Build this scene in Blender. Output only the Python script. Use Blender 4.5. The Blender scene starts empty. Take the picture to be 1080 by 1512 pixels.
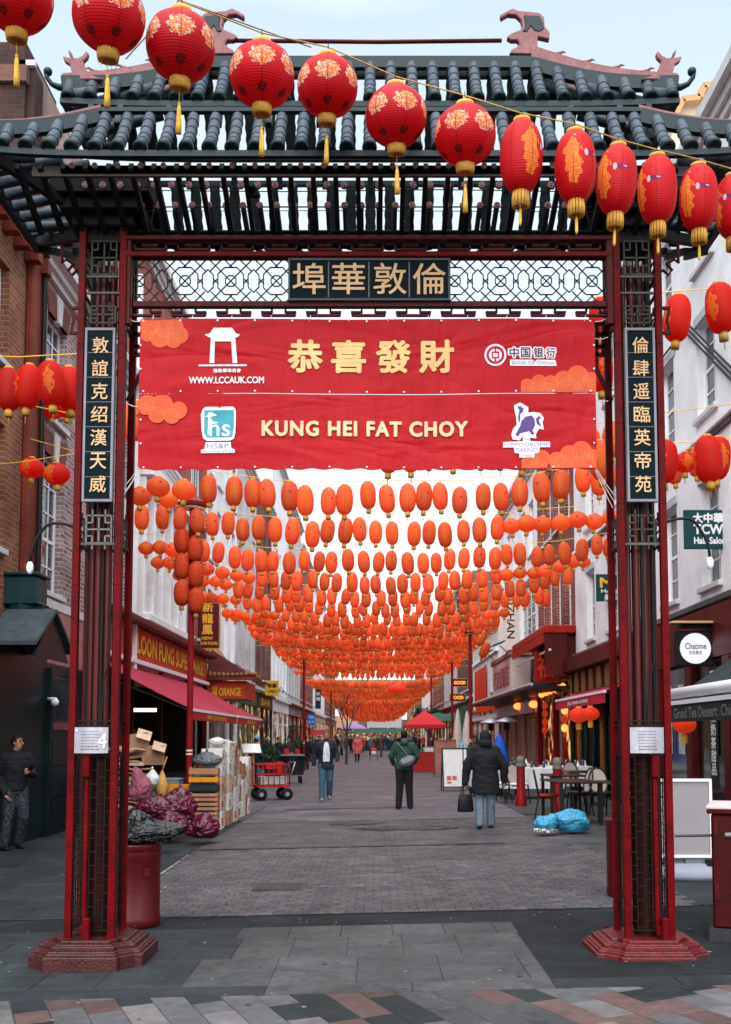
import bpy, bmesh, math, random
from mathutils import Vector, Matrix, noise, Euler
from math import sin, cos, pi, radians, sqrt, atan2
random.seed(7)
S = bpy.context.scene
COL = S.collection

# ------------------------------------------------------------------ camera
FPX = 1500.0; PITCH = radians(4.3); CX = 555.0; CY = 1088.0 - FPX * math.tan(PITCH)
CAMZ = 1.62
cam_d = bpy.data.cameras.new('camera'); cam = bpy.data.objects.new('camera', cam_d); COL.objects.link(cam)
cam.location = (0, 0, CAMZ); cam.rotation_euler = (pi / 2 + PITCH, 0, 0)
cam_d.sensor_fit = 'VERTICAL'; cam_d.sensor_height = 36.0; cam_d.lens = 36.0 * FPX / 1512.0
cam_d.shift_y = (CY - 756.0) / 1512.0; cam_d.shift_x = -(CX - 540.0) / 1512.0
cam_d.clip_start = 0.05; cam_d.clip_end = 3000
cam_d.dof.use_dof = True; cam_d.dof.focus_distance = 7.4; cam_d.dof.aperture_fstop = 7.0
S.camera = cam

# ------------------------------------------------------------------ world, sun, exposure
SUN_EL = radians(46); SUN_AZ = radians(186)          # azimuth from +Y, clockwise
wd = bpy.data.worlds.new('World'); S.world = wd; wd.use_nodes = True
nt = wd.node_tree; nt.nodes.clear()
wo = nt.nodes.new('ShaderNodeOutputWorld'); bg = nt.nodes.new('ShaderNodeBackground')
sk = nt.nodes.new('ShaderNodeTexSky'); sk.sky_type = 'NISHITA'; sk.sun_disc = False
sk.sun_elevation = SUN_EL; sk.sun_rotation = SUN_AZ; sk.air_density = 1.0; sk.dust_density = 2.0
tc = nt.nodes.new('ShaderNodeTexCoord'); mp = nt.nodes.new('ShaderNodeMapping'); mp.inputs['Scale'].default_value = (1.5, 1.5, 5)
nz = nt.nodes.new('ShaderNodeTexNoise'); nz.inputs['Scale'].default_value = 1.6; nz.inputs['Detail'].default_value = 6
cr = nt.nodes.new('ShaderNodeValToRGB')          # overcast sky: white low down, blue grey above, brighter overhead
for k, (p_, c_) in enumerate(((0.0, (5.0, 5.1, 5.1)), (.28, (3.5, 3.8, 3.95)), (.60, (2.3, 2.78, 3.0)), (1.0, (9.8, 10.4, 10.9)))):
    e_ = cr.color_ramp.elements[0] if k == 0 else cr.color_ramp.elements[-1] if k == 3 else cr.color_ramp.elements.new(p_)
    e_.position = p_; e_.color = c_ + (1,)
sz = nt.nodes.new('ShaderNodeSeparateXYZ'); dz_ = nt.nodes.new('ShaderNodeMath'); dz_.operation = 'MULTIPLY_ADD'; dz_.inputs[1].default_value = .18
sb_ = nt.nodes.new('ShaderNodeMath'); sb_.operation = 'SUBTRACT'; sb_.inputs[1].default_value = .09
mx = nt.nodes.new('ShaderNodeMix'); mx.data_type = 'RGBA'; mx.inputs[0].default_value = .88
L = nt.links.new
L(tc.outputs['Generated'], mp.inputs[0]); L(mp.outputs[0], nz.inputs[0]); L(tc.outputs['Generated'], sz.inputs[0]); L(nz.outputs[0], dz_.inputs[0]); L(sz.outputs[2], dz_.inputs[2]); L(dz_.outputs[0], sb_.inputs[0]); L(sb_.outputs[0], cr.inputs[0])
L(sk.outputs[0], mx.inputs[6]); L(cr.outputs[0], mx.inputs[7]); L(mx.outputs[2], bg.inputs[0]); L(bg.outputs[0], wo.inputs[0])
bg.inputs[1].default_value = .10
sun_d = bpy.data.lights.new('sun', 'SUN'); sun_d.energy = 1.5; sun_d.angle = radians(75); sun_d.color = (1, .95, .9)
sun = bpy.data.objects.new('sun', sun_d); COL.objects.link(sun)
_sd = Vector((sin(SUN_AZ) * cos(SUN_EL), cos(SUN_AZ) * cos(SUN_EL), sin(SUN_EL)))
sun.rotation_euler = _sd.to_track_quat('Z', 'Y').to_euler(); sun.location = _sd * 60
S.view_settings.view_transform = 'Standard'; S.view_settings.look = 'None'
S.view_settings.gamma = 1.0; S.view_settings.use_curve_mapping = False
S.view_settings.exposure = 1.74
S.cycles.use_denoising = True; S.cycles.max_bounces = 7; S.cycles.diffuse_bounces = 4; S.cycles.glossy_bounces = 3
S.cycles.transmission_bounces = 4; S.cycles.transparent_max_bounces = 8; S.cycles.caustics_reflective = False
S.cycles.caustics_refractive = False

def W(px, py, Y):
    """world point on the plane y=Y seen at photo pixel (px,py)"""
    dx = (px - CX) / FPX; dz = (CY - py) / FPX
    c, s = cos(PITCH), sin(PITCH)
    d = Vector((dx, c - dz * s, s + dz * c))
    k = Y / d.y
    return Vector((d.x * k, Y, CAMZ + d.z * k))
def G(x): return .022 * max(-7, min(7, x))

# ------------------------------------------------------------------ materials
MATS = {}
def nn(t, kind, **kw):
    n = t.nodes.new(kind)
    for k, v in kw.items():
        if k.startswith('i_'): n.inputs[k[2:].replace('_', ' ')].default_value = v
        else: setattr(n, k, v)
    return n
def mat(name, col, rough=.6, metal=0, var=.15, vscale=6, bump=.0, bscale=40, spec=.12, dirt=None, transl=0, emit=None, coord='Object', coat=0):
    """painted / stained surface: base colour varied by noise, optional dirt colour, bump"""
    if name in MATS: return MATS[name]
    m = bpy.data.materials.new(name); m.use_nodes = True; MATS[name] = m
    t = m.node_tree; b = t.nodes['Principled BSDF']
    col = tuple(col) + (1,)
    b.inputs['Roughness'].default_value = rough; b.inputs['Metallic'].default_value = metal
    b.inputs['Specular IOR Level'].default_value = spec
    if coat: b.inputs['Coat Weight'].default_value = coat
    co = nn(t, 'ShaderNodeTexCoord')
    geo = nn(t, 'ShaderNodeNewGeometry')
    src = co.outputs['Object'] if coord == 'Object' else geo.outputs['Position']
    n1 = nn(t, 'ShaderNodeTexNoise'); n1.inputs['Scale'].default_value = vscale; n1.inputs['Detail'].default_value = 5; n1.inputs['Roughness'].default_value = .65
    t.links.new(src, n1.inputs[0])
    mr = nn(t, 'ShaderNodeMapRange'); mr.inputs[1].default_value = .3; mr.inputs[2].default_value = .7
    mr.inputs[3].default_value = 1 - var; mr.inputs[4].default_value = 1 + var
    t.links.new(n1.outputs[0], mr.inputs[0])
    vm = nn(t, 'ShaderNodeVectorMath', operation='SCALE'); vm.inputs[0].default_value = col[:3]
    t.links.new(mr.outputs[0], vm.inputs['Scale'])
    out = vm.outputs[0]
    if dirt:
        n2 = nn(t, 'ShaderNodeTexNoise'); n2.inputs['Scale'].default_value = vscale * 2.3; n2.inputs['Detail'].default_value = 8; n2.inputs['Roughness'].default_value = .75
        t.links.new(src, n2.inputs[0])
        r2 = nn(t, 'ShaderNodeMapRange'); r2.inputs[1].default_value = .48; r2.inputs[2].default_value = .66; r2.inputs[4].default_value = .8
        t.links.new(n2.outputs[0], r2.inputs[0])
        mm = nn(t, 'ShaderNodeMix', data_type='RGBA'); mm.inputs[7].default_value = tuple(dirt) + (1,)
        t.links.new(r2.outputs[0], mm.inputs[0]); t.links.new(out, mm.inputs[6]); out = mm.outputs[2]
    if coord == 'P':      # broad weathering
        n4 = nn(t, 'ShaderNodeTexNoise'); n4.inputs['Scale'].default_value = .9; n4.inputs['Detail'].default_value = 9; n4.inputs['Roughness'].default_value = .7; n4.inputs['Distortion'].default_value = .6
        t.links.new(src, n4.inputs[0]); r4 = nn(t, 'ShaderNodeMapRange'); r4.inputs[1].default_value = .36; r4.inputs[2].default_value = .62; r4.inputs[3].default_value = .68 if max(col[:3]) < .3 else .9; r4.inputs[4].default_value = 1.12 if max(col[:3]) < .3 else 1.04
        t.links.new(n4.outputs[0], r4.inputs[0]); v4 = nn(t, 'ShaderNodeVectorMath', operation='SCALE'); t.links.new(out, v4.inputs[0]); t.links.new(r4.outputs[0], v4.inputs['Scale']); out = v4.outputs[0]
    t.links.new(out, b.inputs['Base Color'])
    r3 = nn(t, 'ShaderNodeMapRange'); r3.inputs[3].default_value = max(.03, rough - .12); r3.inputs[4].default_value = min(1, rough + .12)
    t.links.new(n1.outputs[0], r3.inputs[0]); t.links.new(r3.outputs[0], b.inputs['Roughness'])
    if bump:
        n3 = nn(t, 'ShaderNodeTexNoise'); n3.inputs['Scale'].default_value = bscale; n3.inputs['Detail'].default_value = 4
        t.links.new(src, n3.inputs[0])
        bp = nn(t, 'ShaderNodeBump'); bp.inputs['Strength'].default_value = bump; bp.inputs['Distance'].default_value = .02
        t.links.new(n3.outputs[0], bp.inputs['Height']); t.links.new(bp.outputs[0], b.inputs['Normal'])
    if emit:
        b.inputs['Emission Color'].default_value = tuple(emit[:3]) + (1,); b.inputs['Emission Strength'].default_value = emit[3]
    if transl:
        tr = nn(t, 'ShaderNodeBsdfTranslucent'); t.links.new(out, tr.inputs[0])
        ms = nn(t, 'ShaderNodeMixShader'); ms.inputs[0].default_value = transl
        o = t.nodes['Material Output']
        t.links.new(b.outputs[0], ms.inputs[1]); t.links.new(tr.outputs[0], ms.inputs[2]); t.links.new(ms.outputs[0], o.inputs[0])
    return m

def brick_mat(name, c1, c2, mortar, sc=1.0, var=.5, axis='Y'):
    m = bpy.data.materials.new(name); m.use_nodes = True; MATS[name] = m
    t = m.node_tree; b = t.nodes['Principled BSDF']; b.inputs['Roughness'].default_value = .85; b.inputs['Specular IOR Level'].default_value = .1
    g = nn(t, 'ShaderNodeNewGeometry'); sp = nn(t, 'ShaderNodeSeparateXYZ'); t.links.new(g.outputs['Position'], sp.inputs[0])
    ad = nn(t, 'ShaderNodeMath', operation='ADD'); t.links.new(sp.outputs[0], ad.inputs[0]); t.links.new(sp.outputs[1], ad.inputs[1])
    cb = nn(t, 'ShaderNodeCombineXYZ'); t.links.new(ad.outputs[0], cb.inputs[0]); t.links.new(sp.outputs[2], cb.inputs[1])
    br = nn(t, 'ShaderNodeTexBrick'); br.inputs['Color1'].default_value = c1 + (1,); br.inputs['Color2'].default_value = c2 + (1,)
    br.inputs['Mortar'].default_value = mortar + (1,); br.inputs['Scale'].default_value = 1
    br.inputs['Brick Width'].default_value = .225 * sc; br.inputs['Row Height'].default_value = .078 * sc; br.inputs['Mortar Size'].default_value = .007 * sc
    br.inputs['Bias'].default_value = -.1
    t.links.new(cb.outputs[0], br.inputs[0])
    n1 = nn(t, 'ShaderNodeTexNoise'); n1.inputs['Scale'].default_value = 1.1; n1.inputs['Detail'].default_value = 7; t.links.new(g.outputs['Position'], n1.inputs[0])
    mr = nn(t, 'ShaderNodeMapRange'); mr.inputs[1].default_value = .3; mr.inputs[2].default_value = .7; mr.inputs[3].default_value = 1 - var * .6; mr.inputs[4].default_value = 1 + var * .6
    t.links.new(n1.outputs[0], mr.inputs[0])
    vm = nn(t, 'ShaderNodeVectorMath', operation='SCALE'); t.links.new(br.outputs[0], vm.inputs[0]); t.links.new(mr.outputs[0], vm.inputs['Scale'])
    t.links.new(vm.outputs[0], b.inputs['Base Color'])
    bp = nn(t, 'ShaderNodeBump', invert=True); bp.inputs['Strength'].default_value = .6; bp.inputs['Distance'].default_value = .01
    t.links.new(br.outputs[1], bp.inputs['Height']); t.links.new(bp.outputs[0], b.inputs['Normal'])
    return m

def lantern_mat(name, base, kind, emblem=(.75, .22, .02)):
    """paper / cloth lantern skin: fine hoops, ribs, gold flower emblems; lets light through"""
    m = bpy.data.materials.new(name); m.use_nodes = True; MATS[name] = m
    t = m.node_tree; b = t.nodes['Principled BSDF']; b.inputs['Roughness'].default_value = .5; b.inputs['Specular IOR Level'].default_value = .3
    co = nn(t, 'ShaderNodeTexCoord'); sp = nn(t, 'ShaderNodeSeparateXYZ'); t.links.new(co.outputs['Object'], sp.inputs[0])
    at = nn(t, 'ShaderNodeMath', operation='ARCTAN2'); t.links.new(sp.outputs[1], at.inputs[0]); t.links.new(sp.outputs[0], at.inputs[1])
    def M(op, a, b_=None):
        n = nn(t, 'ShaderNodeMath', operation=op)
        for k, v in enumerate((a, b_)):
            if v is None: continue
            if isinstance(v, (int, float)): n.inputs[k].default_value = v
            else: t.links.new(v, n.inputs[k])
        return n.outputs[0]
    nz = nn(t, 'ShaderNodeTexNoise'); nz.inputs['Scale'].default_value = 22; nz.inputs['Detail'].default_value = 3
    t.links.new(co.outputs['Object'], nz.inputs[0])
    vo = nn(t, 'ShaderNodeTexVoronoi'); vo.inputs['Scale'].default_value = 62; t.links.new(co.outputs['Object'], vo.inputs[0])
    def blob(N, phase, z0, ra, rz, edge):
        u = M('MULTIPLY', M('ADD', at.outputs[0], phase), N / (2 * pi)); u = M('SUBTRACT', M('FRACT', M('ADD', u, 10.0)), .5)
        u = M('DIVIDE', u, ra); v = M('DIVIDE', M('SUBTRACT', sp.outputs[2], z0), rz)
        r = M('SQRT', M('ADD', M('MULTIPLY', u, u), M('MULTIPLY', v, v)))
        r = M('ADD', r, M('MULTIPLY', M('SUBTRACT', nz.outputs[0], .5), edge))
        return M('LESS_THAN', r, 1.0)
    ri_ = nn(t, 'ShaderNodeNewGeometry'); oi_ = nn(t, 'ShaderNodeObjectInfo'); n1 = M('FRACT', M('ADD', ri_.outputs['Random Per Island'], oi_.outputs['Random']))
    mr = nn(t, 'ShaderNodeMapRange'); mr.inputs[3].default_value = .78 if kind == 'small' else .95; mr.inputs[4].default_value = 1.1; t.links.new(n1, mr.inputs[0])
    vm = nn(t, 'ShaderNodeVectorMath', operation='SCALE'); vm.inputs[0].default_value = base; t.links.new(mr.outputs[0], vm.inputs['Scale'])
    cur = vm.outputs[0]
    def over(mask, c):
        nonlocal cur
        x = nn(t, 'ShaderNodeMix', data_type='RGBA'); t.links.new(mask, x.inputs[0]); t.links.new(cur, x.inputs[6])
        if isinstance(c, tuple): x.inputs[7].default_value = c + (1,)
        else: t.links.new(c, x.inputs[7])
        cur = x.outputs[2]
    gr = nn(t, 'ShaderNodeValToRGB'); e = gr.color_ramp.elements; e[0].position = .0; e[0].color = (.95, .5, .08, 1); e[1].position = .55; e[1].color = (.9, .2, .03, 1)
    if kind == 'round':
        k = e.new(.8) if False else None
        gr.color_ramp.elements.new(.3).color = (.92, .24, .04, 1)
    t.links.new(vo.outputs[0], gr.inputs[0])
    if kind == 'round':
        over(blob(6, 0, .03, .34, .062, .9), gr.outputs[0])
        gl = M('GREATER_THAN', vo.outputs[0], .58)
        over(M('MULTIPLY', blob(6, 0, .03, .40, .068, .8), gl), (.8, .7, .6))
        over(M('MULTIPLY', blob(6, 0, -.142, .19, .021, .5), M('GREATER_THAN', vo.outputs[0], .3)), (.14, .012, .012))
    elif kind == 'long':
        over(blob(2, 0, -.01, .15, .125, 2.2), gr.outputs[0])
        ba = blob(2, -1.0, .035, .13, .016, 0.0)
        over(ba, (.22, .01, .12))
        over(M('MULTIPLY', blob(2, -1.0, .035, .10, .008, 1.2), M('GREATER_THAN', nz.outputs[0], .5)), (.75, .4, .55))
        over(blob(2, -.66, .035, .032, .022, .6), (.6, .65, .8))
    else:
        over(blob(2, 0, .0, .14, .11, 3.0), (.9, .3, .05))
        over(blob(2, 1.5, .04, .05, .022, 1.2), (.55, .06, .06))
    t.links.new(cur, b.inputs['Base Color'])
    # fine hoops
    wv = M('SINE', M('MULTIPLY', sp.outputs[2], 420.0))
    bp = nn(t, 'ShaderNodeBump'); bp.inputs['Strength'].default_value = .22; bp.inputs['Distance'].default_value = .003
    t.links.new(wv, bp.inputs['Height']); t.links.new(bp.outputs[0], b.inputs['Normal'])
    tr = nn(t, 'ShaderNodeBsdfTranslucent'); t.links.new(cur, tr.inputs[0]); ms = nn(t, 'ShaderNodeMixShader'); ms.inputs[0].default_value = .45 if kind != 'small' else .72
    o = t.nodes['Material Output']; t.links.new(b.outputs[0], ms.inputs[1]); t.links.new(tr.outputs[0], ms.inputs[2]); t.links.new(ms.outputs[0], o.inputs[0])
    return m

# ------------------------------------------------------------------ object helpers
def tag(o, label=None, cat=None, group=None, kind=None):
    if label: o['label'] = label
    if cat: o['category'] = cat
    if group: o['group'] = group
    if kind: o['kind'] = kind
    return o
def empty(name, loc, rz=0, label=None, cat=None, group=None, rot=None):
    o = bpy.data.objects.new(name, None); COL.objects.link(o); o.empty_display_size = .1
    o.location = loc; o.rotation_euler = rot or (0, 0, rz)
    return tag(o, label, cat, group)
def wloc(o):
    v = Vector((0, 0, 0))
    while o is not None: v = v + o.location; o = o.parent
    return v
def link(name, me, parent=None, loc=(0, 0, 0), rot=(0, 0, 0)):
    o = bpy.data.objects.new(name, me); COL.objects.link(o); o.location = loc; o.rotation_euler = rot
    if parent is not None: o.parent = parent
    return o
def copy_tree(o, parent=None):
    c = o.copy(); COL.objects.link(c)
    if parent is not None: c.parent = parent
    for ch in o.children: copy_tree(ch, c)
    return c

class MB:
    def __init__(s): s.v = []; s.f = []; s.m = []
    def add(s, vs, fs, mi=0):
        b = len(s.v); s.v.extend([tuple(v) for v in vs]); s.f.extend([tuple(b + i for i in f) for f in fs]); s.m.extend([mi] * len(fs)); return s
    def box(s, x0, x1, y0, y1, z0, z1, mi=0, mat4=None):
        if x0 > x1: x0, x1 = x1, x0
        if y0 > y1: y0, y1 = y1, y0
        if z0 > z1: z0, z1 = z1, z0
        vs = [Vector(p) for p in ((x0, y0, z0), (x1, y0, z0), (x1, y1, z0), (x0, y1, z0), (x0, y0, z1), (x1, y0, z1), (x1, y1, z1), (x0, y1, z1))]
        if mat4: vs = [mat4 @ v for v in vs]
        return s.add(vs, [(0, 3, 2, 1), (4, 5, 6, 7), (0, 1, 5, 4), (1, 2, 6, 5), (2, 3, 7, 6), (3, 0, 4, 7)], mi)
    def cbox(s, c, sz, mi=0, rz=0, rx=0, ry=0):
        M4 = Matrix.Translation(c) @ Euler((rx, ry, rz)).to_matrix().to_4x4()
        a, b_, d = [k / 2 for k in sz]
        return s.box(-a, a, -b_, b_, -d, d, mi, M4)
    def bar(s, p, q, w, h=None, mi=0, up=(0, 0, 1)):
        p, q = Vector(p), Vector(q); d = q - p; l = d.length
        if l < 1e-6: return s
        h = w if h is None else h
        d.normalize(); u = Vector(up)
        if abs(d.dot(u)) > .98: u = Vector((0, 1, 0)) if abs(d.y) < .9 else Vector((1, 0, 0))
        r = d.cross(u).normalized(); u = r.cross(d).normalized()
        vs = []
        for c in (p, q):
            for a, b_ in ((-1, -1), (1, -1), (1, 1), (-1, 1)): vs.append(c + r * a * w / 2 + u * b_ * h / 2)
        return s.add(vs, [(0, 1, 2, 3), (7, 6, 5, 4), (0, 4, 5, 1), (1, 5, 6, 2), (2, 6, 7, 3), (3, 7, 4, 0)], mi)
    def tube(s, pts, r, n=8, mi=0, cap=True, closed=False, flat=None):
        pts = [Vector(p) for p in pts]; k = len(pts)
        rs = r if isinstance(r, (list, tuple)) else [r] * k
        vs = []; pu = None
        for i, p in enumerate(pts):
            if closed: d = pts[(i + 1) % k] - pts[i - 1]
            else: d = pts[min(i + 1, k - 1)] - pts[max(i - 1, 0)]
            if d.length < 1e-9: d = Vector((0, 0, 1))
            d.normalize()
            u = pu if pu is not None else (Vector((0, 0, 1)) if abs(d.z) < .9 else Vector((0, 1, 0)))
            a = d.cross(u)
            if a.length < 1e-5: a = d.cross(Vector((1, 0, .1)))
            a.normalize(); u = a.cross(d).normalized(); pu = u
            ra = rs[i]; ea, eb = (ra, ra) if not isinstance(ra, tuple) else ra
            for j in range(n):
                t = 2 * pi * j / n; vs.append(p + a * cos(t) * ea + u * sin(t) * eb)
        fs = []
        for i in range(k if closed else k - 1):
            for j in range(n):
                fs.append((i * n + j, i * n + (j + 1) % n, ((i + 1) % k) * n + (j + 1) % n, ((i + 1) % k) * n + j))
        if cap and not closed: fs += [tuple(reversed(range(n))), tuple((k - 1) * n + j for j in range(n))]
        return s.add(vs, fs, mi)
    def lathe(s, prof, n=16, c=(0, 0, 0), mi=0, axis='Z', cap=True, sx=1, sy=1):
        c = Vector(c); vs = []
        for r, z in prof:
            for j in range(n):
                t = 2 * pi * j / n
                p = (r * cos(t) * sx, r * sin(t) * sy, z)
                if axis == 'X': p = (z, r * cos(t), r * sin(t))
                if axis == 'Y': p = (r * cos(t), z, -r * sin(t))
                vs.append(c + Vector(p))
        fs = []; k = len(prof)
        for i in range(k - 1):
            for j in range(n): fs.append((i * n + j, i * n + (j + 1) % n, (i + 1) * n + (j + 1) % n, (i + 1) * n + j))
        if cap: fs += [tuple(reversed(range(n))), tuple((k - 1) * n + j for j in range(n))]
        return s.add(vs, fs, mi)
    def loft(s, rings, n=14, mi=0):
        """rings: (center, rx, ry[, tilt matrix]) horizontal ellipses"""
        vs = []
        for rg in rings:
            c = Vector(rg[0]); T = rg[3] if len(rg) > 3 else None
            for j in range(n):
                t = 2 * pi * j / n; p = Vector((rg[1] * cos(t), rg[2] * sin(t), 0))
                if T: p = T @ p
                vs.append(c + p)
        fs = []; k = len(rings)
        for i in range(k - 1):
            for j in range(n): fs.append((i * n + j, i * n + (j + 1) % n, (i + 1) * n + (j + 1) % n, (i + 1) * n + j))
        fs += [tuple(reversed(range(n))), tuple((k - 1) * n + j for j in range(n))]
        return s.add(vs, fs, mi)
    def prism(s, pts, f, t0, t1, mi=0):
        """2-D outline pts (a,b); f(a,b,t)->3D"""
        n = len(pts)
        ar = sum(pts[i][0] * pts[(i + 1) % n][1] - pts[(i + 1) % n][0] * pts[i][1] for i in range(n))
        vs = [f(a, b_, t0) for a, b_ in pts] + [f(a, b_, t1) for a, b_ in pts]
        fs = [tuple(range(n)), tuple(reversed(range(n, 2 * n)))] + [(i, i + n, (i + 1) % n + n, (i + 1) % n) for i in range(n)]
        return s.add(vs, fs, mi)
    def sphere(s, c, rx, ry=None, rz=None, n=12, k=8, mi=0, M3=None):
        ry = rx if ry is None else ry; rz = rx if rz is None else rz; c = Vector(c); vs = []
        for i in range(1, k):
            ph = pi * i / k
            for j in range(n):
                t = 2 * pi * j / n; p = Vector((rx * sin(ph) * cos(t), ry * sin(ph) * sin(t), rz * cos(ph)))
                vs.append(c + (M3 @ p if M3 else p))
        tp = Vector((0, 0, rz)); bt = Vector((0, 0, -rz))
        vs += [c + (M3 @ tp if M3 else tp), c + (M3 @ bt if M3 else bt)]
        fs = []
        for i in range(k - 2):
            for j in range(n): fs.append((i * n + j, (i + 1) * n + j, (i + 1) * n + (j + 1) % n, i * n + (j + 1) % n))
        T = (k - 1) * n
        for j in range(n):
            fs.append((T, j, (j + 1) % n)); fs.append((T + 1, (k - 2) * n + (j + 1) % n, (k - 2) * n + j))
        return s.add(vs, fs, mi)
    def mesh(s, name, mats, off=None, smooth=False, fix=True):
        me = bpy.data.meshes.new(name)
        vs = s.v if off is None else [(v[0] - off[0], v[1] - off[1], v[2] - off[2]) for v in s.v]
        me.from_pydata(vs, [], s.f)
        for m in (mats if isinstance(mats, (list, tuple)) else [mats]): me.materials.append(m)
        me.polygons.foreach_set('material_index', s.m)
        if smooth: me.polygons.foreach_set('use_smooth', [True] * len(me.polygons))
        if fix:
            bm = bmesh.new(); bm.from_mesh(me); bmesh.ops.recalc_face_normals(bm, faces=bm.faces); bm.to_mesh(me); bm.free()
        me.update(); return me
    def build(s, name, mats, parent=None, world=True, smooth=False, loc=None, bevel=0, angle=None):
        """world=True: vertices given in world space; moved into the parent's frame (parents built this way are unrotated)"""
        off = None
        if parent is not None and world: off = wloc(parent)
        elif parent is None and loc is not None: off = loc
        me = s.mesh(name, mats, off, smooth)
        o = link(name, me, parent)
        if parent is None and loc is not None: o.location = loc
        if bevel: add_bevel(o, bevel)
        if angle: me.set_sharp_from_angle(angle=angle)
        return o
def add_bevel(o, w, seg=1):
    b = o.modifiers.new('bevel', 'BEVEL'); b.width = w; b.segments = seg; b.limit_method = 'ANGLE'; b.angle_limit = radians(40)
WORK = bpy.data.scenes.new('workshop')          # a small side scene keeps modifier evaluation quick
def evaluated(o):
    for c in list(o.users_collection): c.objects.unlink(o)
    WORK.collection.objects.link(o); WORK.view_layers[0].update()
    dg = WORK.view_layers[0].depsgraph; dg.update()
    return bpy.data.meshes.new_from_object(o.evaluated_get(dg))
def remeshed(mb, voxel, mats, smooth=6):
    me = mb.mesh('tmp', mats); o = link('tmp', me)
    r = o.modifiers.new('r', 'REMESH'); r.mode = 'VOXEL'; r.voxel_size = voxel; r.use_smooth_shade = True
    if smooth:
        q = o.modifiers.new('s', 'SMOOTH'); q.factor = .5; q.iterations = smooth
    m2 = evaluated(o); bpy.data.objects.remove(o); bpy.data.meshes.remove(me)
    m2.materials.clear()
    for k in (mats if isinstance(mats, (list, tuple)) else [mats]): m2.materials.append(k)
    m2.polygons.foreach_set('material_index', [0] * len(m2.polygons))
    m2.polygons.foreach_set('use_smooth', [True] * len(m2.polygons))
    return m2

def text_mesh(body, size=1, off=0, extrude=0, align='CENTER', shear=0, space=1, sx=1, lead=1.0):
    """flat lettering in the local XY plane; returns (verts, faces) centred vertically"""
    c = bpy.data.curves.new('lettering', 'FONT'); c.body = body; c.size = size; c.offset = off; c.extrude = extrude
    c.align_x = align; c.align_y = 'CENTER'; c.shear = shear; c.space_character = space; c.resolution_u = 3; c.space_line = lead
    o = bpy.data.objects.new('lettering', c); COL.objects.link(o)
    me = evaluated(o); bpy.data.objects.remove(o); bpy.data.curves.remove(c)
    vs = [Vector((v.co.x * sx, v.co.y, v.co.z)) for v in me.vertices]; fs = [tuple(p.vertices) for p in me.polygons]
    bpy.data.meshes.remove(me)
    return vs, fs
def lettering(name, body, origin, right, up, size, material, parent, off=0, fit=None, height=None, extrude=0, align='CENTER', warp=None, space=1, lead=1.0, bold=0):
    """origin = centre of the text in world space; right/up = unit vectors"""
    vs, fs = text_mesh(body, size, off, extrude, align, space=space, lead=lead)
    if not vs: return None
    x0, x1 = min(v.x for v in vs), max(v.x for v in vs); y0, y1 = min(v.y for v in vs), max(v.y for v in vs)
    kx = (fit / (x1 - x0)) if fit else 1; ky = (height / (y1 - y0)) if height else kx
    if height and not fit: kx = ky
    right, up, origin = Vector(right), Vector(up), Vector(origin); nrm = right.cross(up)
    cx = (x0 + x1) / 2 if align == 'CENTER' else x0
    mb = MB()
    shifts = [(0, 0)] + ([(bold * cos(k * pi / 4), bold * sin(k * pi / 4)) for k in range(8)] if bold else [])
    if bold > .004: shifts += [(bold * .5 * cos(k * pi / 2), bold * .5 * sin(k * pi / 2)) for k in range(4)]
    for q, (du, dv) in enumerate(shifts):      # a heavier stroke: the same glyphs laid side by side
        out = []
        for v in vs:
            p = origin + right * ((v.x - cx) * kx + du) + up * ((v.y - (y0 + y1) / 2) * ky + dv) + nrm * v.z
            if warp: p = warp(p)
            out.append(p + nrm * (q * .00018))
        mb.add(out, fs)
    me = mb.mesh(name, material, wloc(parent) if parent is not None else None, fix=False)
    return link(name, me, parent)
# ================================================================== palette
RED = mat('gate_red_paint', (0.1039, 0.0009, 0.0031), .45, spec=.08, var=.35, vscale=4, dirt=(0.0377, 0.0022, 0.0025), bump=.15)
DRED = mat('gate_dark_red_paint', (0.0708, 0.0043, 0.0058), .45, var=.3, vscale=7, dirt=(0.0159, 0.0065, 0.0050), bump=.2)
MAROON = mat('core_maroon', (0.020, 0.002, 0.002), .5, var=.4, vscale=3, dirt=(0.007, 0.005, 0.005))
TEAL = mat('gate_teal_paint', (0.0016, 0.0193, 0.0279), .45, spec=.25, var=.25, vscale=6, dirt=(0.0084, 0.0179, 0.0183))
DTEAL = mat('gate_dark_teal', (.006, .017, .019), .45, var=.3, vscale=6)
TILE = mat('glazed_roof_tile', (0.0607, 0.0786, 0.1038), .5, var=.35, vscale=9, dirt=(0.0209, 0.0324, 0.0387), bump=.25, coat=0)
DTILE = mat('roof_tile_shaded', (.03, .04, .045), .6, var=.3)  # darkened copy of the roof tile: rear rolls carry their shade in the colour
TCAP = mat('tile_end_cap', (.008, .02, .024), .35, var=.3)
PINK = mat('faded_pink_crest', (0.2610, 0.1253, 0.1357), .6, var=.22, vscale=8, dirt=(0.1566, 0.0730, 0.0786))
RAFT = mat('rafter_dark', (.012, .012, .012), .6, var=.4, vscale=6)
DISC = mat('rafter_end_pink', (.42, .24, .23), .6, var=.3, vscale=20, dirt=(.08, .04, .04))
GREYM = mat('grey_lattice_metal', (.17, .165, .17), .5, var=.2, vscale=15)
DLAT = mat('dark_lattice_metal', (.05, .05, .045), .5, var=.3, vscale=15)
BLK = mat('black_paint', (.012, .012, .014), .45, var=.2)
PLQ = mat('plaque_board', (0.0024, 0.0096, 0.0136), .55, spec=.05, var=.3, vscale=10)
PFR = mat('plaque_frame', (.22, .21, .25), .5, var=.15)
GOLD = mat('gold_leaf_lettering', (.62, .40, .22), .5, var=.12, vscale=30)
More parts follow.
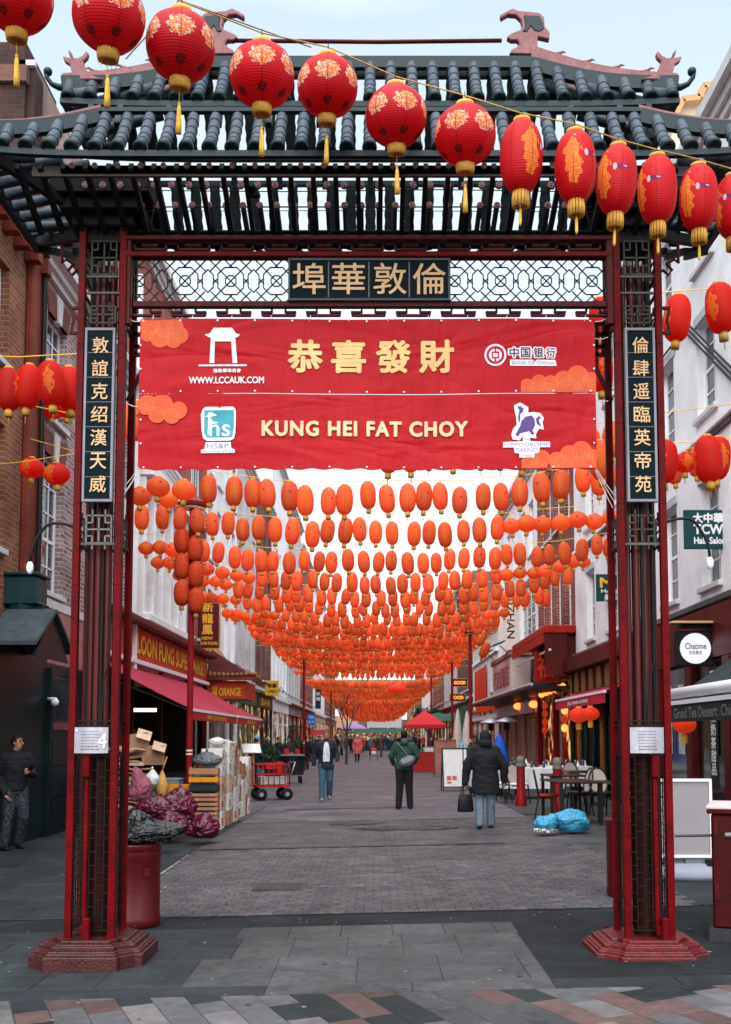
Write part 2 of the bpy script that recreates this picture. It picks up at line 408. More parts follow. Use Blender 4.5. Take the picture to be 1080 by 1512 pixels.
STEEL = mat('brushed_steel', (.42, .42, .48), .4, metal=.6, var=.15, vscale=14)
WHITE = mat('white_paint', (.72, .73, .76), .55, var=.06, vscale=3)

# ================================================================== ground
asphalt = mat('asphalt', (0.0232, 0.0278, 0.0311), .7, var=.35, vscale=1.3, bump=.9, bscale=160, coord='P', dirt=(0.0118, 0.0155, 0.0169))
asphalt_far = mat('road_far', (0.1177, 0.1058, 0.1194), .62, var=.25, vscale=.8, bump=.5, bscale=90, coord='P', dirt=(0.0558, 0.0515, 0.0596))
slab_m = [mat('slab_%d' % i, c, .62, var=.16, vscale=3 + i, bump=.45, bscale=120, coord='P', dirt=(0.0349, 0.0370, 0.0396)) for i, c in enumerate(((0.0680, 0.0680, 0.0719), (0.0588, 0.0607, 0.0647), (0.0740, 0.0719, 0.0766)))]
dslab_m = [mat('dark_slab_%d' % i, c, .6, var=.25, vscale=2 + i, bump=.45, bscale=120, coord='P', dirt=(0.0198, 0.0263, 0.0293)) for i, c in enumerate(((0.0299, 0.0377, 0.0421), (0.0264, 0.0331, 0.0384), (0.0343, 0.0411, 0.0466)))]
sett_m = [mat('sett_%d' % i, c, .6, var=.25, vscale=9, bump=.6, bscale=110, coord='P', dirt=(0.0418, 0.0392, 0.0442)) for i, c in enumerate(((0.0977, 0.0902, 0.0967), (0.0844, 0.0776, 0.0881), (0.1090, 0.0970, 0.1025), (0.0784, 0.0738, 0.0794)))]
pav_m = [mat('paver_%s' % n, c, .62, var=.2, vscale=10, bump=.6, bscale=130, coord='P') for n, c in (('charcoal', (0.0243, 0.0311, 0.0351)), ('grey', (0.0945, 0.0945, 0.1026)), ('pink', (0.1188, 0.0756, 0.0702)), ('pale', (0.1418, 0.1337, 0.1391)), ('rose', (0.0864, 0.0554, 0.0527)))]
joint_m = mat('joint_dirt', (.05, .05, .054), .9, var=.3, coord='P')

def ground_z(x, y): return .022 * max(-7.0, min(7.0, x))
mb = MB()
xs = [-400, -60, -7, 7, 60, 400]; ys = [-60, 0, 5, 10, 30, 80, 180, 400, 1200]
vs = [(x, y, ground_z(x, y) - .05) for y in ys for x in xs]; n = len(xs)
fs = [(j * n + i, j * n + i + 1, (j + 1) * n + i + 1, (j + 1) * n + i) for j in range(len(ys) - 1) for i in range(n - 1)]
mb.add(vs, fs); tag(mb.build('ground', asphalt), kind='structure')
def sheet(name, x0, x1, y0, y1, dz, m, parent=None, nx=1):
    mb = MB(); vs = []
    for y in (y0, y1):
        for i in range(nx + 1):
            x = x0 + (x1 - x0) * i / nx; vs.append((x, y, ground_z(x, y) + dz))
    mb.add(vs, [(i, i + 1, nx + 2 + i, nx + 1 + i) for i in range(nx)])
    return mb.build(name, m, parent, fix=False) if False else mb.build(name, m, parent)
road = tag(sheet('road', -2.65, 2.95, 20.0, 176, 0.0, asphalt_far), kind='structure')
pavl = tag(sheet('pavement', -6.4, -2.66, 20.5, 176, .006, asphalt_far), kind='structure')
pavr = tag(sheet('pavement', 2.96, 6.4, 20.5, 176, .006, slab_m[1]), kind='structure')
strip = tag(sheet('asphalt_patch', -7, 7, 3.0, 20.4, -.012, asphalt), kind='structure')
bed = tag(sheet('sett_bed', -2.7, 3.0, 9.56, 20.4, -.006, joint_m), kind='structure')
bed2 = tag(sheet('paving_bed', -7, 7, 4.4, 6.84, -.006, joint_m), kind='structure')

def slab(parent, name, pts, m, h=.02, z=0.0, rnd=True):
    """a flat stone with small bevelled edge from a convex outline (world x,y)"""
    cx = sum(p[0] for p in pts) / len(pts); cy = sum(p[1] for p in pts) / len(pts)
    n = len(pts); dz = (random.uniform(-.0015, .0015) if rnd else 0); tx = random.uniform(-.003, .003) if rnd else 0
    def P(p, ins, hh):
        dx, dy = p[0] - cx, p[1] - cy; l = max(1e-4, sqrt(dx * dx + dy * dy)); k = 1 - ins / l
        X, Y = cx + dx * k, cy + dy * k
        return (X, Y, ground_z(X, Y) + z + hh + dz + tx * dx)
    vs = [P(p, 0, -h) for p in pts] + [P(p, 0, -.003) for p in pts] + [P(p, .005, 0) for p in pts]
    fs = [tuple(range(2 * n, 3 * n))]
    for i in range(n):
        j = (i + 1) % n
        fs += [(i, j, n + j, n + i), (n + i, n + j, 2 * n + j, 2 * n + i)]
    mb = MB(); mb.add(vs, fs)
    c = (cx, cy, ground_z(cx, cy) + z)
    me = mb.mesh(name, m, c, fix=False)
    o = link(name, me, parent); o.location = Vector(c) - wloc(parent)
    return o
def quad(x0, x1, y0, y1, g=.004): return [(x0 + g, y0 + g), (x1 - g, y0 + g), (x1 - g, y1 - g), (x0 + g, y1 - g)]

# --- plain slabs in front of / under the gate
plaza = tag(sheet('footway', -4.6, 1.16, 6.85, 8.94, -.006, joint_m), kind='structure')
rows = [(6.86, 7.68), (7.68, 8.46), (8.46, 8.93)]
rr = random.Random(3)
for r, (y0, y1) in enumerate(rows):
    x = -4.6 + r * .21
    xe = 1.15 if r < 2 else 1.17
    while x < xe - .05:
        w = .43 if rr.random() < .7 else .58
        x1 = min(x + w, xe); 
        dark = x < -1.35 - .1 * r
        ym = y0 + (y1 - y0) * (.5 + .03 * rr.random())
        if r < 2:
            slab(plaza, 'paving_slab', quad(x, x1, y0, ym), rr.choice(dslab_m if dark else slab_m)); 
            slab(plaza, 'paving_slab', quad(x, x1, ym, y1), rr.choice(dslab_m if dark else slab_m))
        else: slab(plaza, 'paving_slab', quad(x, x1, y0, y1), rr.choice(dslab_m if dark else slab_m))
        x = x1
# kerb strip
kerb = tag(sheet('kerb', -7, 7, 6.6, 6.85, -.005, joint_m), kind='structure')
x = -7.0
while x < 7.5:
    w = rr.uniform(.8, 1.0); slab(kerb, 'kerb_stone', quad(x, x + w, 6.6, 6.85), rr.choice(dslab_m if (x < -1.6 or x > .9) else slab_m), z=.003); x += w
# coloured diagonal pavers; courses run 23 degrees off the street axis
ang = radians(23); ax = (-sin(ang), cos(ang)); bx_ = (cos(ang), sin(ang))
crossing = tag(sheet('crossing', -7, 7, 4.3, 6.6, -.0045, joint_m), kind='structure')
def clip(poly, ylo, yhi):
    for lim, sg in ((yhi, 1), (ylo, -1)):
        out = []
        for i in range(len(poly)):
            a, b = poly[i], poly[(i + 1) % len(poly)]
            ia, ib = sg * (lim - a[1]) >= 0, sg * (lim - b[1]) >= 0
            if ia: out.append(a)
            if ia != ib:
                t = (lim - a[1]) / (b[1] - a[1]); out.append((a[0] + (b[0] - a[0]) * t, lim))
        poly = out
        if len(poly) < 3: return None
    return poly
def area(p): return abs(sum(p[i][0] * p[(i + 1) % len(p)][1] - p[(i + 1) % len(p)][0] * p[i][1] for i in range(len(p)))) / 2
cnt = 0
for iu in range(-20, 44):
    u0 = iu * .205 - 1.0
    off = rr.random() * .3; v = 2.5 + off; iv = 0
    while v < 9.5:
        big = False
        cxm = bx_[0] * u0 + ax[0] * v; cym = bx_[1] * u0 + ax[1] * v
        ln = rr.choice((.27, .3, .36, .55)) 
        g = .0035
        q = [(bx_[0] * a + ax[0] * b, bx_[1] * a + ax[1] * b) for a, b in ((u0 + g, v + g), (u0 + .205 - g, v + g), (u0 + .205 - g, v + ln - g), (u0 + g, v + ln - g))]
        v += ln
        q = clip(q, 5.15, 6.597)
        if not q or area(q) < .004: continue
        cx = sum(p[0] for p in q) / len(q)
        if cx < -3.4 or cx > 3.6: continue
        # wedge of plain grey stones right of centre
        t = rr.random()
        if .12 < cx - (6.6 - sum(p[1] for p in q) / len(q)) * .55 < .62: mm = slab_m[1] if t < .6 else slab_m[0]
        else: mm = pav_m[0] if t < .26 else pav_m[1] if t < .52 else pav_m[2] if t < .72 else pav_m[3] if t < .88 else pav_m[4]
        slab(crossing, 'paver', q, mm); cnt += 1
# right-hand footway slabs
footr = tag(sheet('footway', 2.97, 6.4, 9.6, 20.4, -.005, joint_m), kind='structure')
y = 9.62
while y < 20.2:
    x = 2.98 + rr.uniform(0, .3)
    xx = 2.98
    while xx < 6.3:
        x1 = min(6.3, xx + rr.choice((.6, .75, .9)))
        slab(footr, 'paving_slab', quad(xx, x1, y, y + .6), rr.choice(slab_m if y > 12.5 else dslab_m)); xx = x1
    y += .6
footl = tag(sheet('footway', -6.4, -2.72, 9.6, 20.4, -.005, joint_m), kind='structure')
y = 9.62
while y < 20.2:
    xx = -6.35
    while xx < -2.75:
        x1 = min(-2.74, xx + rr.choice((.6, .75, .9)))
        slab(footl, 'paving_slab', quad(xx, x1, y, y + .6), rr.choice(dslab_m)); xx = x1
    y += .6
# setts: about 300 nearest as single stones, the rest joined
def sett_geo(mb, x0, x1, y0, y1, mi):
    dz = rr.uniform(-.0025, .0025); t = rr.uniform(-.015, .015); g = .0032
    cx, cy = (x0 + x1) / 2, (y0 + y1) / 2; vs = []
    for ins, hh in ((g, -.02), (g, -.004), (g + .006, 0)):
        for sx_, sy_ in ((-1, -1), (1, -1), (1, 1), (-1, 1)):
            X = cx + sx_ * ((x1 - x0) / 2 - ins); Y = cy + sy_ * ((y1 - y0) / 2 - ins)
            vs.append((X, Y, ground_z(X, Y) + hh + dz + t * (X - cx)))
    fs = [(8, 9, 10, 11)]
    for k in (0, 4):
        for i in range(4): fs.append((k + i, k + (i + 1) % 4, k + 4 + (i + 1) % 4, k + 4 + i))
    mb.add(vs, fs, mi)
rest = MB(); y = 9.58; row = 0; nset = 0
while y < 19.9:
    x = -2.66 + (row % 2) * .085
    while x < 2.9:
        w = .17
        if nset < 300 and -2.3 < x < 2.5:
            mb = MB(); sett_geo(mb, x, x + w, y, y + .14, 0)
            c = (x + w / 2, y + .07, ground_z(x, y)); me = mb.mesh('sett', rr.choice(sett_m), c, fix=False)
            o = link('sett', me, bed); o.location = c; nset += 1
        else: sett_geo(rest, x, x + w, y, y + .14, rr.randrange(4))
        x += w
    y += .14; row += 1
o = rest.build('sett_field', sett_m, bed); o['kind'] = 'stuff'
# long dark drain slot across the street, worn pale paint lines
mb = MB(); 
for (x0, x1, yy, w, lb) in ((-2.7, 1.9, 15.25, .10, 'long dark iron drain strip across the street behind the setts'), (-2.1, .9, 23.4, .12, 'second dark drain strip where two people walk')):
    mb = MB()
    nq = 40; rq = random.Random(2)
    for i in range(nq):
        a = x0 + (x1 - x0) * i / nq; b = x0 + (x1 - x0) * (i + 1) / nq; wa = w * (.6 + .4 * sin(i * .9) ** 2); h_ = .0095
        mb.add([(a, yy - wa, G(a) + h_), (b, yy - wa, G(b) + h_), (b, yy + wa, G(b) + h_), (a, yy + wa, G(a) + h_)], [(0, 1, 2, 3)])
    tag(mb.build('drain_cover', mat('iron_dark', (.04, .042, .046), .5, coord='P', var=.4, vscale=4)), lb, 'drain')
worn = mat('worn_white_paint', (0.280, 0.288, 0.296), .7, var=.4, vscale=14, coord='P', dirt=(0.120, 0.120, 0.128))
mb = MB()
for x0, y0, x1, y1, w in ((-2.62, 12.2, -2.66, 14.6, .035), (-2.3, 10.6, -2.34, 11.5, .03), (-.45, 12.0, .5, 12.03, .03), (.7, 11.55, 1.0, 11.6, .06), (-1.6, 11.2, 1.0, 11.24, .02)):
    a = Vector((x0, y0, G(x0) + .008)); b = Vector((x1, y1, G(x1) + .008)); d = (b - a).normalized(); s_ = Vector((-d.y, d.x, 0)) * w / 2
    k = 14
    for i in range(k):
        if rr.random() < .25: continue
        p, q = a.lerp(b, i / k), a.lerp(b, (i + .92) / k); s2 = s_ * rr.uniform(.4, 1)
        mb.add([p - s2, q - s2, q + s2, p + s2], [(0, 1, 2, 3)])
tag(mb.build('road_marking', worn), kind='structure')
# old repairs, gum and stains on the ground
patch_m = mat('tar_patch', (.065, .065, .07), .75, var=.5, vscale=5, bump=1.0, bscale=70, coord='P', dirt=(.07, .07, .075))
for (x0, y0, x1, y1, lb, sd) in ((-.2, 17.6, 1.3, 18.5, 'dark cracked tar repair in the setts before the person in black', 3), (-.9, 18.9, .2, 19.5, '', 5)):
    mb = MB(); vs = [(0, 0, 0)]; n = 60; cx, cy = (x0 + x1) / 2, (y0 + y1) / 2
    vs = [(cx, cy, G(cx) + .0105)]
    for k in range(n):
        a = 2 * pi * k / n; r = 1 + .9 * noise.noise(Vector((cos(a) * 3.5, sin(a) * 3.5, sd))); X = cx + cos(a) * (x1 - x0) / 2 * r; Y = cy + sin(a) * (y1 - y0) / 2 * r; vs.append((X, Y, G(X) + .0105))
    mb.add(vs, [(0, 1 + k, 1 + (k + 1) % n) for k in range(n)]); tag(mb.build('tar_patch', patch_m), kind='structure')
gum = MB()
for i in range(150):
    x, y = rr.uniform(-3, 3.2), rr.uniform(5.6, 13); r = rr.uniform(.008, .02); z = G(x) + .0035
    gum.add([(x + r * cos(k * pi / 3) * rr.uniform(.8, 1.2), y + r * sin(k * pi / 3), z) for k in range(6)], [tuple(range(6))], rr.randrange(2))
o = gum.build('gum_spots', [mat('gum_pale', (.16, .165, .17), .8), mat('gum_dark', (.03, .03, .033), .8)]); o['kind'] = 'stuff'
# an iron inspection cover
e = empty('inspection_cover', (-1.05, 11.3, G(-1)), label='square iron inspection cover set in the setts left of centre', cat='cover')
iron = mat('iron_cover', (.04, .042, .045), .45, metal=.5, var=.3, vscale=12, coord='P', spec=.4)
mb = MB(); mb.box(-1.33, -.77, 11.02, 11.58, G(-1.05) - .01, G(-1.05) + .012); mb.build('frame', iron, e)
for a in range(5):
    for b in range(5): mb = MB(); mb.box(-1.29 + a * .1, -1.21 + a * .1, 11.06 + b * .1, 11.14 + b * .1, G(-1.05) + .0125, G(-1.05) + .017); mb.build('stud', iron, e)
# litter specks and small stones
mb = MB()
for i in range(230):
    x = rr.uniform(-3.5, 4.5); y = rr.choice((rr.uniform(6.7, 9.6), rr.uniform(8.9, 9.55), rr.uniform(9, 18)))
    s_ = rr.uniform(.003, .012); z = ground_z(x, y)
    mb.cbox((x, y, z + .003), (s_, s_ * rr.uniform(.5, 1.5), .004), rr.randrange(2), rz=rr.random() * 3)
o = mb.build('litter', [mat('speck_pale', (.18, .18, .17), .8), mat('speck_dark', (.03, .03, .03), .8)]); o['kind'] = 'stuff'

# ================================================================== the gate
X0 = -.044; PW = 1.0
gate = empty('chinese_gate', (X0, 7.77, 0), label='tall red and dark teal ceremonial gate with two tiled roofs spanning the street', cat='gate')
YF, YR = 7.60, 7.93          # centres of front and rear posts
LX = (-2.262, -1.945); RX = (1.857, 2.176)
ZT = W(140, 330, 7.6).z
for xs_ in (LX, RX):
    for x in xs_:
        for y in (YF, YR):
            mb = MB(); mb.box(x - .026, x + .026, y - .026, y + .026, .12, ZT)
            if y == YF:
                z = .9
                while z < 5.4: mb.box(x - .0265, x + .0265, y - .0285, y + .0265, z, z + .006); z += .62
            o = mb.build('corner_post', RED, gate); add_bevel(o, .006)
    xc = (xs_[0] + xs_[1]) / 2; yc = (YF + YR) / 2
    # stepped base
    def outline(h, c, nn_=.10):
        # square with notched, chamfered corners
        a = h; b = h - c; pts = []
        for sx_, sy_ in ((1, -1), (1, 1), (-1, 1), (-1, -1)):
            p1 = (sx_ * a, sy_ * (b)); p2 = (sx_ * b, sy_ * a)
            seq = [p1, (sx_ * (a - c * .35), sy_ * (b + c * .10)), (sx_ * (b + c * .10), sy_ * (a - c * .35)), p2]
            if sx_ * sy_ < 0: seq.reverse()
            pts += seq
        return pts
    mb = MB(); tiers = [(.415, .15, -.12, .055), (.395, .145, .055, .075), (.38, .14, .075, .088), (.35, .125, .088, .118), (.325, .12, .118, .128), (.285, .105, .128, .147)]
    for h, c, z0, z1 in tiers:
        mb.prism(outline(h, c), lambda a, b, t: (xc + a, yc + b, t), z0 - (.006 if z0 > 0 else 0), z1)
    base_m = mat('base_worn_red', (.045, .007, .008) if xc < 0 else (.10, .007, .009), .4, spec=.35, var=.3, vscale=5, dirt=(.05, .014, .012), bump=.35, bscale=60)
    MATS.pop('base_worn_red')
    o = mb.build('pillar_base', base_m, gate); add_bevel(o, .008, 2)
    for sx_ in (-1, 1):
        for sy_ in (-1, 1):
            b = MB(); b.lathe([(.018, 0), (.018, .014), (.008, .02)], 8, (xc + sx_ * .235, yc + sy_ * .235, .147)); b.build('bolt', DRED, gate)
    # core: maroon drum low down, a bundle of tubes above
    mb = MB(); mb.lathe([(.1, .147), (.1, 1.5)], 20, (xc + .02, yc, 0)); mb.build('drum', MAROON, gate, smooth=True, angle=.7)
    mb = MB()
    for dx, dy, r in ((-.075, -.02, .022), (-.02, -.05, .026), (.045, -.03, .033), (.09, .03, .02), (0, .06, .03), (-.06, .07, .02)):
        mb.tube([(xc + dx, yc + dy, 1.62), (xc + dx, yc + dy, 5.3)], r, 10)
    mb.build('core_tube', mat('core_tube_red', (.075, .005, .006), .45, spec=.3, var=.4, vscale=2.5, dirt=(.035, .012, .01)), gate, smooth=True, angle=.7)
    mb = MB()
    for dx, dy, r in ((-.115, .02, .017), (.02, -.08, .012), (.105, -.05, .014), (.125, .03, .02)):
        mb.tube([(xc + dx, yc + dy, .2), (xc + dx, yc + dy, 5.4)], r, 8)
    mb.tube([(xc + .03, yc - .09, 1.7), (xc + .05, yc - .11, 2.05), (xc + .09, yc - .1, 2.2), (xc + .092, yc - .1, 3.3)], .006, 6)
    mb.build('cable_duct', mat('dark_conduit', (.012, .014, .014), .5, var=.4), gate, smooth=True, angle=.7)
    # red pipe with valve on the front
    mb = MB(); px_ = xc - .045 if xc < 0 else xc + .06
    mb.box(px_ - .017, px_ + .017, YF - .01, YF + .03, .2, 1.44); mb.box(px_ - .028, px_ + .028, YF - .04, YF + .02, 1.32, 1.49)
    mb.box(px_ - .02, px_ + .05, YF - .05, YF + .02, .17, .24); mb.box(px_ + .012, px_ + .062, YF - .085, YF - .03, .12, .3)
    o = mb.build('drain_pipe', RED, gate); add_bevel(o, .006)
    # low grid (dark bars) on three faces
    xa, xb = xs_
    for face in ('front', 'left', 'right', 'rear'):
        def Q(u, z, face=face):
            if face == 'front': return (xa + .03 + u * (xb - xa - .06), YF + .012, z)
            if face == 'rear': return (xa + .03 + u * (xb - xa - .06), YR - .012, z)
            x = xa + .005 if face == 'left' else xb - .005
            return (x, YF + .03 + u * (YR - YF - .06), z)
        mb = MB(); upv = (0, 1, 0) if face in ('front', 'rear') else (1, 0, 0)
        for u in (0, .18, .42, .62, .84, 1): mb.bar(Q(u, .2), Q(u, 1.48), .007, .007, up=upv)
        for i in range(26):
            z = .22 + i * .05
            us = ((0, .18), (.42, .62), (.84, 1)) if i % 2 else ((.18, .42), (.62, .84))
            for a, b in us: mb.bar(Q(a, z), Q(b, z), .006, .006, up=upv)
        for z in (.2, 1.48, 1.70, 1.74): mb.bar(Q(0, z), Q(1, z), .012, .012, up=upv)
        mb.build('lattice_screen', mat('brass_dark_lattice', (.010, .009, .007), .5, var=.5, vscale=12), gate)
        # key-pattern lattices: two above plaque, one below
        def key(z0, z1, material, stems):
            k = MB(); a, b = .14, .88; zz = lambda t: z0 + t * (z1 - z0); w = .011
            def l(u0, t0, u1, t1): k.bar(Q(u0, zz(t0)), Q(u1, zz(t1)), w, w, up=upv)
            l(a, 0, b, 0); l(a, 1, b, 1); l(a, 0, a, 1); l(b, 0, b, 1)
            m_ = (a + b) / 2; l(m_, .06, m_, .94); l(a, .5, b, .5)
            for (u, s1) in ((a, 1), (b, -1)):
                for (t, s2) in ((0, 1), (1, -1)):
                    l(u, t + s2 * .26, u + s1 * .18, t + s2 * .26); l(u + s1 * .18, t, u + s1 * .18, t + s2 * .26)
            for u in (a + .18, b - .18):
                l(u, 0, u, -.22)
                if stems: l(u, 1, u, 1.22)
            return k.build('key_lattice', material, gate)
        zb = [W(140, p, YF).z for p in (819, 757, 487, 475, 444, 430, 408, 400, 350)]
        fm = GREYM if (xc < 0 and face == 'front') else DLAT
        key(zb[0] + .09, zb[1] - .02, fm, True)
        key(zb[2] + .06, zb[4] - .04, DLAT, True); key(zb[6] + .02, zb[8] - .03, DLAT, False)
        mb = MB()
        for p in (803, 432, 408):
            mb = MB(); z = W(140, p, YF).z; mb.bar(Q(-.06, z), Q(1.06, z), .016, .02, up=upv)
            mb.build('cross_rail', DLAT if face != 'front' else mat('rail_grey', (.09, .088, .09), .5), gate)
    # plaque with seven characters
    pl = [W(xc * 1500 / YF + CX, p, YF).z for p in (743, 488)]
    z0, z1 = pl; w = .115
    mb = MB(); yp = YF - .035
    mb.box(xc - w + .018, xc + w - .018, yp - .012, yp + .02, z0 + .02, z1 - .02); mb.build('plaque_board', PLQ, gate)
    mb = MB(); mb.box(xc - w, xc + w, yp - .02, yp + .024, z0, z0 + .02); mb.box(xc - w, xc + w, yp - .02, yp + .024, z1 - .02, z1)
    mb.box(xc - w, xc - w + .018, yp - .02, yp + .024, z0 + .02, z1 - .02); mb.box(xc + w - .018, xc + w, yp - .02, yp + .024, z0 + .02, z1 - .02)
    for k in range(1, 7): mb.box(xc - w + .018, xc + w - .018, yp - .0135, yp - .012, z0 + (z1 - z0) * k / 7 - .002, z0 + (z1 - z0) * k / 7 + .002)
    o = mb.build('plaque_frame', PFR, gate); add_bevel(o, .003)
    for k, ch in enumerate('敦誼克绍漢天威' if xc < 0 else '倫肆遥臨英帝苑'):
        z = z1 - .045 - (z1 - z0 - .09) * (k + .5) / 7
        lettering('lettering', ch, (xc + .004, yp - .016, z), (1, 0, 0), (0, 0, 1), .135, GOLD, gate, bold=.0012, height=.125, fit=.122)
    # engraved steel plate
    z0, z1 = W(130, 1112, YF).z, W(130, 1074, YF).z; xp = xc - .005
    mb = MB(); nseg = 10; vs = []
    for k in range(nseg + 1):
        a = -1 + 2 * k / nseg; vs += [(xp + a * .125, YF - .075 + .03 * a * a, z0), (xp + a * .125, YF - .075 + .03 * a * a, z1), (xp + a * .125, YF - .069 + .03 * a * a, z0), (xp + a * .125, YF - .069 + .03 * a * a, z1)]
    fs = []
    for k in range(nseg):
        b = k * 4; fs += [(b, b + 4, b + 5, b + 1), (b + 2, b + 3, b + 7, b + 6), (b + 1, b + 5, b + 7, b + 3), (b, b + 2, b + 6, b + 4)]
    fs += [(0, 1, 3, 2), (nseg * 4, nseg * 4 + 2, nseg * 4 + 3, nseg * 4 + 1)]
    mb.add(vs, fs); plate = mb.build('name_plate', STEEL, gate)
    if xc < 0:
        lettering('sticker', '4', (xp + .085, YF - .07, (z0 + z1) / 2 - .005), (1, 0, .12), (.05, 0, 1), .2, WHITE, gate, height=.105, bold=.001)
        mb = MB()
        mb.box(xp - .112, xp - .098, YF - .062, YF - .057, z1 - .03, z1 - .015)
        mb.build('sticker', WHITE, gate)
    mb = MB()
    for k in range(7):
        zz = z1 - .03 - k * .022; x = xp - .07
        while x < xp + .06:
            l = rr.uniform(.008, .022); mb.bar((x, YF - .0755 - .001, zz), (x + l, YF - .0755 - .001, zz), .004 if k < 5 else .008, .001, up=(0, 1, 0)); x += l + .006
    mb.build('engraving', mat('engraved_grey', (.14, .13, .16), .6), gate)
    # bracket ornaments on the outer side
    sg = -1 if xc < 0 else 1; xo = xs_[0] if xc < 0 else xs_[1]
    def wz(py): return W(140, py, YF + .1).z
    mb = MB(); yy = YF + .12
    zc = wz(472); mb.bar((xo, yy, zc + .1), (xo + sg * .13, yy, zc + .1), .022); mb.bar((xo + sg * .12, yy, zc + .11), (xo + sg * .10, yy, zc), .02); mb.bar((xo + sg * .10, yy, zc), (xo + sg * .12, yy, zc - .11), .02); mb.bar((xo, yy, zc - .1), (xo + sg * .13, yy, zc - .1), .022)
    mb.build('bracket', DRED, gate); mb = MB(); zk = wz(412)
    pts = [(0, 0), (.05, .03), (.02, .06), (.07, .1), (.11, .06), (.14, .1), (.10, .15), (.16, .19), (.19, .16), (.19, .3)]
    mb.tube([(xo + sg * (a + .01), yy, zk - .02 + b) for a, b in pts], .013, 6)
    mb.build('bracket', DRED, gate)
    # curved lamp arm
    mb = MB(); zl = wz(785 if xc > 0 else 792); cxn = xo + sg * .2
    mb.tube([(xo + sg * .19 * (1 - cos(t)), yy - .03, zl + .10 * sin(t) + .0 - (.16 * max(0, t - 1.9))) for t in [pi * k / 14 for k in range(15)]] , .011, 7)
    mb.build('lamp_arm', BLK, gate, smooth=True)
    mb = MB(); e = Vector((xo + sg * .38, yy - .03, zl - .2)); mb.sphere(e + Vector((0, 0, -.045)), .028, .028, .05, 10, 8)
    mb.build('lamp_bulb', mat('opal_bulb', (.8, .8, .78), .3, var=.02), gate, smooth=True)

# --- header: beams between pillars
def hb(name, px0, px1, py0, py1, Y, d, m, par=gate):
    a, b = W(px0, py1, Y), W(px1, py0, Y); mb = MB(); mb.box(a.x, b.x, Y - d / 2, Y + d / 2, a.z, b.z)
    o = mb.build(name, m, par); add_bevel(o, .006); return o
for Y in (YF, YR):
    hb('beam', 186, 904, 350, 357, Y, .07, DRED); hb('beam', 186, 904, 373, 381, Y, .06, RED if Y == YF else DRED)
    hb('beam', 197, 895, 446, 455, Y, .05, DRED)
hb('soffit_board', 120, 970, 352, 356, 7.77, .28, RAFT)
for p0, p1 in ((187, 196), (896, 904)):
    for Y in (YF, YR): hb('hanging_post', p0, p1, 350, 480, Y, .05, DRED)
Yg = YF + .02
def PX(px, py, Y=Yg): return W(px, py, Y)
def px_bars(name, segs, w, m, Y=Yg, d=None):
    mb = MB()
    for (a, b, c, e) in segs: mb.bar(PX(a, b, Y), PX(c, e, Y), w, d or w, up=(0, 1, 0))
    return mb.build(name, m, gate)
# meander between top beams
segs = []
for k in range(11):
    x = 200 + k * 64; segs += [(x, 369, x + 46, 369), (x + 10, 363, x + 34, 363), (x, 369, x, 363), (x + 46, 369, x + 46, 363), (x + 22, 363, x + 22, 358), (x + 50, 360, x + 62, 360)]
px_bars('meander_fret', segs, .016, DRED, d=.03)
# octagon lattices either side of the title board
def octa(px0, px1):
    segs = []; ya, yb = 384, 446; yc = 415; w = 67.5
    xs_ = [px0 + 8 + w * k for k in range(-1, 6)]
    def l(a, b, c, d):
        if a > c: a, b, c, d = c, d, a, b
        if c < px0 or a > px1: return
        if a < px0: b = b + (d - b) * (px0 - a) / (c - a); a = px0
        if c > px1: d = b + (d - b) * (px1 - a) / (c - a); c = px1
        lo, hi = ya, yb
        for (p, q) in ((0, 0),):
            if min(b, d) < lo or max(b, d) > hi:
                if b != d:
                    def cut(A, B, C, D, lim):
                        t = (lim - B) / (D - B); return A + (C - A) * t, lim
                    if b < lo: a, b = cut(a, b, c, d, lo)
                    if d < lo: c, d = cut(a, b, c, d, lo)
                    if b > hi: a, b = cut(a, b, c, d, hi)
                    if d > hi: c, d = cut(a, b, c, d, hi)
        segs.append((a, b, c, d))
    def inside(px, py):
        for x in xs_:
            dx, dy = abs(px - x), abs(py - yc)
            if dx < 19 and dy < 20 and dx + dy < 29 and dx + dy > 12: return abs(dx - dy) > 1.2 and True
            if dx < 8 and dy < 8 and dx + dy < 12: return abs(dx - dy) > 1.2
            h = abs(px - (x + w / 2))
            if h < 8.2 and dy < 17 and h + dy < 18: return True
        return False
    st = w / 3
    for k in range(-6, 30):
        for sg in (1, -1):
            x0_ = px0 + 8 - w + k * st; run = None; n_ = 44
            for q in range(n_ + 1):
                t = q / n_; py = ya + (yb - ya) * t; px = x0_ + sg * (py - yc)
                ok = px0 < px < px1 and not inside(px, py)
                if ok and run is None: run = (px, py)
                if (not ok or q == n_) and run is not None:
                    if abs(py - run[1]) > 2.5: segs.append((run[0], run[1], px, py))
                    run = None
    for x in xs_:
        r = 8.5; o8 = [(x + r * cos(pi / 8 + k * pi / 4), yc + r * sin(pi / 8 + k * pi / 4)) for k in range(8)]
        for k in range(8): l(*o8[k], *o8[(k + 1) % 8])
        for s in (-1, 1):
            l(x - 9, yc + s * 20, x + 9, yc + s * 20); l(x + 9, yc + s * 20, x + 19, yc + s * 10); l(x - 9, yc + s * 20, x - 19, yc + s * 10); l(x + s * 19, yc - 10, x + s * 19, yc + 10)
            h = x + w / 2; l(h - 8, yc + s * 9, h, yc + s * 17); l(h + 8, yc + s * 9, h, yc + s * 17); l(h + s * 8, yc - 9, h + s * 8, yc + 9)
    segs += [(px0, ya, px1, ya), (px0, yb, px1, yb), (px0, ya, px0, yb), (px1, ya, px1, yb)]
    return segs
px_bars('octagon_lattice', octa(198, 427), .0085, DTEAL); px_bars('octagon_lattice', octa(664, 895), .0085, DTEAL)
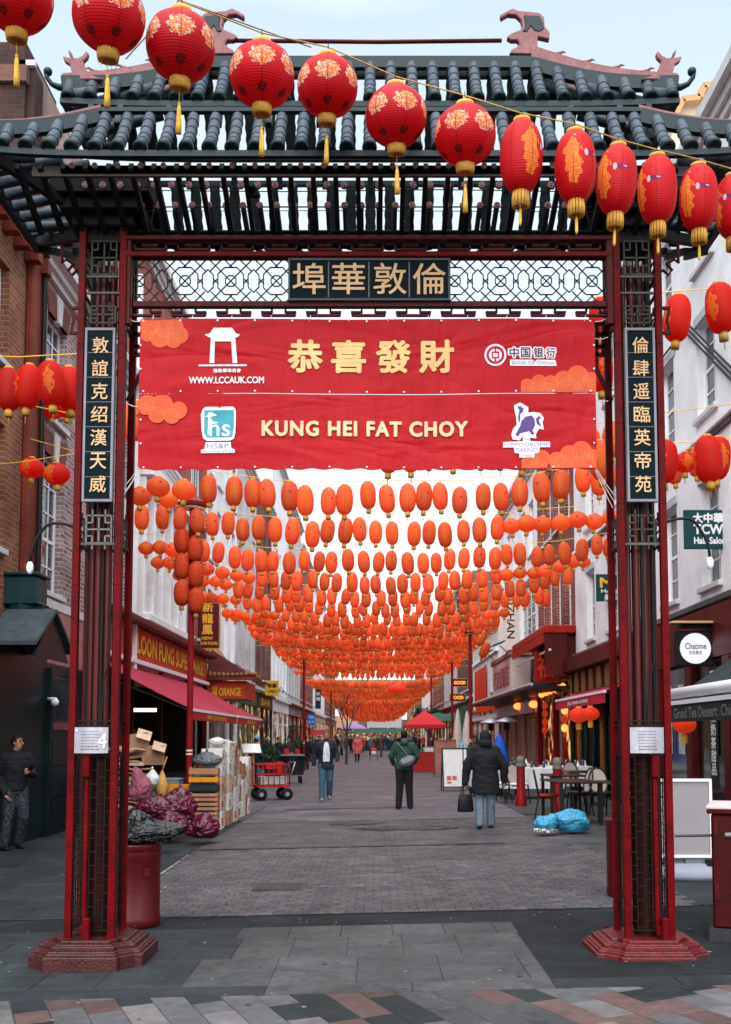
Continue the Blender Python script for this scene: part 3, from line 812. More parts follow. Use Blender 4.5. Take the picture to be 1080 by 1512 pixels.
# title board
Yt = YF - .03
a, b = W(428, 443, Yt), W(663, 385, Yt); mb = MB(); mb.box(a.x, b.x, Yt - .015, Yt + .03, a.z, b.z); o = mb.build('title_board', PLQ, gate)
mb = MB()
for (q0, q1, q2, q3) in ((426, 665, 383, 386), (426, 665, 442, 445), (426, 429, 386, 442), (662, 665, 386, 442)):
    a, b = W(q0, q3, Yt), W(q1, q2, Yt); mb.box(a.x, b.x, Yt - .022, Yt + .035, a.z, b.z)
mb.build('board_frame', mat('board_frame_grey', (.06, .07, .08), .5), gate)
mb = MB()
for px_ in (485.5, 545, 604.5):
    a, b = W(px_ - .9, 440, Yt), W(px_ + .9, 388, Yt); mb.box(a.x, b.x, Yt - .017, Yt - .015, a.z, b.z)
mb.build('board_divider', mat('divider_pale', (.12, .13, .15), .5), gate)
for ch, px_ in zip('埠華敦倫', (457, 515, 576, 634)):
    p = W(px_, 413, Yt); lettering('lettering', ch, (p.x, Yt - .020, p.z), (1, 0, 0), (0, 0, 1), .28, GOLD, gate, bold=.0018, height=.245, fit=.25)
# stepped fret under the lattice
segs = []
for k in range(11):
    x = 213 + (k - .0) * 67.3 * .985
    segs += [(x + 13, 462.5, x + 59, 462.5), (x + 8, 466.5, x + 64, 466.5)] if False else [(x - 26, 461.5, x - 10, 461.5), (x + 10, 461.5, x + 26, 461.5), (x - 24, 466, x + 24, 466), (x - 24, 461, x - 24, 466.5), (x + 24, 461, x + 24, 466.5), (x - 10, 456, x - 10, 462), (x + 10, 456, x + 10, 462)]
segs += [(188, 469.5, 903, 469.5)]
px_bars('stepped_fret', [s for s in segs if 188 < s[0] and s[2] < 903.5], .014, DRED, d=.03)
# side brackets below the header next to the banner
for sg, xb in ((-1, 197), (1, 895)):
    s = lambda a: xb - sg * 0 + (-sg) * a
    X = lambda a: xb + (a if sg < 0 else -a)
    segs = [(X(0), 478, X(20), 478), (X(0), 494, X(14), 494), (X(0), 512, X(16), 512), (X(0), 524, X(16), 524), (X(14), 478, X(14), 524), (X(4), 478, X(4), 524),
            (X(-8), 592, X(14), 545), (X(14), 545, X(14), 524)]
    mb = MB()
    for (a, b, c, d) in segs: mb.bar(PX(a, b, YR - .06), PX(c, d, YR - .06), .028, .03, up=(0, 1, 0))
    mb.build('corner_bracket', DRED, gate)

# --- roofs
PITCH_R = .1645
def roof(name, half, zr, yr_off, ze, ye_off, hip_x, crest, ntile, upturn):
    """double-pitched hip roof of open tile rolls; yr_off/ye_off = distance of ridge line and eave from the centre plane"""
    YC = 7.77
    rf = empty(name, (X0, YC, ze)); rf.parent = gate; rf.location = Vector((X0, YC, ze)) - wloc(gate)
    def top(x):      # ridge / hip line
        ax_ = abs(x)
        if ax_ <= hip_x: return yr_off, zr
        t = (ax_ - hip_x) / (half - hip_x)
        sag = -.10 * sin(pi * min(1, t)) * (zr - ze)
        return yr_off + (ye_off - .02 - yr_off) * t, zr + (ze + .14 + upturn - zr) * t + sag
    def eave(x):
        t = max(0, (abs(x) - hip_x * .8) / (half - hip_x * .8)); return ye_off, ze + upturn * t ** 3
    n = int(half / PITCH_R)
    tile_me = {}
    for sgy in (-1, 1):
        for k in range(-n, n + 1):
            x = k * PITCH_R
            (ya, za), (yb, zb) = top(x), eave(x)
            P0 = Vector((X0 + x, YC + sgy * ya, za + .01)); P1 = Vector((X0 + x, YC + sgy * yb, zb + .05))
            Lr = (P1 - P0).length
            if Lr < .12: continue
            m = max(1, round(Lr / .103))
            def C(t):
                return P0.lerp(P1, t) + Vector((0, 0, -.035 * sin(pi * t) * min(1, Lr / .5)))
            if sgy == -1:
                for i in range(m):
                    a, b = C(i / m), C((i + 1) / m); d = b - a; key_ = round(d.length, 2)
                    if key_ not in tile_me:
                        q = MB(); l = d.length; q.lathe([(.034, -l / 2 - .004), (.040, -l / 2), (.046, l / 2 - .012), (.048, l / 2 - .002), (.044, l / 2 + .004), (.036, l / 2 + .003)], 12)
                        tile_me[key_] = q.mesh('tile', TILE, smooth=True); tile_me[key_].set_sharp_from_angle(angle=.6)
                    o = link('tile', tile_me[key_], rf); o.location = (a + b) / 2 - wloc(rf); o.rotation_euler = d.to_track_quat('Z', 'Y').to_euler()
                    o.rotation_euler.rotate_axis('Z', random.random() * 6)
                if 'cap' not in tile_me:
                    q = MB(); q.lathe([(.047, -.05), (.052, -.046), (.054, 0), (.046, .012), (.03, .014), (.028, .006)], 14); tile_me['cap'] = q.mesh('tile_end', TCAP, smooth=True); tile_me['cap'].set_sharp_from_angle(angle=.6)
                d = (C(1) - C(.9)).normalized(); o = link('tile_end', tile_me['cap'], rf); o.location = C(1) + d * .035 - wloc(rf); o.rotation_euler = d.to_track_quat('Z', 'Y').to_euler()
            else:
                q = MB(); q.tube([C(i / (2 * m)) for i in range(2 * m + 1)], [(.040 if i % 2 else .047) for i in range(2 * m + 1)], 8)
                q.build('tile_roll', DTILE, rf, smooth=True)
        # eave beams
        q = MB(); pts = [(-half + i * half / 12) for i in range(25)]
        for i in range(24):
            a, b = pts[i], pts[i + 1]
            ya, za = eave(a); yb, zb = eave(b)
            q.bar((X0 + a, YC + sgy * ya, za - .012), (X0 + b, YC + sgy * yb, zb - .012), .045, .044, up=(0, 0, 1))
        q.build('eave_beam', TEAL, rf)
        q = MB(); ya, za = top(0)
        q.box(X0 - hip_x, X0 + hip_x, YC + sgy * (ya + (.001 if ya < .05 else 0)), YC + sgy * (ya + .05), za - (.05 if crest > .05 else -.012), za + .045 + .001 * sgy); q.build('ridge_beam', TEAL, rf)
        for sgx in (-1, 1):
            q = MB(); m = 10; pr = None; path = []
            for i in range(m + 1):
                x = hip_x + (half - hip_x) * i / m; y_, z_ = top(x); path.append(Vector((X0 + sgx * x, YC + sgy * y_, z_)))
            for i in range(m): q.bar(path[i], path[i + 1], .06, .105)
            q.build('hip_ridge', TEAL, rf)
            # scroll end
            e = path[-1]; dx = sgx
            if sgy == -1 or True:
                q = MB(); pts = [e + Vector((dx * a, sgy * .3 * a, b)) for a, b in ((-.05, -.02), (.02, -.03), (.07, -.015), (.105, .03), (.11, .065))]
                q.tube(pts, [.028, .026, .02, .018, .02], 8); q.sphere(pts[-1] + Vector((-dx * .012, 0, .012)), .034, n=10, k=8); q.build('hip_scroll', TEAL, rf, smooth=True)
            # pink crest
            if crest:
                q = MB()
                for i in range(m):
                    a, b = path[i], path[i + 1]; h0 = crest * (1 - i / m * .75); h1 = crest * (1 - (i + 1) / m * .75)
                    u = Vector((0, 0, 1)); s_ = (b - a).cross(u).normalized() * .014; zo = Vector((0, 0, .052))
                    vs = []
                    for c_, h_ in ((a, h0), (b, h1)):
                        for w_ in (-1, 1):
                            vs += [c_ + zo + s_ * w_, c_ + zo + s_ * w_ + u * h_]
                    q.add(vs, [(0, 4, 5, 1), (2, 3, 7, 6), (1, 5, 7, 3), (0, 1, 3, 2), (4, 6, 7, 5)])
                    if i % 2 == 1 and crest > .05 and i < 8:
                        c_ = b + zo + u * h1; t_ = (b - a).normalized()
                        for w_ in (0,):
                            q.tube([c_ - t_ * .06 - u * .01, c_ + u * .012, c_ + t_ * .03 + u * .035, c_ + t_ * .055 + u * .03], [.016, .014, .009, .003], 6)
                q.build('crest', PINK, rf)
    # side hips: slats running across + side eave beams
    for sgx in (-1, 1):
        q = MB(); q.bar((X0 + sgx * (half - .03), YC - ye_off, ze + upturn - .012), (X0 + sgx * (half - .03), YC + ye_off, ze + upturn - .012), .05, .05); q.build('side_eave_beam', TEAL, rf)
        k = -3
        while k <= 3:
            y_ = k * .17
            x1 = half - .04; t = 1 - abs(y_) / ye_off
            x0 = hip_x + (half - hip_x) * (abs(y_) / ye_off) * .8
            if x1 - x0 > .15:
                q = MB(); zA = zr + (ze - zr) * (x0 - hip_x * .9) / (half - hip_x * .9); q.tube([(X0 + sgx * x0, YC + y_, max(ze + .1, zA - .05)), (X0 + sgx * x1, YC + y_, ze + upturn + .05)], .044, 8); q.build('tile_roll', TILE, rf, smooth=True)
            k += 1
    return rf
zl_r, zl_e = W(540, 172, 7.29).z, W(540, 226, 7.0).z; zu_r, zu_e = W(540, 96, 7.74).z, W(540, 153, 7.41).z
lower = roof('lower_roof', 2.93, zl_r, .48, zl_e, .77, 2.02, .035, 5, .06)
upper = roof('upper_roof', 2.36, zu_r, .03, zu_e, .36, 1.29, .11, 5, .03)
YC = 7.77
# main ridge pole beam above, and thin rod between the finials
mb = MB(); mb.tube([W(344, 60, YC), W(560, 62, YC), W(741, 60, YC)], .016, 8); mb.build('ridge_rod', DRED, gate, smooth=True)
def fin(pts, mirror, name, m, Y, t, par=gate):
    def f(a, b, s):
        if mirror: a = 1100 - a
        p = W(a, b, Y); return (p.x, s, p.z)
    mb = MB(); mb.prism(pts, f, Y - t, Y + t); o = mb.build(name, m, par); add_bevel(o, .006); return o
F1 = [(752, 82), (795, 83), (793, 66), (794, 57), (811, 61), (811, 50), (804, 42), (803, 28), (796, 22), (780, 20), (765, 19), (757, 15), (745, 21), (738, 25), (740, 30), (750, 24), (762, 25), (769, 32), (771, 42), (768, 47), (760, 50), (752, 54), (748, 58), (755, 62), (764, 62), (767, 68), (762, 73), (755, 76)]
F2 = [(773, 26), (796, 27), (800, 34), (803, 46), (796, 51), (788, 49), (783, 42), (778, 51), (771, 51), (775, 42), (774, 33)]
F3 = [(946, 119), (960, 115), (968, 111), (973, 100), (976, 93), (970, 87), (968, 81), (971, 77), (977, 84), (984, 88), (991, 87), (993, 80), (998, 75), (997, 82), (993, 88), (1006, 85), (1004, 92), (996, 97), (993, 108), (994, 120)]
for mir in (False, True):
    o = fin(F1, mir, 'dragon_finial', PINK, YC, .028); fin(F2, mir, 'finial_inlay', TEAL, YC, .034)
    fin(F3, mir, 'beast_finial', PINK, 7.46, .022)
    # mirrored set on the rear hips
    mb = MB(); mb.prism([(-.08, 0), (.08, 0), (.05, .1), (.09, .2), (.02, .16), (-.05, .2), (-.03, .1)], lambda a, b, s: (X0 + (-2.1 if mir else 2.1) + a, s, zu_e + .28 + b), 8.04, 8.08); mb.build('beast_finial', PINK, gate)
# uprights between upper and lower roof
for k in range(-5, 6):
    for sg in (-1, 1):
        mb = MB(); x = X0 + k * .38; mb.bar((x, YC + sg * .45, zl_r - .05), (x, YC + sg * .36, zu_e - .03), .045, .045); mb.build('strut', TEAL, gate)
for x in (-2.12, 2.12):
    for sg in (-1, 1):
        mb = MB(); mb.bar((X0 + x, YC + sg * .42, zl_r - .15), (X0 + x, YC + sg * .36, zu_e), .04, .05); mb.build('strut', TEAL, gate)

# rafters: from both eaves up to the header, fanned at the ends
ZB = W(540, 352, 7.6).z
rn = 16
for k in range(-rn, rn + 1):
    x = X0 + k * PITCH_R + .08
    for sg in (-1, 1):
        mb = MB(); mb.bar((x, YC + sg * .70, zl_e - .055), (x, YC + sg * .16, ZB + .06), .034, .055)
        mb.build('rafter', RAFT, gate)
# discs (rafter ends) in three rows, with purlins behind
def disc_row(n, pitch, Y, z, r, purl):
    for k in range(n):
        x = X0 + (k - (n - 1) / 2) * pitch
        mb = MB(); mb.lathe([(r, .02), (r, -.004), (r * .7, -.008), (r * .62, -.002), (r * .35, -.002), (r * .3, -.012), (0.001, -.012)], 12, (x, Y, z), axis='Y'); mb.build('rafter_end', DISC, gate)
    mb = MB(); w_ = (n / 2) * pitch
    if purl > .02: mb.box(X0 - w_, X0 + w_, Y + .02, Y + .06, z - purl, z + purl * .2)
    else: mb.box(X0 - w_, X0 + w_, Y + .022, Y + .03, z - .004, z + .004)
    mb.build('purlin', RAFT, gate)
disc_row(27, .166, YC - .70, W(500, 244, YC - .70).z, .021, .055)
disc_row(34, .130, YC - .40, W(500, 273, YC - .40).z, .026, .012)
disc_row(34, .130, YC - .26, W(500, 303, YC - .26).z, .026, .012)
q = MB(); a = W(500, 247, YC - .70).z
q.box(X0 - 2.45, X0 + 2.45, YC - .68, YC - .655, a - .055, a + .02); q.build('fascia_rail', mat('fascia_brown', (.06, .045, .045), .55), gate)
for k in range(34):        # short slanted rafters down to the beam
    x = X0 + (k - 16.5) * .130
    mb = MB(); mb.bar((x, YC - .24, W(500, 303, YC - .26).z), (x + .03 * (1 if x < X0 else -1) * min(1, abs(x)), YC - .12, ZB + .01), .030, .04); mb.build('rafter', RAFT, gate)
# heavy corner brackets over the pillars + diagonal hip rafters
for xs_ in (LX, RX):
    xc = sum(xs_) / 2
    for k, (w_, z0, z1) in enumerate(((.17, ZB - .03, ZB + .08), (.24, ZB + .08, ZB + .18), (.32, ZB + .18, ZB + .28), (.38, ZB + .28, ZB + .4))):
        mb = MB(); mb.box(xc - w_, xc + w_, 7.77 - w_ * .9, 7.77 + w_ * .9, z0, z1); o = mb.build('bracket_block', RAFT, gate); add_bevel(o, .01)
    sg = -1 if xc < 0 else 1
    for sy in (-1, 1):
        mb = MB(); mb.bar((xc, YC, ZB + .15), (X0 + sg * 2.88, YC + sy * .75, zl_e + .1), .06, .08); mb.build('hip_rafter', RAFT, gate)
        mb = MB(); mb.bar((xc - sg * .3, YC, ZB + .06), (X0 + sg * 1.5, YC + sy * .7, zl_e - .04), .012, .012); mb.build('tie_rod', GREYM, gate)
mb = MB(); mb.tube([W(200, 281, 7.3), W(420, 283, 7.3), W(650, 280, 7.3), W(900, 284, 7.3)], .004, 5)
mb.tube([W(200, 312, 7.4), W(500, 311, 7.4), W(900, 313, 7.4)], .003, 5); mb.build('cable', BLK, gate)
mb = MB(); p = W(372, 278, 7.28); mb.sphere(p, .035, n=10, k=8); mb.box(p.x - .01, p.x + .06, p.y, p.y + .05, p.z - .05, p.z - .03); mb.build('floodlight', BLK, gate)

# ================================================================== banner
YB = YF - .075
ban = empty('banner', W(543, 693, YB), label='wide red new year greeting banner with gold lettering strung between the gate pillars', cat='banner')
bz0, bz1 = W(543, 693, YB).z, W(543, 471, YB).z
bx0, bx1 = W(205, 600, YB).x, W(880, 600, YB).x
def bw(x, z):
    t = (z - bz0) / (bz1 - bz0)
    return .010 * sin(x * 3.1 + t * 2) + .0025 * sin(x * 7.3 - t * 3) + .012 * sin(pi * t) * cos(x * 1.3)
def bwarp(off):
    def f(p): return Vector((p.x, YB + bw(p.x, p.z) - off * 1.0, p.z))
    return f
def banner_mat():
    m = bpy.data.materials.new('banner_vinyl'); m.use_nodes = True; t = m.node_tree; b = t.nodes['Principled BSDF']
    b.inputs['Roughness'].default_value = .45; b.inputs['Specular IOR Level'].default_value = .18; b.inputs['Base Color'].default_value = (.56, .008, .02, 1)
    g = nn(t, 'ShaderNodeNewGeometry'); mp = nn(t, 'ShaderNodeMapping'); mp.inputs['Rotation'].default_value = (0, .6, 0); mp.inputs['Scale'].default_value = (.6, 1, 1.9)
    t.links.new(g.outputs['Position'], mp.inputs[0]); n = nn(t, 'ShaderNodeTexNoise'); n.inputs['Scale'].default_value = 1.5; n.inputs['Detail'].default_value = 2.0; n.inputs['Distortion'].default_value = .8
    t.links.new(mp.outputs[0], n.inputs[0])
    n2 = nn(t, 'ShaderNodeTexNoise'); n2.inputs['Scale'].default_value = 3; n2.inputs['Detail'].default_value = 3; mp2 = nn(t, 'ShaderNodeMapping'); mp2.inputs['Scale'].default_value = (2.5, 1, .5); mp2.inputs['Rotation'].default_value = (0, -.25, 0)
    t.links.new(g.outputs['Position'], mp2.inputs[0]); t.links.new(mp2.outputs[0], n2.inputs[0])
    w = nn(t, 'ShaderNodeMath', operation='ABSOLUTE'); s_ = nn(t, 'ShaderNodeMath', operation='SUBTRACT'); s_.inputs[1].default_value = .5
    t.links.new(n.outputs[0], s_.inputs[0]); t.links.new(s_.outputs[0], w.inputs[0])
    a = nn(t, 'ShaderNodeMath', operation='MULTIPLY_ADD'); a.inputs[1].default_value = 1.6; t.links.new(w.outputs[0], a.inputs[0]); t.links.new(n2.outputs[0], a.inputs[2])
    bp = nn(t, 'ShaderNodeBump'); bp.inputs['Strength'].default_value = .42; bp.inputs['Distance'].default_value = .07
    t.links.new(a.outputs[0], bp.inputs['Height']); t.links.new(bp.outputs[0], b.inputs['Normal'])
    n3 = nn(t, 'ShaderNodeTexNoise'); n3.inputs['Scale'].default_value = 2; t.links.new(g.outputs['Position'], n3.inputs[0])
    cr = nn(t, 'ShaderNodeValToRGB'); cr.color_ramp.elements[0].color = (.43, .0025, .011, 1); cr.color_ramp.elements[1].color = (.60, .005, .015, 1); t.links.new(n3.outputs[0], cr.inputs[0]); t.links.new(cr.outputs[0], b.inputs['Base Color'])
    tr = nn(t, 'ShaderNodeBsdfTranslucent'); t.links.new(cr.outputs[0], tr.inputs[0]); ms = nn(t, 'ShaderNodeMixShader'); ms.inputs[0].default_value = .3
    o = t.nodes['Material Output']; t.links.new(b.outputs[0], ms.inputs[1]); t.links.new(tr.outputs[0], ms.inputs[2]); t.links.new(ms.outputs[0], o.inputs[0])
    return m
bm_ = banner_mat()
zmid = W(543, 581, YB).z
for z0, z1, dy in ((zmid + .002, bz1, 0), (bz0, zmid - .002, .004)):
    mb = MB(); nx, nz_ = 150, 26; vs = []
    for side in (0, .003):
        for j in range(nz_ + 1):
            for i in range(nx + 1):
                x = bx0 + (bx1 - bx0) * i / nx; z = z0 + (z1 - z0) * j / nz_
                e = .006 * sin(i * .8) * (1 if j in (0,) and dy else 0)
                vs.append((x, YB + bw(x, z) + side + dy, z + e))
    N = (nx + 1) * (nz_ + 1); fs = []
    for s_ in (0, N):
        for j in range(nz_):
            for i in range(nx):
                q = s_ + j * (nx + 1) + i; fs.append((q, q + 1, q + nx + 2, q + nx + 1) if s_ == 0 else (q + nx + 1, q + nx + 2, q + 1, q))
    mb.add(vs, fs); me = mb.mesh('banner_panel', bm_, wloc(ban), smooth=True, fix=False); link('banner_panel', me, ban)
gold_l = mat('print_pale_gold', (.78, .50, .22), .5, var=.22, vscale=2.0); gold_2 = mat('print_cream', (.76, .53, .30), .5, var=.15, vscale=2)
pw = mat('print_white', (.74, .7, .78), .5, var=.04); pb = mat('print_black', (.03, .02, .05), .5); pblue = mat('print_purple', (.10, .06, .22), .5); pteal = mat('print_teal', (.05, .30, .36), .45, var=.25, vscale=12)
porg = mat('print_orange', (.62, .075, .03), .5, var=.1); pred = mat('print_crimson', (.42, .01, .04), .5)
pgr = mat('print_grey_blue', (.25, .25, .42), .5)
def bl(body, px, py, w=None, h=None, m=gold_l, off=0.0, bold=0, lay=.004, size=.3, space=1, name='lettering'):
    p = W(px, py, YB); k = YB / FPX * 1.0
    return lettering(name, body, p, (1, 0, 0), (0, 0, 1), size, m, ban, off=0, bold=bold, fit=(w * k if w else None), height=(h * k if h else None), warp=bwarp(lay), space=space)
def bpoly(name, polys, m, lay):
    """printed flat shapes, outlines in photo pixels on the banner plane; fanned around their centre"""
    mb = MB()
    for pts in polys:
        P = [bwarp(lay)(W(a, b, YB)) for a, b in pts]
        mb.add(P, [tuple(range(len(P)))])
    return mb.build(name, m, ban)
def circ(cx, cy, r, n=22, a0=0, a1=2 * pi): return [(cx + r * cos(a0 + (a1 - a0) * k / n), cy + r * sin(a0 + (a1 - a0) * k / n)) for k in range(n + (0 if a1 - a0 > 6.2 else 1))]
def ringp(name, rings, m, lay):
    mb = MB()
    for (cx, cy, r0, r1, a0, a1) in rings:
        n = 24; vs = []
        for k in range(n + 1):
            a = a0 + (a1 - a0) * k / n
            for r in (r0, r1): vs.append(bwarp(lay)(W(cx + r * cos(a), cy + r * sin(a), YB)))
        mb.add(vs, [(2 * k, 2 * k + 1, 2 * k + 3, 2 * k + 2) for k in range(n)])
    return mb.build(name, m, ban)
for ch, px_ in zip('恭喜發財', (451, 515, 581, 645)): bl(ch, px_, 526, 50, 48, gold_l, bold=.0085, lay=.007, size=.3)
bl('KUNG HEI FAT CHOY', 539, 633, 308, 22, gold_2, bold=.0062, space=1.15, lay=.007, size=.3)
bl('WWW.LCCAUK.COM', 335, 562, 113, 10, pw, bold=.0018, lay=.007, size=.1)
bl('倫敦華埠商會', 336, 548, 42, 6, pw, bold=.001, lay=.007, size=.1)
# little gate emblem
bpoly('gate_emblem', [[(316, 485), (343, 485), (349, 493), (355, 495), (351, 499), (346, 500), (314, 500), (309, 499), (303, 495), (311, 493)],
                      [(312, 500), (318, 500), (317, 537), (310, 537)], [(342, 500), (348, 500), (351, 537), (344, 537)], [(314, 500), (346, 500), (344, 505), (316, 505)],
                      [(294, 539), (365, 539), (365, 541.5), (294, 541.5)]], pw, .006)
# hs emblem
bpoly('emblem_backing', [[(300, 604), (304, 601), (322, 601), (325, 603), (328, 601), (345, 601), (348, 604), (349, 612), (348, 640), (346, 648), (340, 651), (306, 651), (300, 647), (298, 636), (297, 612)]], pw, .005)
bpoly('emblem_field', [[(302, 606), (346, 606), (346, 632), (343, 646), (306, 646), (302, 640)]], pteal, .007)
bl('hs', 325, 632, 31, 26, pw, bold=.002, lay=.009, size=.2)
bpoly('emblem_roof', [[(304, 616), (310, 609), (313, 609), (321, 614), (311, 616), (312, 642), (307, 642), (308, 616)], [(310, 621), (324, 625), (310, 627)]], pw, .0095)
bpoly('emblem_caption', [[(304, 653), (341, 653), (342, 662), (347, 664), (347, 669), (297, 669), (297, 664), (302, 663)]], pw, .005)
bl('HS&P', 322, 658.5, 33, 8, pgr, lay=.007, size=.1, off=.0); bl('HOLDINGS LIMITED', 322, 666.5, 46, 3.4, pgr, lay=.007, size=.1)
# bank emblem and name
ringp('bank_emblem', [(731.5, 525, 11.2, 16.2, 0, 2 * pi)], pw, .005); bpoly('bank_emblem', [circ(731.5, 525, 13.8)], pw, .0045)
ringp('bank_emblem_ring', [(731.5, 525, 9.6, 13.2, .12 + pi / 2, 2 * pi - .12 + pi / 2)], pred, .007)
bpoly('bank_emblem_bars', [[(730.3, 512), (732.7, 512), (732.7, 520), (730.3, 520)], [(730.3, 530), (732.7, 530), (732.7, 538), (730.3, 538)],
                           [(726, 520), (737, 520), (737, 522), (726, 522)], [(726, 528), (737, 528), (737, 530), (726, 530)], [(726, 522), (728, 522), (728, 528), (726, 528)], [(735, 522), (737, 522), (737, 528), (735, 528)]], pred, .007)
for ch, px_ in zip('中国银行', (759, 776, 795, 813)):
    bl(ch, px_, 521.5, 15, 15, pw, bold=.011, lay=.005, size=.12); bl(ch, px_, 521.5, 14, 15, pb, bold=.001, lay=.008, size=.12)
bpoly('bank_caption', [[(753, 532), (787, 532), (788, 534), (791, 534), (792, 532), (820, 532), (822, 541), (753, 541)]], pw, .005)
bl('BANK OF CHINA', 787, 536.5, 63, 5, pgr, lay=.007, size=.1)
# casino emblem: a rearing horse, captions
horse = [(762, 605), (764, 600), (770, 598), (777, 603), (777, 610), (771, 614), (770, 622), (776, 615), (786, 613), (790, 619), (794, 613), (800, 617), (795, 621), (798, 626), (801, 633), (795, 628), (789, 634), (786, 642), (789, 646), (780, 641), (772, 640), (766, 647), (762, 644), (757, 645), (760, 636), (766, 632), (768, 625), (765, 616), (768, 607), (764, 606)]
bpoly('horse_emblem_outline', [[(760, 608), (759, 599), (768, 595), (780, 602), (780, 610), (788, 609), (798, 611), (803, 618), (801, 624), (803, 635), (796, 634), (791, 642), (792, 648), (778, 646), (772, 645), (767, 651), (757, 649), (755, 642), (758, 633), (763, 628), (762, 616)]], pw, .005)
bpoly('horse_emblem', [[(768, 630), (770, 622), (776, 616), (785, 614), (789, 619), (790, 628), (787, 635), (777, 638), (768, 640), (765, 645), (761, 642)], [(791, 620), (795, 615), (799, 617), (795, 621), (799, 630), (793, 627)], [(765, 616), (767, 606), (764, 602), (768, 600), (773, 604), (772, 609), (768, 612), (768, 622), (766, 624)], [(785, 634), (789, 641), (786, 643), (781, 637)]], pblue, .008)
bpoly('casino_caption', [[(772, 646), (783, 646), (783, 652), (812, 653), (812, 661), (797, 661), (796, 669), (789, 670), (789, 676), (767, 676), (767, 670), (760, 669), (759, 661), (743, 661), (743, 653), (772, 652)]], pw, .005)
bl('THE', 778, 649, 9, 3.5, pgr, lay=.007, size=.1); bl('HIPPODROME', 777.5, 656.8, 66, 6, pgr, lay=.007, size=.1); bl('CASINO', 777.5, 664.8, 33, 6, pgr, lay=.007, size=.1); bl('LONDON', 778, 672.8, 18, 3.5, pgr, lay=.007, size=.1)
# printed clouds: discs with concentric pale lines
pln = mat('print_cloud_line', (.72, .22, .09), .5)
def clipc(pts, x0, x1, y0, y1): return [(max(x0, min(x1, a)), max(y0, min(y1, b))) for a, b in pts]
def cloud(blobs, x0, x1, y0, y1, name):
    bpoly(name, [clipc(circ(cx, cy, r, 26), x0, x1, y0, y1) for cx, cy, r in blobs], porg, .0042)
    mb = MB()
    for cx, cy, r in blobs:
        for q in range(2, int(r), 3):
            n = 26; pr = None
            for k in range(n + 1):
                a = 2 * pi * k / n; p = (cx + q * cos(a), cy + q * sin(a))
                ok = x0 < p[0] < x1 and y0 < p[1] < y1
                if pr and ok: mb.bar(bwarp(.0055)(W(*pr, YB)), bwarp(.0055)(W(*p, YB)), .0028, .0006, up=(0, 1, 0))
                pr = p if ok else None
    mb.build(name + '_line', pln, ban)
cloud([(222, 480, 16), (237, 499, 15), (257, 502, 13), (266, 496, 13), (243, 484, 17), (218, 495, 10), (258, 484, 14)], 208, 281, 473, 517, 'printed_cloud')
cloud([(218, 596, 13), (232, 612, 13), (254, 614, 12), (264, 606, 13), (240, 598, 16), (215, 604, 9)], 206, 280, 584, 628, 'printed_cloud')
cloud([(778, 572, 12), (796, 566, 12), (813, 567, 12), (832, 562, 14), (853, 556, 16), (872, 562, 12), (790, 578, 14), (810, 578, 14), (840, 576, 18), (866, 576, 18)], 769, 880, 536, 580, 'printed_cloud')
cloud([(780, 686, 12), (800, 678, 13), (822, 680, 12), (840, 672, 14), (858, 668, 16), (876, 674, 10), (795, 690, 14), (830, 690, 18), (862, 688, 20)], 770, 881, 648, 692, 'printed_cloud')
mb = MB()
for k in range(13):
    px_ = 212 + k * 55
    for py_ in (474, 578, 690): p = bwarp(.004)(W(px_, py_, YB)); mb.lathe([(.006, .002), (.008, -.002), (.004, -.003)], 8, p, axis='Y')
for py_ in (510, 545, 620, 655):
    for px_ in (208, 877): p = bwarp(.004)(W(px_, py_, YB)); mb.lathe([(.006, .002), (.008, -.002), (.004, -.003)], 8, p, axis='Y')
mb.build('eyelet', STEEL, ban)['kind'] = 'stuff'
mb = MB()
for (a, b, c, d) in ((880, 692, 908, 742), (878, 692, 905, 750), (880, 690, 910, 735), (206, 692, 186, 725), (207, 692, 180, 735), (205, 690, 184, 718), (207, 600, 188, 596), (878, 590, 898, 592), (206, 475, 190, 470), (879, 475, 896, 470), (879, 500, 898, 498)):
    mb.tube([W(a, b, YB), W((a + c) / 2, (b + d) / 2 + 2, YB + .06), W(c, d, YF + .03)], .003, 5)
for k in range(12): px_ = 225 + k * 58; mb.tube([W(px_, 474, YB), W(px_ + 2, 466, YF)], .003, 5)
mb.build('tie_cord', mat('white_cord', (.7, .7, .7), .6), ban)['kind'] = 'stuff'
# ================================================================== buildings
GLASS = mat('window_glass', (.035, .045, .055), .08, var=.35, vscale=1.5, spec=.8, coord='P')
GLASSD = mat('dark_glass', (.012, .014, .016), .1, var=.4, vscale=2, spec=.6, coord='P')
WFR = mat('window_frame_white', (.78, .80, .83), .5, var=.08, coord='P')
WST = mat('white_stucco', (.78, .80, .84), .8, var=.1, vscale=.7, bump=.3, bscale=25, coord='P', dirt=(.68, .70, .74))
WST2 = mat('pale_stucco', (.5, .5, .52), .8, var=.12, vscale=.9, coord='P', dirt=(.36, .36, .38))
CREAM = mat('cream_stucco', (.55, .45, .35), .8, var=.12, vscale=.8, coord='P', dirt=(.35, .28, .22))
PNKB = brick_mat('pinkish_brick', (.20, .10, .095), (.34, .25, .25), (.50, .46, .48), 1.15)
REDB = brick_mat('red_brick', (.22, .055, .04), (.14, .04, .03), (.3, .25, .24), 1.2)
BRNB = brick_mat('brown_brick', (.13, .06, .05), (.17, .08, .06), (.12, .1, .1))
SOOT = brick_mat('sooty_brick', (.045, .025, .022), (.07, .035, .03), (.05, .045, .045), 1.3)
ORGB = brick_mat('orange_brick', (.17, .055, .03), (.25, .10, .05), (.24, .18, .14), 1.15)
TERR = mat('terracotta', (.17, .032, .02), .6, var=.25, vscale=3, coord='P', dirt=(.12, .03, .02))
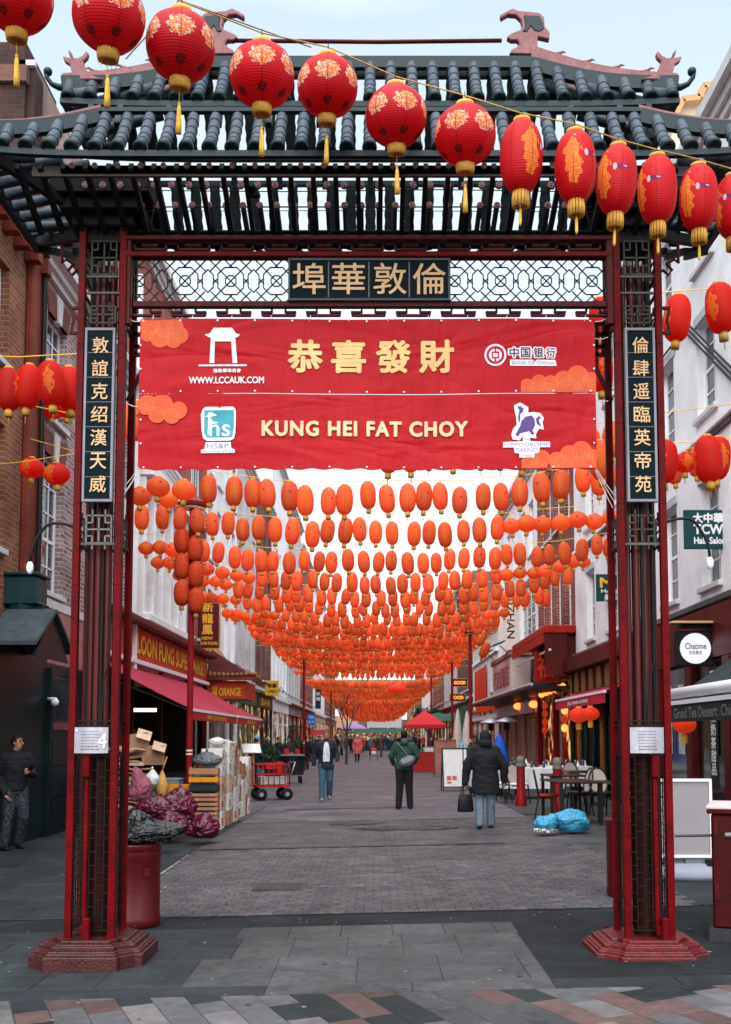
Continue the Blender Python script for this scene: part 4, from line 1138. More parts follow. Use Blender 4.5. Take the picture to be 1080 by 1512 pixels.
STONE = mat('pale_stone', (.55, .55, .56), .7, var=.12, vscale=2, coord='P')
DKP = mat('shopfront_black', (.008, .018, .02), .35, var=.3, vscale=2, coord='P')
DKR = mat('shopfront_dark_red', (0.0800, 0.0096, 0.0096), .45, var=.3, vscale=2, coord='P')
INT = mat('dark_interior', (.02, .018, .016), .8, var=.5, vscale=1.5, coord='P')
LEADG = mat('roof_lead', (.1, .1, .11), .7, var=.2, coord='P')
XL, XR = -5.95, 5.8
def bx(name, x0, x1, y0, y1, z0, z1, m, par, bev=0, kind=None):
    mb = MB(); mb.box(x0, x1, y0, y1, z0, z1); o = mb.build(name, m, par)
    if bev: add_bevel(o, bev)
    return o
def wall_mesh(s, X, y0, y1, z0, z1, holes, th, mb):
    ys = sorted({y0, y1} | {max(y0, min(y1, h[0])) for h in holes} | {max(y0, min(y1, h[1])) for h in holes})
    zs = sorted({z0, z1} | {max(z0, min(z1, h[2])) for h in holes} | {max(z0, min(z1, h[3])) for h in holes})
    for j in range(len(zs) - 1):
        a = None; zc = (zs[j] + zs[j + 1]) / 2
        for i in range(len(ys) - 1):
            yc = (ys[i] + ys[i + 1]) / 2
            hole = any(h[0] < yc < h[1] and h[2] < zc < h[3] for h in holes)
            if not hole and a is None: a = ys[i]
            if hole and a is not None: mb.box(X, X + s * th, a, ys[i], zs[j], zs[j + 1]); a = None
        if a is not None: mb.box(X, X + s * th, a, y1, zs[j], zs[j + 1])
def window(b, s, X, y0, y1, z0, z1, fm=None, cols=2, rows=4, sill=True, arch=None, depth=.14, glass=None, surround=None):
    """sash window set back in its opening; s = direction from street into the wall"""
    fm = fm or WFR; X1 = X + s * depth
    mb = MB(); f = .06
    mb.box(X1, X1 + s * .06, y0, y1, z0, z0 + f); mb.box(X1, X1 + s * .06, y0, y1, z1 - f, z1)
    mb.box(X1, X1 + s * .06, y0, y0 + f, z0 + f, z1 - f); mb.box(X1, X1 + s * .06, y1 - f, y1, z0 + f, z1 - f)
    for k in range(1, cols): y = y0 + (y1 - y0) * k / cols; mb.box(X1 + s * .012, X1 + s * .05, y - .017, y + .017, z0 + f, z1 - f)
    for k in range(1, rows):
        z = z0 + (z1 - z0) * k / rows; h = .03 if k == rows // 2 else .014
        mb.box(X1 + s * .008, X1 + s * .054, y0 + f, y1 - f, z - h, z + h)
    w = mb.build('window', fm, b)
    p = MB(); p.box(X1 + s * .03, X1 + s * .036, y0 + f, y1 - f, z0 + f, z1 - f); p.build('pane', glass or GLASS, w)
    if sill: bx('sill', X - s * .08, X + s * .12, y0 - .08, y1 + .08, z0 - .1, z0 - .002, STONE, w, .01)
    if arch:
        m = MB(); n = 9; yc = (y0 + y1) / 2; hw = (y1 - y0) / 2 + .02
        if arch == 'keystone':
            m.prism([(-hw - .12, .42), (hw + .12, .42), (hw - .02, 0), (-hw + .02, 0)], lambda a, b_, t: (t, yc + a, z1 + .0 + b_), X - s * .02, X + s * .05)
            m.build('lintel', TERR, w)
            m = MB(); m.prism([(-.17, .5), (.17, .5), (.1, 0), (-.1, 0)], lambda a, b_, t: (t, yc + a, z1 - .04 + b_), X - s * .05, X + s * .05); m.build('keystone', STONE, w)
        else:
            m.box(X - s * .03, X + s * .05, y0 - .06, y1 + .06, z1 + .002, z1 + .16); o = m.build('lintel', arch, w)
    return w
def building(name, s, y0, y1, ztop, wm, rows, label, cat='building', gap=None, cornice=None, depth=8, zwall=0.0, fm=None, chimney=False, cm=None, arch=None, cols=2, wrows=4, bands=(), zside=-.3):
    """rows = [(z0, z1, [(ya, yb), ...])] window openings; ground floor built separately between z=0 and zwall"""
    X = XL if s < 0 else XR
    b = empty(name, (X, (y0 + y1) / 2, 0), label=label, cat=cat)
    holes = [(ya, yb, z0, z1) for z0, z1, ws in rows for ya, yb in ws]
    mb = MB(); wall_mesh(s, X, y0 + .002, y1 - .002, zwall, ztop, holes, .32, mb); mb.build('wall', wm, b)
    bx('side_wall', X + s * .325, X + s * depth, y0 + .004, y1 - .004, zside, ztop - .05, wm, b)
    for z0, z1, ws in rows:
        for ya, yb in ws: window(b, s, X, ya, yb, z0, z1, fm, cols, wrows, arch=arch)
    if cornice:
        mb = MB(); h = cornice
        for k, (o_, a, c) in enumerate(((.08, -.42, -.3), (.16, -.3, -.16), (.3, -.16, 0))):
            mb.box(X - s * o_, X + s * .3, y0 + .003, y1 - .003, ztop + a * h, ztop + c * h)
        mb.build('cornice', cm or STONE, b)
    for z in bands: bx('string_course', X - s * .06, X + s * .1, y0 + .003, y1 - .003, z, z + .16, STONE, b)
    if chimney:
        o = bx('chimney', X + s * 1.2, X + s * 2.2, y1 - 1.6, y1 - .3, ztop - .2, ztop + 1.6, wm, b)
        for k in range(3): m = MB(); m.lathe([(.12, 0), (.14, .1), (.1, .5)], 10, (X + s * 1.7, y1 - .5 - k * .4, ztop + 1.6)); m.build('chimney_pot', TERR, b)
    return b
def sgn(name, centre, w, h, normal, board, label, rows=(), cat='sign', t=.06, frame=None, arms=None):
    """flat sign; normal = 'F' faces the camera (-Y), 'L'/'R' = on left/right facade facing the street.
    rows: (text, dx, dz, width, height, material, bold)"""
    c = Vector(centre); e = empty(name, c, label=label, cat=cat)
    if normal == 'F': r, n = Vector((1, 0, 0)), Vector((0, -1, 0))
    elif normal == 'L': r, n = Vector((0, 1, 0)), Vector((1, 0, 0))
    else: r, n = Vector((0, -1, 0)), Vector((-1, 0, 0))
    u = Vector((0, 0, 1)); mb = MB(); q = []
    vs = [c + r * a * w / 2 + u * b_ * h / 2 + n * d * t / 2 for d in (-1, 1) for a, b_ in ((-1, -1), (1, -1), (1, 1), (-1, 1))]
    mb.add(vs, [(0, 3, 2, 1), (4, 5, 6, 7), (0, 1, 5, 4), (1, 2, 6, 5), (2, 3, 7, 6), (3, 0, 4, 7)]); o = mb.build('board', board, e); add_bevel(o, .008)
    if frame:
        mb = MB()
        for a, b_, c_, d in ((-1, -1, 1, -1), (1, -1, 1, 1), (1, 1, -1, 1), (-1, 1, -1, -1)):
            mb.bar(c + r * a * w / 2 + u * b_ * h / 2 + n * .01, c + r * c_ * w / 2 + u * d * h / 2 + n * .01, t + .02, .035, up=tuple(n))
        mb.build('frame', frame, e)
    for tx, dx, dz, tw, th, m, bold in rows:
        lettering('lettering', tx, c + r * dx + u * dz + n * (t / 2 + .006), r, u, .3, m, e, fit=tw, height=th, bold=bold)
    return e

def yl(px): return -XL * FPX / (CX - px)
def yr(px): return XR * FPX / (px - CX)
def zl(px, py): return W(px, py, yl(px)).z
def zr_(px, py): return W(px, py, yr(px)).z
rb = random.Random(11)
# ------------------------------------------------------------ left side
A = building('corner_house', -1, 9.0, 17.5, 10.6, ORGB, [(4.6, 6.6, [(10.5, 11.7), (13, 14.2), (15.0, 16.0)]), (7.6, 9.2, [(10.5, 11.7), (13, 14.2), (15.0, 16.0)])],
             'orange brick corner house with heavy terracotta cornice at the left edge', zwall=0, cornice=1.6, cm=TERR, depth=5)
bx('pilaster', XL - -.0, XL + .13, 16.75, 17.15, 3.35, 9.9, TERR, A, .03); bx('pilaster', XL, XL + .1, 17.3, 17.52, 3.35, 9.9, TERR, A, .03)
m = MB(); m.tube([(XL + .17, 17.22, 4.0), (XL + .17, 17.22, 9.8)], .045, 8); m.build('drainpipe', BLK, A)
for k in range(16): bx('dentil', XL, XL + .26, 9.6 + k * .5, 9.6 + k * .5 + .2, 9.66, 9.9, TERR, A)
tower = empty('chimney_stack', (-8.3, 21, 10), label='dark brick chimney stack rising above the corner house roof at top left', cat='chimney')
z_ = W(20, 62, 20).z
bx('stack', -9.5, W(38, 100, 20).x, 20, 22, 9.5, z_, SOOT, tower); bx('stack_cap', -9.6, W(42, 100, 20).x, 19.9, 22.1, z_ - .9, z_ - .55, BRNB, tower); 
bx('stack_shoulder', W(38, 100, 20).x + .004, W(50, 100, 20).x, 20.1, 22, 9.5, W(50, 96, 20).z, SOOT, tower); bx('coping', W(26, 100, 20).x, W(52, 100, 20).x, 20, 20.08, W(50, 96, 20).z, W(50, 88, 20).z, STONE, tower)
m = MB(); y_ = 20.6; P = [W(50, 90, y_), W(100, 190, y_), W(118, 330, y_), W(50, 330, y_)]
m.prism([(p.x, p.z) for p in P], lambda a, b_, t: (a, t, b_), y_, y_ + 3); m.build('gable_wall', mat('rendered_gable', (.2, .15, .14), .8, var=.15, coord='P'), tower)
wsB = [(yl(57), yl(57) + 1.15), (21.1, 22.25), (23.0, 24.1)]
B = building('brick_terrace', -1, 17.5, 24.2, 10.35, PNKB, [(4.25, 6.75, wsB), (7.45, 9.35, wsB)], 'pinkish grey brick house with white cornice and keystone windows above a black shopfront',
             zwall=0, cornice=1, arch='keystone', cols=3, wrows=5, bands=(3.95,))
# black shopfront + pink fascia under B and A
pinkw = mat('dusty_pink_render', (.36, .14, .14), .7, var=.2, vscale=1.2, coord='P', dirt=(.12, .1, .1))
sf = empty('black_shopfront', (XL + .1, 18.5, 0), label='glossy black shopfront with panelled door and gabled porch beside the gate', cat='shopfront')
bx('fascia', XL - .0, XL + .05, 17.6, 24.1, 2.95, 3.93, pinkw, sf)
bx('stall_wall', XL, XL + .12, 9.2, 18.0, -.3, 3.3, DKP, sf, .01); bx('stall_wall', XL, XL + .10, 18.02, 24.1, -.3, 2.93, DKP, sf, .01)
dr = bx('door', XL + .12, XL + .17, 18.1, 19.6, -.15, 2.7, DKP, sf, .01); bx('pane', XL + .17, XL + .18, 18.25, 19.2, 1.75, 2.6, GLASS, dr)
for y_ in (18.0, 19.65, 20.4, 22.2): bx('pilaster', XL + .10, XL + .2, y_, y_ + .1, -.25, 2.85, DKP, sf, .01)
for k in range(3): bx('door_panel', XL + .17, XL + .185, 18.2, 19.5, .0 + k * .55, .48 + k * .55, DKP, dr, .01)
# porch: small gabled hood over the pavement
m = MB(); yp0, yp1 = 15.2, 16.9; zc = W(38, 905, 16).z; ze = W(0, 945, 16).z
for sy in (-1, 1):
    ya, yb = (16.0, 15.05) if sy < 0 else (16.0, 16.95)
    vs = [(XL + .1, ya, zc + .06), (XL + .9, ya, zc + .06), (XL + .9, yb, ze - .1), (XL + .1, yb, ze - .1)]
    m.add(vs + [(v[0], v[1], v[2] - .06) for v in vs], [(0, 1, 2, 3), (7, 6, 5, 4), (0, 4, 5, 1), (1, 5, 6, 2), (2, 6, 7, 3), (3, 7, 4, 0)])
m.build('porch_roof', mat('slate', (.06, .075, .09), .45, var=.25, coord='P'), sf)
m = MB(); m.prism([(-.85, -.72), (.85, -.72), (0, 0)], lambda a, b_, t: (t, 16 + a, zc - .02 + b_), XL + .80, XL + .84); m.build('porch_gable', DKP, sf)
# camera dome and hanging box
m = MB(); p = W(48, 1037, 17.9); m.sphere((XL + .3, 17.9, p.z), .07, n=12, k=8); m.cbox((XL + .25, 17.9, p.z + .06), (.14, .1, .05)); tag(m.build('security_camera', WHITE, None, loc=(XL + .3, 17.9, p.z), smooth=True), 'small white dome security camera on the black shopfront', 'camera')
m = MB(); c = W(38, 885, 16.4); e = empty('wall_lantern', c, label='large dark green box lantern hanging above the porch', cat='lantern')
tealb = mat('dark_green_metal', (.012, .04, .045), .45, var=.3, vscale=3)
m.loft([(c + Vector((0, 0, -.55)), .18, .18), (c + Vector((0, 0, -.4)), .26, .26), (c + Vector((0, 0, -.1)), .30, .30)], 12); m.build('lower_box', tealb, e)
m = MB(); m.cbox(c + Vector((0, 0, .13)), (.54, .54, .44)); o = m.build('body', tealb, e); add_bevel(o, .03)
m = MB(); m.cbox(c + Vector((0, 0, .38)), (.62, .62, .06)); m.cbox(c + Vector((0, 0, -.09)), (.6, .6, .05)); o = m.build('rim', tealb, e); add_bevel(o, .02)
m = MB(); m.bar(c + Vector((-.3, 0, .2)), (XL, 16.4, c.z + .2), .05); m.build('bracket', BLK, e)

# supermarket house
C = building('supermarket_house', -1, 24.2, 35.3, 14.4, mat('rough_red_render', (.30, .10, .08), .8, var=.3, vscale=1.5, coord='P', dirt=(.14, .06, .05)),
             [(4.75, 8.2, [(25.2, 27.9), (28.1, 30.6)]), (4.9, 8.2, [(32.0, 33.0), (33.8, 34.7)]), (9.4, 12.2, [(25.4, 27.6), (28.4, 30.4), (32.2, 34.4)])],
             'tall red rendered house over the supermarket with big white bay windows', zwall=3.2, cornice=1.1, cols=5, wrows=2, zside=3.32)
bx('downpipe', XL + .05, XL + .2, 24.25, 24.4, 3, 13, WFR, C); bx('bay_cill', XL, XL + .35, 25.0, 30.8, 4.50, 4.70, WFR, C, .02)
for y_ in (25.05, 26.1, 27.2, 28.3, 29.4, 30.5): bx('mullion', XL, XL + .2, y_, y_ + .26, 4.71, 8.15, WFR, C, .015)
bx('bay_head', XL, XL + .4, 25.0, 30.8, 8.16, 8.5, WFR, C, .02)
for k in range(5): bx('moulding', XL, XL + .15 + .05 * k, 25.0, 34.9, 8.7 + k * .08, 8.77 + k * .08, WFR, C)
shop = empty('supermarket_shopfront', (XL, 28, 0), label='open supermarket shopfront under red awnings with a gold lettered red fascia', cat='shopfront')
awn_red = mat('awning_red', (0.3718, 0.0227, 0.0517), .7, var=.18, vscale=2.5, coord='P', dirt=(0.2479, 0.0310, 0.0517), bump=.15)
fas = mat('fascia_orange_red', (.5, .05, .018), .45, var=.2, vscale=2, coord='P'); yel = mat('sign_yellow', (.75, .42, .04), .45, var=.1)
# interior box
X_ = XL - .34
m = MB(); m.box(XL - 5, XL - .4, 20.8, 35.2, -.32, -.12); m.box(XL - 5.1, XL - 5, 20.8, 35.2, -.3, 3.3); m.box(XL - 5, XL - .3, 35.1, 35.25, -.3, 3.3); m.box(XL - 5, XL - .3, 24.2, 24.3, -.3, 3.3); m.build('shop_interior', INT, shop)
glow = mat('strip_light', (.9, .8, .55), .4, emit=(1, .82, .5, 1.5))
for y_, x_ in ((25.6, -.6), (28.5, -.9), (31.5, -.8), (33.5, -1.2)): bx('strip_light', XL + x_ - .9, XL + x_, y_, y_ + .12, 2.45, 2.5, glow, shop)
wood_int = mat('lit_shelf_brown', (.2, .13, .05), .7, var=.5, vscale=4, coord='P')
for k in range(9): bx('shelf', XL - 2.6, XL - 2.2, 24.6 + k * 1.15, 25.4 + k * 1.15, -.1, 1.9, wood_int, shop) if k % 2 == 0 else None
bx('fascia', XL + .0, XL + .12, 21.6, 35.0, 3.5, 4.30, fas, shop, .01); bx('fascia_trim', XL, XL + .22, 21.6, 35.0, 3.38, 3.49, WHITE, shop, .01)
bx('fascia_ledge', XL, XL + .42, 21.6, 35.2, 4.31, 4.46, DKR, shop, .02)
lettering('lettering', 'LOON FUNG SUPERMARKET', (XL + .135, 29.65, 3.9), (0, 1, 0), (0, 0, 1), .5, yel, shop, fit=9.9, height=.44, bold=.03)
for y_ in (24.3, 27.6, 31.4, 34.9): bx('shop_post', XL, XL + .14, y_, y_ + .14, -.3, 3.37, DKR, shop)
bx('shop_side', XL - .2, XL, 17.7 + 3.2, 24.2, -.3, 3.35, INT, shop)
def awning(name, y0, y1, zt, Xa, zb, m_, label, val=.17, side=-1, text=None, tm=None, txw=1, fm=None, barm=None):
    X = XL if side < 0 else XR; e = empty(name, (X, y0, zt), label=label, cat='awning')
    mb = MB(); ny = 12; vs = []
    for t_ in (0, .012):
        for j in range(7):
            f = j / 6; x = X + (Xa - X) * f; z = zt + (zb - zt) * f - .05 * sin(pi * f)
            for i in range(ny + 1): vs.append((x, y0 + (y1 - y0) * i / ny, z - t_ + .006 * sin(i * 2.2)))
    N = 7 * (ny + 1); fs = []
    for q in (0, N):
        for j in range(6):
            for i in range(ny): a = q + j * (ny + 1) + i; fs.append((a, a + 1, a + ny + 2, a + ny + 1))
    mb.add(vs, fs); mb.build('canvas', m_, e, smooth=True)
    mb = MB(); sx = 1 if Xa > X else -1
    mb.box(Xa, Xa + sx * .012, y0, y1, zb - .06 - val, zb - .05); mb.box(min(X, Xa), max(X, Xa), y0, y0 + .012, zb - .06 - val, zb - .05) if False else None
    mb.build('valance', fm or m_, e)
    mb = MB(); mb.bar((Xa, y0, zb - .02), (Xa, y1, zb - .02), .06); mb.bar((X, y0, zt - .04), (X, y1, zt - .04), .09)
    mb.build('front_bar', barm or WHITE, e)
    mb = MB()
    for y in (y0 + .03, y1 - .03): mb.bar((X, y, zt - .35), (Xa, y, zb - .05), .03)
    mb.build('arm', BLK, e)
    if text: lettering('lettering', text, (Xa + sx * .02, (y0 + y1) / 2, zb - .055 - val / 2), (0, -sx * -1 * 1.0, 0) if sx > 0 else (0, -1, 0), (0, 0, 1), .2, tm, e, fit=txw, height=val * .6, bold=.004)
    return e
awning('awning', 20.9, 27.75, 3.36, -3.8, 2.2, awn_red, 'nearer dusty red supermarket awning with a white front bar', text='NEW LOON FUNG', tm=yel, txw=3, fm=mat('valance_red', (.4, .02, .02), .6))
awning('awning', 27.9, 33.6, 3.36, -3.78, 2.2, awn_red, 'farther red supermarket awning beyond the first', fm=mat('valance_red', (0, 0, 0)), text='LOON FUNG', tm=yel, txw=2)
c = W(307, 922, 34); 
sgn('hanging_sign', c, .78, 1.62, 'F', mat('maroon_board', (.09, .008, .02), .5, var=.15), 'maroon hanging sign with vertical gold Chinese characters above the supermarket',
    [('新', 0, .58, .36, .32, yel, .008), ('龍', 0, .2, .36, .32, yel, .008), ('鳳', 0, -.18, .36, .32, yel, .008), ('NEW', 0, -.47, .36, .10, yel, .004), ('LOON FUNG', 0, -.64, .68, .10, yel, .004)], frame=mat('gold_frame', (.5, .3, .06), .5))
# pagoda canopy
pag = empty('pagoda_canopy', (XL, 37, 3.6), label='little Chinese tiled canopy with curled brown tile rows over a red kiosk sign', cat='canopy')
ptile = mat('brown_gold_tile', (.30, .14, .05), .5, var=.4, vscale=6, dirt=(.1, .05, .03))
ya, yb = 36.2, 38.4
for k in range(14):
    y = ya + (yb - ya) * k / 13; m = MB()
    pts = [(XL + 1.55 * f, y, 4.85 - 1.15 * f ** .6 + .14 * f ** 4) for f in (0, .2, .4, .6, .8, 1)]
    m.tube(pts, .075, 8); m.build('tile_roll', ptile, pag, smooth=True)
for k in range(12):
    f0 = k / 11; x = XL + .02 + 1.5 * f0; z1 = 4.85 - 1.15 * f0 ** .6 + .14 * f0 ** 4; x2 = XL + .02 + 1.75 * f0; m = MB()
    m.tube([(x + (x2 - x) * f, ya - 1.0 * f, z1 + (3.72 - z1) * f ** .62 + .1 * f ** 4 * f0) for f in (0, .2, .4, .6, .8, 1)], .066, 8); m.build('tile_roll', ptile, pag, smooth=True)
m = MB(); m.add([(XL, ya, 4.8), (XL + .75, ya, 4.08), (XL + 1.5, ya, 3.78), (XL + 1.5, yb, 3.78), (XL + .75, yb, 4.08), (XL, yb, 4.8)], [(0, 1, 4, 5), (1, 2, 3, 4)])
m.add([(XL, ya, 4.78), (XL + 1.5, ya, 3.78), (XL + 1.75, ya - .98, 3.70), (XL, ya - .98, 3.70)], [(0, 3, 2, 1)]); m.build('roof_deck', DKR, pag)
bx('eave_board', XL, XL + 1.8, ya - 1.06, ya - 1.0, 3.58, 3.70, TERR, pag); bx('eave_board', XL + 1.6, XL + 1.66, ya - .98, yb, 3.58, 3.70, TERR, pag)
bx('kiosk', XL, XL + 1.4, 35.4, 38.4, 2.95, 3.57, fas, pag); lettering('lettering', '福 ORANGE', (XL + .75, 35.38, 3.2), (1, 0, 0), (0, 0, 1), .3, yel, pag, fit=1.0, height=.36, bold=.006)
# further left: a row of narrow houses
def shopfront(s, y0, y1, name, label, fc, pc, text=None, tm=None, zf=(3.1, 3.75), lit=0, stall=.5, n=3, fh=.35, gl=None):
    X = XL if s < 0 else XR; e = empty(name, (X, (y0 + y1) / 2, 0), label=label, cat='shopfront')
    o = -s
    bx('fascia', X, X + o * .14, y0 + .05, y1 - .05, zf[0], zf[1], fc, e, .01); bx('cornice', X, X + o * .3, y0 + .02, y1 - .02, zf[1] + .002, zf[1] + .12, pc, e, .01)
    bx('stallriser', X, X + o * .08, y0 + .05, y1 - .05, -.2, stall, pc, e)
    w = (y1 - y0) / n
    for k in range(n + 1):
        y = y0 + .03 + k * (y1 - y0 - .2) / n; bx('pilaster', X, X + o * .12, y, y + .14, stall + .002, zf[0] - .002, pc, e, .01)
    for k in range(n): bx('pane', X - o * .1, X - o * .09, y0 + k * w + .1, y0 + (k + 1) * w - .05, stall, zf[0], gl or (GLASSD if not lit else glowm(lit)), e)
    bx('transom', X - o * .04, X + o * .05, y0 + .1, y1 - .1, 2.35, 2.42, pc, e)
    if text:
        lettering('lettering', text, (X + o * .15, (y0 + y1) / 2, (zf[0] + zf[1]) / 2), (0, 1 if s < 0 else -1, 0), (0, 0, 1), .4, tm or yel, e, fit=(y1 - y0) * .6, height=fh, bold=.012)
    return e
def glowm(k):
    n = 'lit_window_%d' % k
    if n in MATS: return MATS[n]
    m = mat(n, (.06, .04, .03), .3, var=.6, vscale=1.6, coord='P', emit=((1, .45, .14) if k == 1 else (1, .72, .42)) + (.5,))
    t = m.node_tree; g = nn(t, 'ShaderNodeNewGeometry'); v = nn(t, 'ShaderNodeTexNoise'); v.inputs['Scale'].default_value = 2.2; v.inputs['Detail'].default_value = 5
    r = nn(t, 'ShaderNodeMapRange'); r.inputs[1].default_value = .5; r.inputs[2].default_value = .75; r.inputs[4].default_value = .6 if k == 1 else .35
    t.links.new(g.outputs['Position'], v.inputs[0]); t.links.new(v.outputs[0], r.inputs[0]); t.links.new(r.outputs[0], t.nodes['Principled BSDF'].inputs['Emission Strength'])
    return m
def colmat(n, c, r=.5): return mat(n, c, r, var=.18, vscale=2, coord='P')
specs = [  # y0,y1,top,wall,(first-floor windows), label, shop
 (35.3, 43.0, 14.4, WST, 'white painted house with tall sash windows beyond the tiled canopy', 'blue', colmat('paint_blue', (.02, .10, .26)), WFR),
 (43.0, 50.0, 14.2, WST2, 'pale house above the green and gold cafe', 'green', colmat('paint_green', (.03, .13, .08)), colmat('paint_olive', (.15, .15, .06))),
 (50.0, 57.5, 14.4, BRNB, 'dark brown brick house with string lights on the left', 'brown', colmat('paint_brown', (.06, .03, .02)), DKP),
 (57.5, 68.0, 18.5, WST, 'taller white house halfway down on the left', 'white', WFR, WFR),
 (68.0, 80.0, 18.0, WST2, 'tall grey white house farther down on the left', 'grey', colmat('paint_grey', (.2, .2, .22)), DKR),
 (80.0, 96.0, 17.0, REDB, 'red brick house far down on the left', 'red', DKR, DKR),
 (96.0, 118.0, 16.5, WST, 'long white house far down on the left', 'cream', CREAM, WFR),
 (118.0, 150.0, 16.0, BRNB, 'last brown brick house on the left before the street end', 'black', DKP, DKP)]
for i, (y0, y1, zt, wm, lab, cn, fc, pc) in enumerate(specs):
    w = y1 - y0; nw = max(3, int(w / 1.9)) if w < 12 else 5; ws = [(y0 + w * (k + .5) / nw - .5, y0 + w * (k + .5) / nw + .5) for k in range(nw)]
    building('terrace_house', -1, y0, y1, zt, wm, [(4.6, 6.9, ws), (8.0, 10.1, ws), (11.1, 12.9, ws)], lab, zwall=3.2, cornice=1, chimney=i % 2 == 0, cols=2, wrows=2, bands=(4.0,))
    shopfront(-1, y0 + .1, y1 - .1, 'shopfront', '%s shopfront on the left, %s' % (cn, ('beside the tiled canopy', 'under the pale house', 'under the brown brick house', 'under the taller white house', 'under the tall grey house', 'under the far red brick house', 'under the long white house', 'nearest the street end')[i]), fc, pc,
              text=('FAMILY BAKERY', 'GOLDEN CAFE', 'BAR', None, None, None, None, None)[i], tm=yel, lit=(0, 2, 1, 2, 0, 1, 2, 1)[i], n=3)
sgn('hanging_sign', W(402, 1016, 49), .66, .72, 'F', mat('yellow_board', (.62, .40, .03), .5), 'small yellow projecting shop sign on the left', [('餐廳', 0, .12, .44, .2, DKR, .005), ('OPEN', 0, -.16, .44, .13, DKR, .004)])
sgn('direction_sign', W(460, 1063, 51.3), .36, .55, 'F', mat('blue_board', (.03, .18, .5), .5), 'blue street map sign on the second red lamp post', [('Soho', 0, .14, .24, .08, WHITE, .003), ('← →', 0, -.1, .24, .08, WHITE, .003)])
sgn('hanging_sign', W(470, 1032, 62), .34, 1.2, 'F', mat('navy_board', (.02, .03, .06), .5), 'narrow dark blue vertical sign far down on the left', [('茶', 0, .3, .24, .22, WHITE, .004), ('樓', 0, 0, .24, .22, WHITE, .004)])
for k in range(7):
    m = MB(); y = 40 + k * 3.0; e = empty('lamp_bracket', (XL, y, 4.3), label='small black swan neck lamp over the left shopfronts, %s from the tiled canopy' % 'first second third fourth fifth sixth seventh'.split()[k], cat='lamp', group='swan neck lamps over the left shops')
    m.tube([(XL, y, 4.2), (XL + .3, y, 4.5), (XL + .6, y, 4.4), (XL + .66, y, 4.25)], .02, 6); m.build('arm', BLK, e); m = MB(); m.lathe([(.03, .06), (.11, -.03)], 10, (XL + .67, y, 4.2)); m.build('lamp_shade', BLK, e)

# ------------------------------------------------------------ right side
wsR = [(12.2, 13.2), (14.6, 15.6), (16.9, 17.9), (19.3, 20.3), (21.7, 22.7), (24.2, 25.2), (26.7, 27.7)]
archm = mat('window_head_grey', (.42, .43, .47), .7)  # grey of the lintels over the white building's windows
R1 = building('white_corner_building', 1, 9.0, 29.3, 12.3, WST, [(4.25, 6.1, wsR), (7.3, 9.0, wsR), (10.0, 11.4, wsR)], 'long white stucco building with tall sash windows on the right of the gate', zwall=3.95, cornice=1.2, arch=archm, cols=2, wrows=4, depth=7)
for k in range(4): bx('string_course', XR - .05, XR + .02, 9.1, 29.2, 6.75 + k * .02, 6.765 + k * .02, LEADG, R1)
bx('ledge', XR - .14, XR + .05, 9.1, 29.2, 3.86, 3.98, LEADG, R1, .02); bx('ledge', XR - .1, XR + .05, 9.1, 29.2, 6.85, 6.97, WFR, R1, .02)
gab = empty('stepped_gable', (8.5, 19, 12), label='cream gabled roof end above the white building at top right', cat='gable')
y_ = 19.5; P = [W(px_, py_, y_) for px_, py_ in ((990, 300), (992, 185), (1005, 158), (1030, 155), (1036, 138), (1056, 135), (1120, 135), (1120, 300))]
P = [(p.x, p.z) for p in P]
m = MB(); m.prism(P, lambda a, b_, t: (a, t, b_), y_, y_ + 4); m.build('gable_wall', CREAM, gab)
m = MB()
for i in range(1, 6): m.bar((P[i][0], y_ - .05, P[i][1] + .05), (P[i + 1][0], y_ - .05, P[i + 1][1] + .05), .3, .12)
m.build('coping', mat('ochre_coping', (.42, .25, .12), .7), gab)
# drain pipes / cables on white wall
m = MB()
for k, o_ in enumerate((0, .14, .28)): m.tube([(XR - .05, 15 + o_, 6.8), (XR - .05, 18.2 + o_, 9.2), (XR - .05, 22 + o_, 9.2)], .02, 6)
m.build('wall_cable', BLK, R1)
# ground floor right: red shop with grey awning, round sign
S1 = empty('tea_shop_front', (XR, 16.5, 0), label='dark red tea shop front with black glass door under the grey awning', cat='shopfront')
bx('fascia', XR - .12, XR, 12.0, 21.9, 2.95, 3.84, mat('paint_red', (.07, .005, .006), .4, var=.3, vscale=2, coord='P'), S1, .01)
bx('wall', XR, XR + .3, 12, 29.2, -.3, 3.9, DKP, S1)
for y_ in (12.1, 14.3, 16.2, 18.2, 20.3, 21.8): bx('pilaster', XR - .16, XR - .002, y_, y_ + .34, -.2, 2.94, DKR, S1, .02)
for y_ in (12.5, 14.75, 16.65, 18.6, 20.8): bx('pane', XR - .05, XR - .03, y_, y_ + 1.4, .1, 2.9, GLASSD, S1)
for y_ in (17.05, 18.9, 19.7): bx('poster', XR - .075, XR - .06, y_, y_ + .35, 1.3, 2.6, mat('poster_pale', (.4, .42, .46), .6, var=.5, vscale=8, coord='P'), S1)
lettering('lettering', '丫可以茶甜品屋小食', (XR - .17, 16.37, 1.55), (0, -1, 0), (0, 0, 1), .3, WHITE, S1, fit=.1, height=.1) if False else None
for k, ch in enumerate('可以冷熱奶茶甜品'): lettering('lettering', ch, (XR - .18, 16.95, 2.62 - k * .22), (0, -1, 0), (0, 0, 1), .3, WHITE, S1, fit=.24, height=.19, bold=.006)
bx('sign_strip', XR - .172, XR - .162, 16.75, 17.15, .75, 2.8, BLK, S1)
agrey = mat('awning_slate', (0.0245, 0.0350, 0.0406), .7, var=.25, vscale=2.5, coord='P', bump=.15)
awning('awning', 10.6, 15.3, 3.15, 4.35, 2.13, agrey, 'slate grey awning with white roller bar over the tea shop', side=1, val=.24, text='Grand Tea Dessert  Chinese Dessert', tm=GREYM, txw=3.6)
